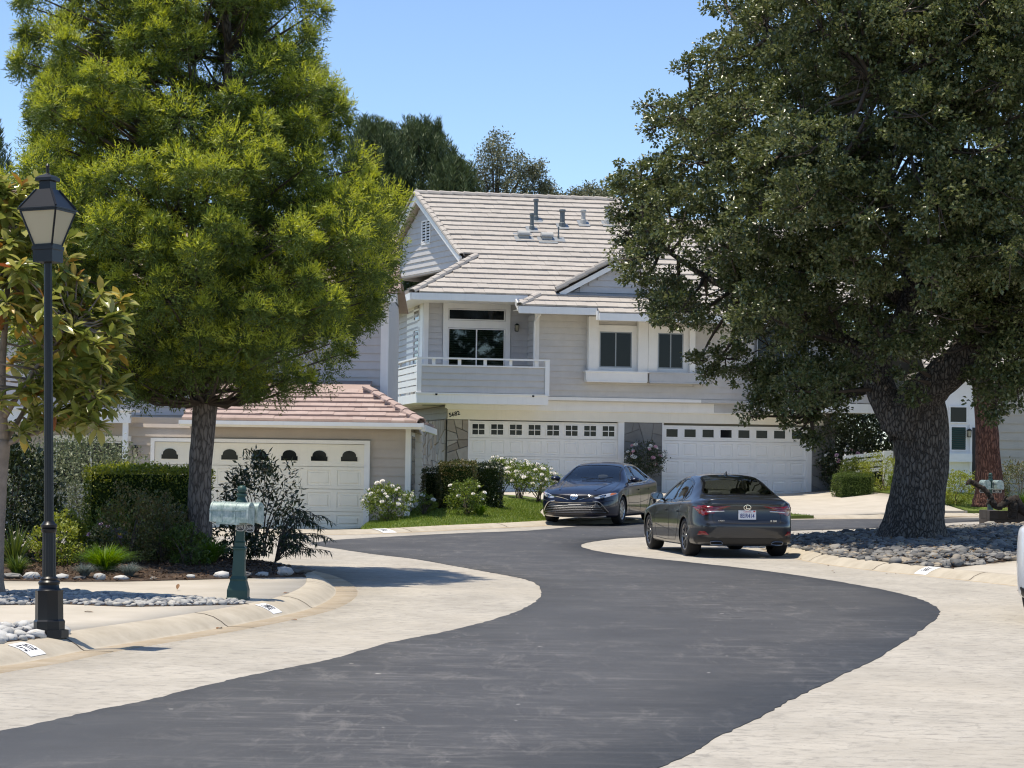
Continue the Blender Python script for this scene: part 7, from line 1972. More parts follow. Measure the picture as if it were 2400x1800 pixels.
class Car:
    def __init__(s, p):
        s.p = p
        L, W = p['L'], p['W']
        x0, x1 = -L / 2, L / 2
        # station list: fine everywhere, finer at the ends
        t_ = np.linspace(0, 1, 160)
        xs = x0 + (x1 - x0) * (t_ - np.sin(2 * np.pi * t_) / (2 * np.pi) * .75)
        xs[0] = x0 + .004; xs[-1] = x1 - .004
        g = lambda key: hermite([a for a, _ in p[key]], [b for _, b in p[key]], xs)
        zt, zs, yt, zb = g('top'), g('shoulder'), g('topw'), g('sill')
        cr = g('crown')           # how far the side edge of the top sits under the centre line
        # plan outline: superellipse ends
        def plan(x):
            xe = np.where(x > 0, p['xf'], -p['xr']); end = np.where(x > 0, x1, -x0); ax = np.abs(x); e = np.abs(xe)
            k = np.clip((ax - e) / (end - e), 0, 1)
            n_ = p.get('pn', 2.6)
            return (1 - k ** n_) ** (1 / n_) * (1 - p['end']) + p['end']
        pl = plan(xs)
        hw = W / 2 * pl
        pts = []
        for i in range(len(xs)):
            h = hw[i]; q = zb[i]; s_ = zs[i]; T = zt[i]
            ty = min(yt[i], h * .93) * (0.35 + .65 * pl[i]) if abs(xs[i]) > 1.7 else min(yt[i], h * .95)
            te = T - cr[i]
            sy = h * p.get('shw', .955)
            te = max(te, s_ + .004)
            wz = q + (s_ - q) * .55
            pts.append([(0, q - .0), (h * .80, q), (h * .955, q + .035), (h * .985, q + .12), (h, wz), (h * .992, s_ - .12), (sy + .008, s_ - .035), (sy - .035, s_ + .002), ((sy - .035) * .5 + ty * .5 + .018, s_ * .5 + te * .5), (ty, te), (ty * .80, te + (T - te) * .52), (ty * .42, te + (T - te) * .88), (0, T)])
        sub = [2, 2, 2, 5, 6, 5, 4, 6, 6, 4, 4, 4]
        G = []
        for i, row in enumerate(pts):
            r = []
            m_ = len(row)
            for k in range(m_ - 1):
                p1, p2 = np.array(row[k]), np.array(row[k + 1])
                p0 = np.array(row[k - 1]) if k > 0 else np.array((-row[1][0], row[1][1]))
                p3 = np.array(row[k + 2]) if k + 2 < m_ else np.array((-row[-2][0], row[-2][1]))
                # soften tangents (centripetal-like) to avoid overshoot on short segments
                l1, l2 = np.linalg.norm(p2 - p1), max(1e-4, np.linalg.norm(p2 - p0)); l3 = max(1e-4, np.linalg.norm(p3 - p1))
                m1 = (p2 - p0) / l2 * l1; m2 = (p3 - p1) / l3 * l1
                if k == 0: m1 = np.array((l1, 0))
                if k == m_ - 2: m2 = np.array((-l1, 0))
                for j in range(sub[k]):
                    u = j / sub[k]
                    r.append((2 * u ** 3 - 3 * u * u + 1) * p1 + (u ** 3 - 2 * u * u + u) * m1 + (-2 * u ** 3 + 3 * u * u) * p2 + (u ** 3 - u * u) * m2)
            r.append(np.array(row[-1]))
            G.append(r)
        G = np.array(G)              # stations x points x (y, z)
        ns, nj = G.shape[:2]
        X = np.repeat(xs[:, None], nj, 1)
        # tumble of nose and tail: x depends on height near the ends
        fz = hermite([a for a, _ in p['nosez']], [b for _, b in p['nosez']], G[:, :, 1].ravel()).reshape(ns, nj)
        rz = hermite([a for a, _ in p['tailz']], [b for _, b in p['tailz']], G[:, :, 1].ravel()).reshape(ns, nj)
        wf = np.clip((X - p['xf']) / (x1 - p['xf']), 0, 1) ** 1.2; wr = np.clip((-X - p['xr']) / (-x0 - p['xr']), 0, 1) ** 1.2
        X = X - wf * fz + wr * rz
        V = []; idx = {}
        for i in range(ns):
            for j in range(nj):
                V.append((X[i, j], G[i, j, 0], G[i, j, 1])); idx[(i, j, 1)] = len(V) - 1
            for j in range(nj):
                if G[i, j, 0] < 1e-6: idx[(i, j, -1)] = idx[(i, j, 1)]
                else: V.append((X[i, j], -G[i, j, 0], G[i, j, 1])); idx[(i, j, -1)] = len(V) - 1
        Fc = []
        for i in range(ns - 1):
            for j in range(nj - 1):
                a = (idx[(i, j, 1)], idx[(i + 1, j, 1)], idx[(i + 1, j + 1, 1)], idx[(i, j + 1, 1)])
                b = (idx[(i, j, -1)], idx[(i, j + 1, -1)], idx[(i + 1, j + 1, -1)], idx[(i + 1, j, -1)])
                Fc += [tuple(reversed(a)) if False else a, b]
        for e in (0, ns - 1):
            for j in range(nj - 1):
                q = [idx[(e, j, 1)], idx[(e, j + 1, 1)], idx[(e, j + 1, -1)], idx[(e, j, -1)]]
                q2 = []
                for v in q:
                    if v not in q2: q2.append(v)
                if len(q2) >= 3: Fc.append(tuple(q2) if e == 0 else tuple(reversed(q2)))
        s.V = [Vector(v) for v in V]; s.F = Fc
        s.bvh = BVHTree.FromPolygons(s.V, Fc)
    def hit(s, axis, sign, a, b):
        if axis == 'y': o = Vector((a, sign * 3, b)); d = Vector((0, -sign, 0))
        elif axis == 'x': o = Vector((sign * 5, a, b)); d = Vector((-sign, 0, 0))
        else: o = Vector((a, b, 4)); d = Vector((0, 0, -1))
        loc, n, _, _ = s.bvh.ray_cast(o, d)
        if loc is None: return None, None
        if n.dot(d) > 0: n = -n
        return loc, n
    def patch(s, name, outline, axis, sign, mat, parent, off=.004, res=.05, per=4):
        out = catmull([(a, b, 0) for a, b in outline], per, True) if per > 1 else [Vector((a, b, 0)) for a, b in outline]
        B = [Vector((p.x, p.y)) for p in out]
        pts = list(B); xs = [p.x for p in B]; ys = [p.y for p in B]
        pl = [(p.x, p.y) for p in B]
        yy = min(ys) + res / 2
        while yy < max(ys):
            xx = min(xs) + res / 2
            while xx < max(xs):
                if in_poly(xx, yy, pl) and min((xx - p.x) ** 2 + (yy - p.y) ** 2 for p in B) > (.3 * res) ** 2: pts.append(Vector((xx, yy)))
                xx += res
            yy += res
        nb = len(B)
        r = delaunay_2d_cdt(pts, [(i, (i + 1) % nb) for i in range(nb)], [list(range(nb))], 1, 1e-5)
        V = []; ok = []
        for p in r[0]:
            loc, n = s.hit(axis, sign, p.x, p.y)
            ok.append(loc is not None); V.append(loc + n * off if loc else Vector((0, 0, 0)))
        Fc = [tuple(f) for f in r[2] if all(ok[i] for i in f)]
        # orient outwards
        F2 = []
        for f in Fc:
            nn = (V[f[1]] - V[f[0]]).cross(V[f[2]] - V[f[0]])
            dr_ = Vector((0, sign, 0)) if axis == 'y' else (Vector((sign, 0, 0)) if axis == 'x' else Vector((0, 0, 1)))
            F2.append(f if nn.dot(dr_) > 0 else tuple(reversed(f)))
        return MB().add(V, F2).build(name, mat, parent, True)
    def strip(s, name, line, axis, sign, wd, mat, parent, off=.006, closed=False, per=5, mb=None):
        c = catmull([(a, b, 0) for a, b in line], per, closed) if per > 1 else [Vector((a, b, 0)) for a, b in line]
        m_ = len(c); V = []; good = []
        for i, p in enumerate(c):
            a = c[(i - 1) % m_] if closed else c[max(i - 1, 0)]; b = c[(i + 1) % m_] if closed else c[min(i + 1, m_ - 1)]
            d = (b - a); d.normalize(); nr = Vector((-d.y, d.x, 0)) * wd / 2
            row = []
            for k, e in ((-1, off * .2), (-.6, off), (.6, off), (1, off * .2)):
                loc, n = s.hit(axis, sign, p.x + nr.x * k, p.y + nr.y * k)
                row.append(loc + n * e if loc else None)
            good.append(all(q is not None for q in row)); V += [q if q is not None else Vector((0, 0, 0)) for q in row]
        Fc = []
        for i in range(m_ if closed else m_ - 1):
            j = (i + 1) % m_
            if good[i] and good[j]:
                for k in range(3): Fc.append((i * 4 + k, i * 4 + k + 1, j * 4 + k + 1, j * 4 + k))
        F2 = []
        for f in Fc:
            nn = (V[f[1]] - V[f[0]]).cross(V[f[2]] - V[f[0]])
            dr_ = Vector((0, sign, 0)) if axis == 'y' else (Vector((sign, 0, 0)) if axis == 'x' else Vector((0, 0, 1)))
            F2.append(f if nn.dot(dr_) > 0 else tuple(reversed(f)))
        tgt = mb or MB()
        tgt.add(V, F2)
        return None if mb else tgt.build(name, mat, parent, True)

def wheel(root, x, y, r, rim_r, wd, rimmat, spokes, side, twin=False, name='wheel'):
    w_ = empty(name, (x, y, r)); w_.parent = root
    pr = [(rim_r - .015, -wd / 2 + .02), (rim_r + .01, -wd / 2 + .004), (r - .03, -wd / 2), (r - .008, -wd / 2 + .025), (r, -wd / 2 + .05), (r, wd / 2 - .05), (r - .008, wd / 2 - .025), (r - .03, wd / 2), (rim_r + .01, wd / 2 - .004), (rim_r - .015, wd / 2 - .02)]
    n_ = 40; V = []
    for rr, yy in pr:
        for k in range(n_):
            a = 2 * math.pi * k / n_; V.append((rr * math.cos(a), yy, rr * math.sin(a)))
    Fc = [(i * n_ + k, (i + 1) * n_ + k, (i + 1) * n_ + (k + 1) % n_, i * n_ + (k + 1) % n_) for i in range(len(pr) - 1) for k in range(n_)]
    MB().add(V, Fc).build('tyre', M['rubber'], w_, True)
    mb = MB(); s_ = side; yo = s_ * (wd / 2 - .012)
    # barrel, dark brake disc, spokes, hub
    V = []
    for rr, yy in ((rim_r + .004, yo), (rim_r - .012, yo + s_ * .004), (rim_r - .03, yo - s_ * .012), (rim_r - .035, yo - s_ * .10)):
        for k in range(n_):
            a = 2 * math.pi * k / n_; V.append((rr * math.cos(a), yy, rr * math.sin(a)))
    mb.add(V, [(i * n_ + k, (i + 1) * n_ + k, (i + 1) * n_ + (k + 1) % n_, i * n_ + (k + 1) % n_) for i in range(3) for k in range(n_)])
    for q in range(spokes):
        a0 = 2 * math.pi * q / spokes + .3
        for da in ((-.13, .13) if twin else (0,)):
            a1 = a0 + da; a2 = a0 + da * 1.9
            p0 = Vector((.045 * math.cos(a1), yo - s_ * .03, .045 * math.sin(a1))); p1 = Vector(((rim_r - .02) * math.cos(a2), yo - s_ * .012, (rim_r - .02) * math.sin(a2)))
            mb.beam(p0, p1, .03 if twin else .045, .022, (0, 1, 0))
    V = []
    for rr, yy in ((.062, yo - s_ * .035), (.055, yo - s_ * .012), (.03, yo - s_ * .006), (.001, yo - s_ * .006)):
        for k in range(16):
            a = 2 * math.pi * k / 16; V.append((rr * math.cos(a), yy, rr * math.sin(a)))
    mb.add(V, [(i * 16 + k, (i + 1) * 16 + k, (i + 1) * 16 + (k + 1) % 16, i * 16 + (k + 1) % 16) for i in range(3) for k in range(16)])
    o = mb.build('rim', rimmat, w_); smooth_by_angle(o, 40)
    V = [(0, yo - s_ * .085, 0)]
    for k in range(24):
        a = 2 * math.pi * k / 24; V.append(((rim_r - .03) * math.cos(a), yo - s_ * .085, (rim_r - .03) * math.sin(a)))
    MB().add(V, [(0, 1 + k, 1 + (k + 1) % 24) for k in range(24)]).build('brake_disc', M['blackplastic'], w_)
    return w_

def build_car(name, loc, head, p, label, tilt=(0, 0)):
    root = empty(name, loc, head, label, 'car', None, tilt)
    c = Car(p); paintm = M[p['paint']]
    # openings: delete body faces inside glass outlines and wheel arches
    wins = [(o, 'y') for o in p['side_glass']] + [(p['windshield'], 'z'), (p['backlight'], 'z')]
    polyc = [([(q.x, q.y) for q in catmull([(a, b, 0) for a, b in o], 4, True)], ax) for o, ax in wins]
    V = c.V; keep = []; wr, ax_f, ax_r = p['wheel_r'], p['axf'], p['axr']; arch = wr + p.get('arch_gap', .045)
    for f in c.F:
        m_ = sum((V[i] for i in f), Vector()) / len(f)
        dead = False
        for (o, ax) in polyc:
            if ax == 'y' and m_.z > p['belt'] - .03 and abs(m_.y) > .3 and in_poly(m_.x, m_.z, o): dead = True
            if ax == 'z' and m_.z > p['belt'] - .02 and in_poly(m_.x, m_.y, o): dead = True
        if abs(m_.y) > .5 and m_.z < arch + wr + .02:
            for axx in (ax_f, ax_r):
                if (m_.x - axx) ** 2 + (m_.z - wr) ** 2 < arch ** 2: dead = True
        if not dead: keep.append(f)
    MB().add(V, keep).build('body', paintm, root, True)
    # arch lips and liners
    for axx in (ax_f, ax_r):
        for sg in (-1, 1):
            pts = []
            for k in range(19):
                a = math.pi * k / 18 * 1.16 - .08 * math.pi
                pts.append((axx + arch * math.cos(a), wr + arch * math.sin(a)))
            pts = [q for q in pts if q[1] > p['arch_z']]
            c.strip('arch_lip', pts, 'y', sg, .045, paintm, root, .004, per=2)
            mb = MB(); n_ = 18; Vv = []
            for yy in (sg * .42, sg * (p['W'] / 2 - .035)):
                for k in range(n_ + 1):
                    a = math.pi * k / n_ * 1.1 - .05 * math.pi; Vv.append((axx + (arch + .012) * math.cos(a), yy, wr + (arch + .012) * math.sin(a)))
            Vv.append((axx, sg * .42, wr))
            mb.add(Vv, [(k, k + 1, n_ + 2 + k, n_ + 1 + k) for k in range(n_)] + [(2 * n_ + 2, k, k + 1) for k in range(n_)])
            mb.build('wheel_liner', M['blackplastic'], root)
    # glass and surrounds
    for o, nm in ((p['windshield'], 'windshield'), (p['backlight'], 'rear_window')):
        g_ = c.patch(nm, o, 'z', 1, M['carglass'] if nm == 'windshield' else M[p.get('back_glass', 'carglass')], root, -.004, .12)
        c.strip('glass_seal', o, 'z', 1, .05, M['gloss'], g_, .003, True)
    for sg in (-1, 1):
        for o in p['side_glass']:
            g_ = c.patch('side_window', o, 'y', sg, M['tint'], root, -.004, .1)
            c.strip('window_frame', o, 'y', sg, .04, M['gloss'], g_, .003, True)
        if p.get('chrome'): c.strip('chrome_trim', p['chrome'], 'y', sg, .018, M['chrome'], root, .007, True)
        mb = MB()
        for ln in p['seams']: c.strip('', ln, 'y', sg, .012, None, None, .0025, mb=mb)
        mb.build('door_seam', M['blackplastic'], root)
        for hx in p['handles']:
            loc_, n_ = c.hit('y', sg, hx, p['handle_z'])
            mb = MB().beam(loc_ + Vector((-.09, sg * .028, 0)), loc_ + Vector((.09, sg * .028, .004)), .03, .022, (0, 0, 1)).beam(loc_ + Vector((-.085, 0, 0)), loc_ + Vector((-.085, sg * .03, 0)), .02, .02).beam(loc_ + Vector((.085, 0, 0)), loc_ + Vector((.085, sg * .03, .004)), .02, .02)
            mb.build('door_handle', paintm, root)
        # mirror
        mx, mz = p['mirror']
        loc_, n_ = c.hit('y', sg, mx - .02, p['belt'] - .02)
        base = Vector((mx, loc_.y, mz)); out = Vector((0, sg, 0))
        mb = MB(); rows = []
        Vv = []
        for i, (dx, sc) in enumerate(((-.085, .92), (-.05, 1.02), (.0, 1.0), (.05, .8), (.085, .45), (.1, .1))):
            for k in range(14):
                a = 2 * math.pi * k / 14
                Vv.append((mx + dx, loc_.y + sg * (.13 + .115 * sc * math.cos(a)), mz + .075 * sc * math.sin(a) * (1.0 if math.sin(a) > 0 else .85)))
        mb.add(Vv, [(i * 14 + k, i * 14 + (k + 1) % 14, (i + 1) * 14 + (k + 1) % 14, (i + 1) * 14 + k) for i in range(5) for k in range(14)] + [tuple(range(13, -1, -1))])
        mb.beam((mx, loc_.y - sg * .02, mz - .06), (mx, loc_.y + sg * .1, mz - .04), .06, .03)
        mo = mb.build('wing_mirror', paintm, root, True)
        Vv = [(mx - .087, loc_.y + sg * (.13 + .10 * math.cos(2 * math.pi * k / 16)), mz + .062 * math.sin(2 * math.pi * k / 16)) for k in range(16)]
        MB().add(Vv, [tuple(range(15, -1, -1))]).build('mirror_glass', M['mirror'], mo)
    # wheels
    tk = p['W'] / 2 - p['tyre_w'] / 2 - .015
    for axx in (ax_f, ax_r):
        for sg in (-1, 1): wheel(root, axx, sg * tk, wr, p['rim_r'], p['tyre_w'], M[p['rim']], p['spokes'], sg, p.get('twin', False))
    # cabin
    cab = MB().box(-1.55, 1.0, -.62, .62, .28, .34).box(.72, .98, -.62, .62, .34, p['belt'] - .03).box(-1.62, -1.25, -.6, .6, .34, p['belt'] - .06)
    for sg in (-1, 1): cab.box(-1.3, .9, min(sg * .64, sg * .67), max(sg * .64, sg * .67), .34, p['belt'] - .05)
    cab.build('cabin', M['cabin'], root)
    dsh = MB().hexa([(.45, -.6, .62), (.98, -.62, .62), (.98, .62, .62), (.45, .6, .62), (.5, -.6, p['belt'] - .06), (1.02, -.62, p['belt'] - .03), (1.02, .62, p['belt'] - .03), (.5, .6, p['belt'] - .06)])
    dsh.build('dashboard', M[p.get('dash', 'cabin')], root)
    for sx, rear in ((-.02, False), (-1.05, True)):
        for sy in (-.34, .34):
            hgt = p['belt'] + .02
            mb = MB().hexa([(sx - .1, sy - .24, .35), (sx + .42, sy - .24, .35), (sx + .42, sy + .24, .35), (sx - .1, sy + .24, .35), (sx - .1, sy - .23, .5), (sx + .42, sy - .23, .54), (sx + .42, sy + .23, .54), (sx - .1, sy + .23, .5)])
            mb.hexa([(sx - .14, sy - .23, .45), (sx + .02, sy - .23, .45), (sx + .02, sy + .23, .45), (sx - .14, sy + .23, .45), (sx - .34, sy - .2, hgt), (sx - .23, sy - .2, hgt), (sx - .23, sy + .2, hgt), (sx - .34, sy + .2, hgt)])
            so_ = mb.build('seat', M['seat'], root)
            Vv = []
            hx = sx - .33; hzz = hgt + (.11 if not rear else .07)
            for dx, sc in ((-.05, .8), (-.03, 1), (.03, 1), (.05, .8)):
                for k in range(12):
                    a = 2 * math.pi * k / 12; ca, sa = math.cos(a), math.sin(a)
                    Vv.append((hx + dx, sy + .13 * sc * math.copysign(abs(ca) ** .6, ca), hzz + .085 * sc * math.copysign(abs(sa) ** .6, sa)))
            MB().add(Vv, [(i * 12 + k, i * 12 + (k + 1) % 12, (i + 1) * 12 + (k + 1) % 12, (i + 1) * 12 + k) for i in range(3) for k in range(12)] + [tuple(range(12))[::-1], tuple(range(36, 48))]).beam((hx, sy, hgt - .02), (hx, sy, hzz), .1, .015, (0, 1, 0)).build('headrest', M['seat'], so_, True)
    V_ = []
    for k in range(20):
        a = 2 * math.pi * k / 20
        for q in range(6):
            b = 2 * math.pi * q / 6; R_ = .18 + .014 * math.cos(b)
            V_.append((.42 + R_ * math.sin(a) * .35 + .014 * math.sin(b), .36 + R_ * math.cos(a), .88 + R_ * math.sin(a) * .9))
    MB().add(V_, [(k * 6 + q, k * 6 + (q + 1) % 6, ((k + 1) % 20) * 6 + (q + 1) % 6, ((k + 1) % 20) * 6 + q) for k in range(20) for q in range(6)]).build('steering_wheel', M['blackplastic'], root, True)
    return root, c
M['mirror'] = plain('mirror_glass', (0.6, 0.62, 0.6), 0.02, 0.5, 1.0)

def ellipse_ring(mb, c, f, ra, rb, th, n_=28, deep=.012):
    """flat oval ring on a car end; f maps (a, b, depth) -> point"""
    V = []
    for d in (0, deep):
        for s_ in (1, -1):
            for k in range(n_):
                a = 2 * math.pi * k / n_
                V.append(f(c[0] + (ra + s_ * th / 2) * math.cos(a), c[1] + (rb + s_ * th / 2) * math.sin(a), d))
    Fc = []
    for k in range(n_):
        j = (k + 1) % n_
        Fc += [(2 * n_ + k, 2 * n_ + j, 3 * n_ + j, 3 * n_ + k), (k, j, 2 * n_ + j, 2 * n_ + k), (n_ + k, 3 * n_ + k, 3 * n_ + j, n_ + j)]
    mb.add(V, Fc)

# ---- blue sedan, nose towards the street
CAM = dict(L=4.88, W=1.84, paint='navy', xf=1.55, xr=1.65, end=.42, pn=2.3, shw=.965, belt=.955,
    top=[(2.44, .60), (2.40, .72), (2.30, .775), (2.1, .825), (1.8, .875), (1.4, .935), (1.1, .985), (.95, 1.015), (.55, 1.215), (.2, 1.36), (-.1, 1.42), (-.45, 1.445), (-.8, 1.435), (-1.1, 1.39), (-1.5, 1.25), (-1.85, 1.125), (-2.1, 1.095), (-2.3, 1.085), (-2.4, 1.03), (-2.44, .9)],
    shoulder=[(2.44, .56), (2.35, .66), (2.1, .745), (1.6, .835), (1.0, .905), (.4, .93), (-.4, .945), (-1.2, .975), (-1.8, 1.0), (-2.2, 1.0), (-2.44, .85)],
    topw=[(2.44, .5), (2.2, .66), (1.6, .74), (1.1, .76), (.9, .745), (.5, .655), (.15, .58), (-.4, .555), (-1.0, .55), (-1.5, .6), (-1.85, .68), (-2.2, .68), (-2.44, .6)],
    crown=[(2.44, .03), (1.8, .05), (1.1, .045), (.9, .035), (.2, .05), (-.4, .06), (-1.2, .05), (-1.8, .025), (-2.44, .03)],
    sill=[(2.44, .21), (2.2, .17), (1.6, .16), (.8, .17), (-.8, .175), (-1.6, .19), (-2.2, .24), (-2.44, .3)],
    nosez=[(0.1, .06), (.25, .01), (.42, .0), (.56, .03), (.66, .06), (.78, .17), (1.1, .2)], tailz=[(.1, .1), (.3, .03), (.55, 0), (.8, .03), (1.0, .08), (1.2, .12)],
    wheel_r=.335, rim_r=.225, tyre_w=.215, rim='silver', spokes=10, twin=False, axf=1.43, axr=-1.395, arch_z=.2,
    side_glass=[[(.62, .955), (.1, .965), (-.17, .97), (-.20, 1.33), (.05, 1.325), (.32, 1.2)], [(-.25, .972), (-.95, 1.0), (-1.08, 1.02), (-1.12, 1.1), (-1.0, 1.31), (-.27, 1.345)], [(-1.14, 1.03), (-1.42, 1.06), (-1.50, 1.1), (-1.25, 1.215), (-1.06, 1.29)]],
    windshield=[(1.0, -.62), (1.03, 0), (1.0, .62), (.9, .685), (.55, .6), (.2, .525), (.17, 0), (.2, -.525), (.55, -.6), (.9, -.685)],
    backlight=[(-1.12, -.46), (-1.1, 0), (-1.12, .46), (-1.5, .535), (-1.82, .6), (-1.85, 0), (-1.82, -.6), (-1.5, -.535)],
    chrome=[(.68, .945), (.1, .95), (-.9, .985), (-1.45, 1.045), (-1.56, 1.09), (-1.3, 1.22), (-1.02, 1.34), (-.3, 1.372), (.06, 1.35), (.36, 1.21)],
    seams=[[(.92, .9), (.95, .7), (.9, .45), (.8, .3)], [(-.2, .93), (-.21, .6), (-.2, .26)], [(-1.12, .99), (-1.02, .85), (-.95, .6), (-.85, .45), (-.72, .28)], [(.85, .27), (0, .25), (-.75, .27)], [(.9, .5), (0, .49), (-1.0, .56)]],
    handles=(-.02, -.98), handle_z=.80, mirror=(.62, 1.03), dash='cabinlight')
CX = (1.68 + 1.90) / 2
hd = math.radians(-90 - 17.5)
cf = Vector((math.cos(hd), math.sin(hd), 0))
ctr = Vector((1.75, 53.3, 0)) - cf * 1.43
zc_ = 0.16
blue, cc = build_car('parked_sedan', (ctr.x, ctr.y, zc_), hd, CAM, 'navy blue sedan parked with its nose to the street', (0, 0))
def fx(sign, cobj, off=.012):
    def f(a, b, d):
        loc, n = cobj.hit('x', sign, a, b)
        if loc is None: loc = Vector((sign * cobj.p['L'] / 2, a, b))
        return loc + Vector((sign * (off + d), 0, 0))
    return f
# lower grille with bright bars
g_ = cc.patch('lower_grille', [(-.76, .30), (-.68, .245), (0, .235), (.68, .245), (.76, .30), (.60, .50), (.44, .535), (0, .515), (-.44, .535), (-.60, .50)], 'x', 1, M['gloss'], blue, .004, .05, 3)
for k in range(7):
    z = .275 + k * .037; h = .72 - (k * .037) * .85
    cc.strip('grille_bar', [(-h, z + .012), (-h * .5, z), (0, z - .004), (h * .5, z), (h, z + .012)], 'x', 1, .014, M['chrome'] if k == 6 else M['rimdark'], g_, .018)
cc.strip('grille_frame', [(-.77, .30), (-.62, .50), (-.45, .545)], 'x', 1, .018, M['silver'], g_, .012); cc.strip('grille_frame', [(.77, .30), (.62, .50), (.45, .545)], 'x', 1, .018, M['silver'], g_, .012)
g2 = cc.patch('upper_grille', [(-.62, .70), (-.3, .672), (0, .665), (.3, .672), (.62, .70), (.5, .655), (.2, .60), (0, .575), (-.2, .60), (-.5, .655)], 'x', 1, M['gloss'], blue, .006, .04, 3)
cc.strip('grille_chrome', [(-.6, .655), (-.3, .61), (-.13, .565)], 'x', 1, .012, M['chrome'], g2, .012); cc.strip('grille_chrome', [(.6, .655), (.3, .61), (.13, .565)], 'x', 1, .012, M['chrome'], g2, .012)
mb = MB(); f_ = fx(1, cc, .02)
ellipse_ring(mb, (0, .632), f_, .082, .056, .013); ellipse_ring(mb, (0, .640), f_, .058, .026, .011); ellipse_ring(mb, (0, .632), f_, .026, .046, .011)
mb.build('emblem', M['chrome'], g2)
for sg in (-1, 1):
    hl = cc.patch('headlight', [(sg * .47, .615), (sg * .60, .60), (sg * .76, .645), (sg * .875, .70), (sg * .86, .735), (sg * .74, .715), (sg * .58, .672)], 'x', 1, M['clearlens'], blue, .007, .03, 3)
    cc.patch('lamp_recess', [(sg * .56, .635), (sg * .70, .655), (sg * .70, .69), (sg * .58, .66)], 'x', 1, M['gloss'], hl, .0095, .03, 2)
    cc.patch('turn_signal', [(sg * .79, .67), (sg * .87, .705), (sg * .857, .73), (sg * .79, .72)], 'x', 1, M['amber'], hl, .0095, .02, 2)
    f_ = fx(1, cc, .014)
    for yy in (.62, .67):
        mb = MB(); ellipse_ring(mb, (sg * yy, .652), f_, .022, .02, .012); mb.build('lamp_lens', M['chrome'], hl)
    cc.strip('bumper_crease', [(sg * .84, .56), (sg * .62, .53)], 'x', 1, .02, M['navy'], blue, .012)
cc.strip('lower_lip', [(-.72, .20), (-.4, .182), (0, .178), (.4, .182), (.72, .20)], 'x', 1, .03, M['silver'], blue, .012)
cc.strip('bonnet_gap', [(2.22, -.74), (2.33, -.4), (2.36, 0), (2.33, .4), (2.22, .74)], 'z', 1, .014, M['blackplastic'], blue, .003)
for sg in (-1, 1): cc.strip('bonnet_gap', [(2.2, sg * .74), (1.7, sg * .76), (1.1, sg * .74)], 'z', 1, .012, M['blackplastic'], blue, .003)
for sg in (-1, 1): cc.strip('bonnet_crease', [(2.1, sg * .42), (1.6, sg * .52), (1.05, sg * .6)], 'z', 1, .05, M['navy'], blue, .008)
MB().beam((1.0, -.1, 1.02), (.86, .5, 1.08), .02, .012).beam((1.0, .35, 1.02), (.88, -.25, 1.075), .02, .012).build('wiper', M['blackplastic'], blue)

# ---- graphite sedan seen from behind
LEX = dict(L=4.68, W=1.81, paint='graphite', xf=1.5, xr=1.62, end=.5, pn=2.5, shw=.965, belt=.955,
    top=[(2.34, .58), (2.28, .70), (2.15, .76), (1.9, .82), (1.4, .90), (1.0, .97), (.85, 1.0), (.5, 1.19), (.15, 1.34), (-.15, 1.40), (-.5, 1.43), (-.85, 1.41), (-1.15, 1.35), (-1.5, 1.20), (-1.78, 1.075), (-1.95, 1.035), (-2.12, 1.03), (-2.24, 1.015), (-2.31, .95), (-2.34, .86)],
    shoulder=[(2.34, .52), (2.2, .66), (1.9, .74), (1.4, .82), (.9, .88), (.3, .905), (-.4, .92), (-1.2, .945), (-1.8, .955), (-2.15, .945), (-2.34, .82)],
    topw=[(2.34, .48), (2.1, .64), (1.5, .72), (1.0, .745), (.8, .73), (.45, .645), (.1, .57), (-.4, .55), (-.9, .545), (-1.3, .58), (-1.65, .645), (-1.95, .70), (-2.2, .70), (-2.34, .64)],
    crown=[(2.34, .03), (1.7, .05), (1.0, .04), (.8, .03), (.1, .05), (-.5, .06), (-1.2, .05), (-1.7, .03), (-2.0, .03), (-2.34, .02)],
    sill=[(2.34, .2), (2.1, .16), (1.5, .15), (.7, .16), (-.8, .165), (-1.5, .18), (-2.0, .2), (-2.34, .22)],
    nosez=[(0.1, .06), (.3, .0), (.5, .0), (.66, .08), (.8, .2), (1.1, .25)], tailz=[(.1, .12), (.25, .06), (.42, .01), (.56, .0), (.64, .05), (.80, .075), (.93, .05), (1.0, .03), (1.05, .02)],
    wheel_r=.33, rim_r=.232, tyre_w=.245, rim='rimdark', spokes=5, twin=True, axf=1.39, axr=-1.41, arch_z=.19,
    side_glass=[[(.52, .935), (.05, .945), (-.22, .95), (-.25, 1.305), (-.02, 1.30), (.24, 1.18)], [(-.30, .952), (-.92, .97), (-1.0, 1.0), (-1.03, 1.12), (-.93, 1.275), (-.32, 1.32)], [(-1.05, .985), (-1.22, 1.0), (-1.30, 1.05), (-1.16, 1.16), (-1.0, 1.25)]],
    windshield=[(.9, -.6), (.93, 0), (.9, .6), (.8, .665), (.45, .585), (.12, .515), (.09, 0), (.12, -.515), (.45, -.585), (.8, -.665)],
    backlight=[(-.88, -.45), (-.86, 0), (-.88, .45), (-1.3, .515), (-1.72, .60), (-1.76, 0), (-1.72, -.60), (-1.3, -.515)],
    seams=[[(.82, .86), (.85, .66), (.8, .42), (.7, .28)], [(-.26, .92), (-.27, .6), (-.25, .25)], [(-1.12, .95), (-1.03, .82), (-.98, .6), (-.88, .44), (-.74, .27)], [(.75, .26), (0, .24), (-.75, .26)], [(.8, .5), (0, .44), (-.7, .4)]],
    handles=(-.08, -.95), handle_z=.76, mirror=(.52, 1.0))
hd2 = math.atan2(2.83, -.46)
fw = Vector((math.cos(hd2), math.sin(hd2), 0)); lf = Vector((-fw.y, fw.x, 0))
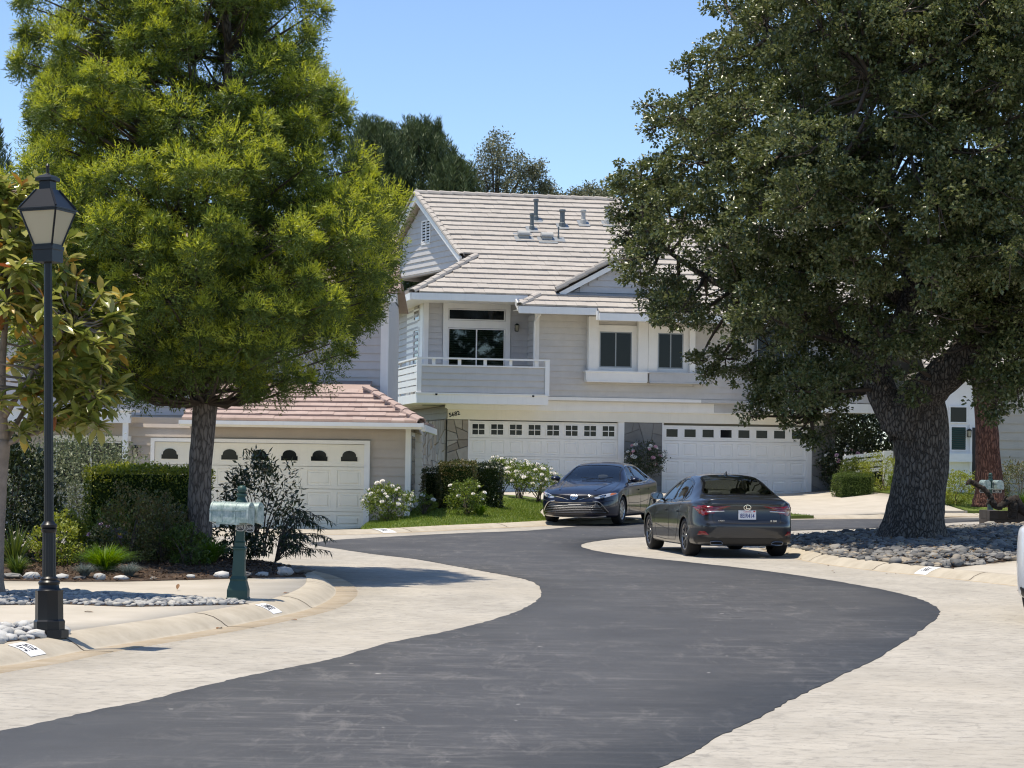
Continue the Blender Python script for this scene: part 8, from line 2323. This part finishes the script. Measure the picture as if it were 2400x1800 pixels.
rl = Vector((3.02, 39.75, 0))
ctr2 = rl + fw * 1.41 - lf * .905
grey, gc = build_car('parked_sedan', (ctr2.x, ctr2.y, 0.008), hd2, LEX, 'dark grey sedan parked by the cobble bed, its tail lamps towards the viewer')
for sg in (-1, 1):
    tl = gc.patch('tail_lamp', [(sg * .38, .808), (sg * .60, .80), (sg * .72, .775), (sg * .80, .74), (sg * .82, .885), (sg * .72, .89), (sg * .55, .85)], 'x', -1, M['redlens'], grey, .008, .03, 1)
    gc.strip('lamp_chrome', [(sg * .40, .797), (sg * .55, .79), (sg * .68, .78)], 'x', -1, .022, M['clearlens'], tl, .014)
    gc.strip('lamp_light_bar', [(sg * .45, .822), (sg * .66, .84), (sg * .82, .83)], 'x', -1, .014, M['darkred'], tl, .013)
    gc.patch('side_lamp', [(-2.27, .883), (-1.93, .868), (-2.04, .805), (-2.17, .715), (-2.27, .735)], 'y', sg, M['redlens'], tl, .0085, .025, 1)
    gc.patch('reflector', [(sg * .66, .385), (sg * .82, .385), (sg * .80, .455), (sg * .72, .45)], 'x', -1, M['redlens'], grey, .009, .03, 1)
    ex = gc.patch('exhaust_tip', [(sg * .44, .24), (sg * .60, .24), (sg * .63, .265), (sg * .61, .285), (sg * .47, .285)], 'x', -1, M['black'], grey, .02, .05, 2)
    gc.strip('exhaust_rim', [(sg * .44, .24), (sg * .60, .24), (sg * .63, .265), (sg * .61, .285), (sg * .47, .285)], 'x', -1, .012, M['rimdark'], ex, .026, True)
    gc.strip('boot_gap', [(sg * .60, .79), (sg * .60, .68), (sg * .585, .60)], 'x', -1, .009, M['blackplastic'], grey, .003)
df = gc.patch('diffuser', [(-.84, .36), (-.6, .345), (0, .34), (.6, .345), (.84, .36), (.82, .24), (.6, .205), (0, .20), (-.6, .205), (-.82, .24)], 'x', -1, M['blackplastic'], grey, .006, .05, 3)
gc.strip('boot_gap', [(-.585, .60), (0, .585), (.585, .60)], 'x', -1, .014, M['blackplastic'], grey, .003)
gc.patch('plate_recess', [(-.40, .80), (0, .81), (.40, .80), (.30, .66), (0, .65), (-.30, .66)], 'x', -1, M['graphite'], grey, .003, .05, 3)
gc.strip('boot_lip', [(-.60, .905), (-.3, .925), (0, .93), (.3, .925), (.60, .905)], 'x', -1, .035, M['graphite'], grey, .022)
# plate
loc_, n_ = gc.hit('x', -1, 0, .735)
pl = empty('number_plate', (loc_.x - .022, 0, .735)); pl.parent = grey
bx(pl, 'plate_panel', -.006, .02, -.155, .155, -.078, .078, M['plate'])
Mt = lambda z, x=-.0065: frame_m((x, 0, z), (0, -1, 0), (0, 0, 1))
text_mesh('plate_digits', '8EIR414', .092, M['plateblue'], pl, Mt(-.018) @ Matrix.Diagonal((.82, 1.12, 1, 1)), .001, bold=.0015)
text_mesh('plate_state', 'California', .034, M['platered'], pl, Mt(.056), .001)
bx(pl, 'plate_sticker', -.0085, -.0061, -.14, -.105, .05, .072, M['platered'])
# badge: oval with an L
mb = MB(); f_ = fx(-1, gc, .016)
ellipse_ring(mb, (0, .862), f_, .062, .044, .011)
bp = [f_(a, b, .006) for a, b in ((.022, .889), (-.002, .85), (.012, .838), (-.046, .838))]
for a, b in ((0, 1),): mb.beam(bp[0], f_(.03 - .012, .842, .006), .012, .012, (1, 0, 0))
mb.beam(f_(.022, .843, .006), f_(-.046, .843, .006), .012, .012, (1, 0, 0))
mb.build('emblem', M['chrome'], grey)
text_mesh('model_badge', 'IS 300', .045, M['chrome'], grey, frame_m(f_(-.46, .632, .002), (0, -1, 0), (0, 0, 1)), .002)
text_mesh('model_badge', 'F SPORT', .03, M['chrome'], grey, frame_m(f_(.46, .632, .002), (0, -1, 0), (0, 0, 1)), .002)
# shark-fin aerial
MB().add([(-.72, -.02, 1.41), (-.86, -.02, 1.40), (-.86, .02, 1.40), (-.72, .02, 1.41), (-.84, 0, 1.475), (-.87, 0, 1.47)], [(0, 3, 4), (0, 4, 5, 1), (1, 5, 2), (2, 5, 4, 3)]).build('aerial', M['graphite'], grey)

# ---- white car whose corner shows at the picture edge
WH = dict(CAM); WH.update(paint='pearl', L=4.7)
hd3 = rad(90 - 27)
f3 = Vector((math.cos(hd3), math.sin(hd3), 0)); l3 = Vector((-f3.y, f3.x, 0))
corner = Vector((5.30, 24.0, 0))
c3 = corner + f3 * 2.2 - l3 * .86
WH['L'] = 4.88
white, wc = build_car('white_car', (c3.x, c3.y, .02), hd3, WH, 'white car just showing its corner at the picture edge')
for sg in (-1, 1):
    wc.patch('tail_lamp', [(sg * .36, .80), (sg * .6, .79), (sg * .62, .87), (sg * .42, .88)], 'x', -1, M['redlens'], white, .008, .04, 2)
wc.patch('rear_bumper', [(-.78, .36), (0, .35), (.78, .36), (.78, .26), (0, .25), (-.78, .26)], 'x', -1, M['blackplastic'], white, .008, .06, 2)
# ================================================================== STREET FURNITURE
LP = empty('lamp_post', (-3.83, 19.07, 0.122), rad(-18), 'tall black lamp post with a four sided lantern at the kerb', 'street lamp', None, (-.012, -.034))
mb = MB().lathe([(.16, -.02), (.16, .045), (.125, .05)], 8, rot=.39)
mb.lathe([(.128, .05), (.13, .12), (.117, .135), (.115, .36), (.12, .375)], 8, rot=.39)
o = mb.build('base', M['lampblack'], LP); smooth_by_angle(o, 30)
o = MB().lathe([(.1, .375), (.085, .395), (.082, .42), (.09, .43), (.09, .445), (.075, .46), (.078, .475), (.062, .49)], 20).build('base_collar', M['lampblack'], LP); smooth_by_angle(o, 40)
# fluted shaft
def fluted(r0, r1, z0, z1, nf=12):
    V = []; n_ = nf * 4
    for z, r in ((z0, r0), (z1, r1)):
        for k in range(n_):
            q = r * (1 - .055 * (1 if k % 4 in (2, 3) else 0)); a = 2 * math.pi * k / n_
            V.append((q * math.cos(a), q * math.sin(a), z))
    return V, [(k, (k + 1) % n_, n_ + (k + 1) % n_, n_ + k) for k in range(n_)]
V, Fc = fluted(.058, .055, .49, .86); mb = MB().add(V, Fc)
V, Fc = fluted(.041, .033, .94, 3.14); mb.add(V, Fc)
mb.build('shaft', M['lampblack'], LP)
o = MB().lathe([(.055, .855), (.064, .865), (.066, .885), (.058, .892), (.068, .9), (.07, .92), (.058, .93), (.045, .95)], 20).build('shaft_ring', M['lampblack'], LP); smooth_by_angle(o, 40)
q2 = math.sqrt(.5)
mb = MB().lathe([(.05, 3.12), (.13, 3.125), (.13, 3.225), (.14, 3.23), (.14, 3.26), (.122, 3.265)], 4, rot=math.pi / 4)
mb.build('lantern_base', M['lampblack'], LP)
zb_, zt_ = 3.265, 3.555; rb_, rt_ = .118, .236
cor = lambda r, z, k: Vector((r * math.cos(math.pi / 4 + k * math.pi / 2), r * math.sin(math.pi / 4 + k * math.pi / 2), z))
mb = MB()
for k in range(4):
    mb.beam(cor(rb_, zb_, k), cor(rt_, zt_, k), .014, .014, cor(1, 0, k))
    mb.beam(cor(rt_, zt_, k), cor(rt_, zt_, k + 1), .016, .016); mb.beam(cor(rb_, zb_ + .004, k), cor(rb_, zb_ + .004, k + 1), .016, .014)
mb.build('lantern_frame', M['lampblack'], LP)
for k in range(4):
    a, b, c_, d = cor(rb_ - .004, zb_ + .005, k), cor(rb_ - .004, zb_ + .005, k + 1), cor(rt_ - .005, zt_ - .005, k + 1), cor(rt_ - .005, zt_ - .005, k)
    inn = -(a + b).normalized() * .004; inn.z = 0
    MB().hexa([a, b, b + inn, a + inn, d, c_, c_ + inn, d + inn]).build('lantern_pane', M['frosted'], LP)
rf = MB().lathe([(.262, 3.562), (.262, 3.574), (.245, 3.58), (.098, 3.742)], 4, rot=math.pi / 4).build('lantern_roof', M['lampblack'], LP)
mb = MB()
for k in range(4): mb.beam(cor(.246, 3.584, k), cor(.1, 3.744, k), .016, .01, cor(1, 0, k))
mb.lathe([(.075, 3.743), (.072, 3.81), (.108, 3.815), (.108, 3.84), (.07, 3.862), (.045, 3.868)], 4, rot=math.pi / 4)
mb.build('lantern_cap', M['lampblack'], rf)
o = MB().lathe([(.03, 3.868), (.01, 3.885), (.016, 3.905), (.012, 3.93), (.02, 3.945), (.005, 3.965)], 10).build('finial', M['lampblack'], LP); smooth_by_angle(o, 50)

def verdigris(name):
    m = Mat(name); g = m.geo((1, 1, 1))
    n1 = m.noise(g, 16, 6, .7); n2 = m.noise(m.geo((6, 6, 1.5)), 7, 5, .7)
    c = m.ramp(n1, [(.3, (.13, .20, .185)), (.5, (.27, .35, .33)), (.7, (.46, .52, .50))])
    c = m.mix(m.ramp(n2, [(.5, 0.0), (.75, .6)]), c, (.58, .62, .62))
    m.set(c, .5, .4, .15); m.bump(n1, .2, .005)
    return m.m
M['verdigris'] = verdigris('weathered_copper')
M['greenpost'] = paint('green_post_paint', (0.026, 0.066, 0.056), .45, .12)
M['platebg'] = plain('number_plate_dark', (0.035, 0.037, 0.04), .5)
M['platefg'] = plain('number_plate_grey', (0.50, 0.50, 0.49), .5, .5, .2)

def mailbox(root, org, ax, L, W, H, door):
    ax = Vector((ax[0], ax[1], 0)).normalized(); sd = Vector((ax.y, -ax.x, 0)); o3 = Vector(org)
    def prof(sc=1.0):
        p = [(-W / 2 * sc, 0 - .004 * (sc - 1) * 100), (W / 2 * sc, 0)]
        hs = H - W / 2
        for k in range(13):
            a = math.pi * k / 12; p.append((W / 2 * sc * math.cos(a), hs + W / 2 * sc * math.sin(a)))
        return p
    def ring(t, sc=1.0): return [o3 + ax * t + sd * a + Vector((0, 0, b)) for a, b in prof(sc)]
    n_ = len(prof())
    def ext(t0, t1, sc):
        A, B = ring(t0, sc), ring(t1, sc)
        return A + B, [tuple(range(n_)), tuple(reversed(range(n_, 2 * n_)))] + [(k, n_ + k, n_ + (k + 1) % n_, (k + 1) % n_) for k in range(n_)]
    V, Fc = ext(-L / 2, L / 2 - .012, 1.0)
    b = MB().add(V, Fc).build('mailbox', M['verdigris'], root); smooth_by_angle(b, 40)
    for t in (-L / 2 + .012, -L / 6, L / 6):
        V, Fc = ext(t - .009, t + .009, 1.05); r = MB().add(V, Fc).build('rib', M['verdigris'], b); smooth_by_angle(r, 40)
    mb = MB()
    for s_ in (-1, 1): mb.beam(o3 + ax * (-L / 2) + sd * s_ * (W / 2 + .002) + Vector((0, 0, H - W / 2)), o3 + ax * (L / 2 - .02) + sd * s_ * (W / 2 + .002) + Vector((0, 0, H - W / 2)), .012, .016)
    mb.build('rib', M['verdigris'], b)
    V, Fc = ext(L / 2 - .010, L / 2 + .012, 1.07); d = MB().add(V, Fc).build('door', M[door], b); smooth_by_angle(d, 40)
    MB().beam(o3 + ax * (L / 2 + .02) + sd * -.04 + Vector((0, 0, H * .82)), o3 + ax * (L / 2 + .02) + sd * .04 + Vector((0, 0, H * .82)), .02, .018).build('handle', M['verdigris'], d)

def mail_post(loc, rz, label, ax, gap, shift, digits, plates, tilt, plate_dir, pw, door, hgt=1.0):
    root = empty('mailbox_post', loc, rz, label, 'mailbox', None, tilt)
    r2 = math.sqrt(2)
    pr = [(.115, -.02), (.115, .02), (.108, .025), (.108, .10), (.09, .17), (.082, .20), (.086, .215), (.075, .235), (.066, .25), (.058, .52), (.07, .53), (.07, .545), (.052, .56), (.052, .60), (.058, .605), (.05, .615), (.0455, .62), (.043, .82)]
    mb = MB().lathe([(a * r2, b * hgt) for a, b in pr], 4, rot=math.pi / 4)
    o = mb.build('post', M['greenpost'], root)
    top = MB().lathe([(.055, .80), (.055, .98), (.062, 1.0), (.06, 1.035), (.045, 1.06), (.04, 1.08), (.052, 1.09), (.056, 1.105), (.052, 1.115), (.02, 1.12)], 16, (0, 0, 0))
    top.v = [(a, b, c_ * hgt) for a, b, c_ in top.v]
    o = top.build('post_cap', M['greenpost'], root); smooth_by_angle(o, 40)
    ball = MB().lathe([(.004 + .046 * math.sin(math.pi * k / 10), (1.158 * hgt) - .046 * math.cos(math.pi * k / 10)) for k in range(11)], 18)
    ball.build('ball_finial', M['greenpost'], root, True)
    axv = Vector((math.cos(ax), math.sin(ax), 0)); pv = Vector((-axv.y, axv.x, 0))
    zb2 = .815 * hgt
    arm = MB().beam(pv * (-gap / 2 - .1) + Vector((0, 0, zb2 - .012)) + axv * shift, pv * (gap / 2 + .1) + Vector((0, 0, zb2 - .012)) + axv * shift, .26, .022)
    arm.build('shelf_bracket', M['verdigris'], root)
    for k, s_ in enumerate((-1, 1)):
        mailbox(root, pv * s_ * gap / 2 + axv * (shift + (.02 if s_ > 0 else 0)) + Vector((0, 0, zb2)), axv, .43, .165, .21, door)
    for k, (px_, pz) in enumerate(plates):
        pd = Vector((math.cos(plate_dir), math.sin(plate_dir), 0)); nv = Vector((pd.y, -pd.x, 0))
        c_ = pd * px_ + nv * .062 + Vector((0, 0, pz))
        pl_ = empty('number_plate'); pl_.parent = root
        pl_.matrix_local = frame_m(c_, pd, (0, 0, 1))
        def rr(w_, h_, z0, z1, nm, mat, rr_=.03):
            pts = []
            for cx, cy, a0 in ((w_ / 2 - rr_, h_ / 2 - rr_, 0), (-w_ / 2 + rr_, h_ / 2 - rr_, 90), (-w_ / 2 + rr_, -h_ / 2 + rr_, 180), (w_ / 2 - rr_, -h_ / 2 + rr_, 270)):
                for q in range(5):
                    a = rad(a0 + q * 22.5); pts.append((cx + rr_ * math.cos(a), cy + rr_ * math.sin(a)))
            m_ = len(pts)
            MB().add([(a, b, z0) for a, b in pts] + [(a, b, z1) for a, b in pts], [tuple(reversed(range(m_))), tuple(range(m_, 2 * m_))] + [(i, (i + 1) % m_, m_ + (i + 1) % m_, m_ + i) for i in range(m_)]).build(nm, mat, pl_)
        rr(pw, .088, -.006, .004, 'plate_rim', M['platefg']); rr(pw - .016, .072, .0045, .007, 'plate_face', M['platebg'], .024)
        text_mesh('plate_digits', digits[k], .05, M['platefg'], pl_, Matrix.Translation((0, 0, .008)) @ Matrix.Diagonal((.62 if pw < .12 else .9, 1.0, 1, 1)), .001, bold=.0008)
        MB().beam(Vector((0, .03, -.012)), Vector((0, .14, -.012)), .02, .006, (0, 0, 1)).build('plate_hanger', M['greenpost'], pl_)
    return root
mail_post((-2.86, 24.12, .125), rad(0), 'green mailbox post with two weathered copper boxes beside the pebble strip', rad(-17), .2, -.065, ('5698', '5694'), ((.012, .765), (.115, .757)), (0, .017), rad(-6), .092, 'verdigris')
mail_post((12.2, 58.0, hz(12.2, 58.0) + .10), 0, 'far green mailbox post with paired boxes before the red barked pine', rad(-84), .33, .05, ('5682', '5678'), ((-.165, .76), (.155, .76)), (0, 0), rad(0), .24, 'verdigris', 1.02)

# planter of dark blocks with a dead log across it
M['block'] = stone_mat('dark_planter_block', [(0.05, 0.042, 0.037), (0.075, 0.062, 0.055), (0.06, 0.052, 0.046)], .6)
PL = empty('block_planter', (10.9, 51.9, hz(10.9, 51.9) + .1), 0, 'low planter of dark blocks beyond the cobbles at the picture edge', 'planter')
for row in range(2):
    x = -.1 if row else 0.0
    x0_ = 0.0
    while x0_ < 2.2:
        w_ = .42 if not (row and x0_ == 0) else .22
        bxo = MB().box(x0_ + .004, x0_ + w_ - .004, .0, .3, .0 + row * .2, .195 + row * .2).build('block', M['block'], PL)
        x0_ += w_
for row in range(2):
    for k in range(2): MB().box(0.0 + (0 if row else .002), .3, .304 + k * .42, .304 + k * .42 + .412, .0 + row * .2, .195 + row * .2).build('block', M['block'], PL)
bx(PL, 'planter_soil', .3, 2.2, .3, 1.1, .0, .33, M['soil'])
def deadwood():
    m = Mat('dead_wood')
    g = m.noise(m.coord((3, 22, 22)), 1.6, 6, .7)
    c = m.ramp(g, [(.35, (.025, .021, .018)), (.55, (.06, .05, .043)), (.75, (.13, .11, .095))])
    m.set(c, .9, .15); m.bump(g, .9, .04)
    return m.m
M['deadwood'] = deadwood()
LG = empty('dead_log', (10.9, 51.5, 0.55), 0, 'twisted dead branch lying across the block planter', 'log')
lr = random.Random(12)
def gnarl(pts, r0, r1, nm, per=5):
    c = catmull(pts, per); m_ = len(c); w_ = 1.0; rs = []
    for i in range(m_):
        w_ = min(1.3, max(.75, w_ + lr.uniform(-.13, .13))); rs.append((r0 + (r1 - r0) * i / (m_ - 1)) * w_)
    c = [p + Vector((lr.uniform(-.012, .012), lr.uniform(-.012, .012), lr.uniform(-.012, .012))) for p in c]
    MB().tube(c, rs, 11, 0, True, .09, lr).build(nm, M['deadwood'], LG, True)
gnarl([(-.60, -.1, .66), (-.55, -.1, .74), (-.46, -.1, .70), (-.34, -.1, .62), (-.2, -.1, .54), (-.09, -.1, .38), (-.02, -.1, .22), (.1, -.1, .17), (.26, -.05, .25), (.42, 0, .34), (.52, .05, .30), (.66, .1, .12), (.9, .2, .02)], .05, .12, 'branch')
gnarl([(.40, 0, .32), (.45, .02, .16), (.43, .05, -.08)], .1, .09, 'branch')
gnarl([(-.08, -.1, .36), (-.16, -.16, .26), (-.2, -.18, .2)], .045, .02, 'branch')
gnarl([(.2, -.05, .2), (.24, -.1, .36), (.3, -.12, .42)], .04, .018, 'branch')

# fallen leaves on the slabs
fl = big_leaf('fallen_leaf', 5, plain('dry_brown_leaf', (0.22, 0.12, 0.06), .7, .2))
for i, (x, y, z, s_, lb) in enumerate([(-3.72, 25.6, .124, .12, 'curled brown leaf standing on the slab behind the pebble strip'), (-3.98, 21.9, .124, .13, 'brown leaf on the near slab left of the mailbox post'), (-2.72, 21.7, .006, .15, 'dry brown leaf in the gutter left of kerb number 5698'), (-2.18, 22.9, .006, .1, 'reddish leaf on the kerb just below kerb number 5698'), (-2.5, 25.3, .124, .12, 'dark leaf on the slab right of the mailbox post')]):
    o = bpy.data.objects.new('fallen_leaf', fl); C.objects.link(o); o.location = (x, y, z + hz(x, y) + (.001 if i else .008)); o.scale = (s_ * .85, s_ * .75, s_ * .75); o.rotation_euler = (.16 if i else .9, .08, i * 1.4)
    tag(o, lb, 'leaf', 'dry leaves fallen on the paving')
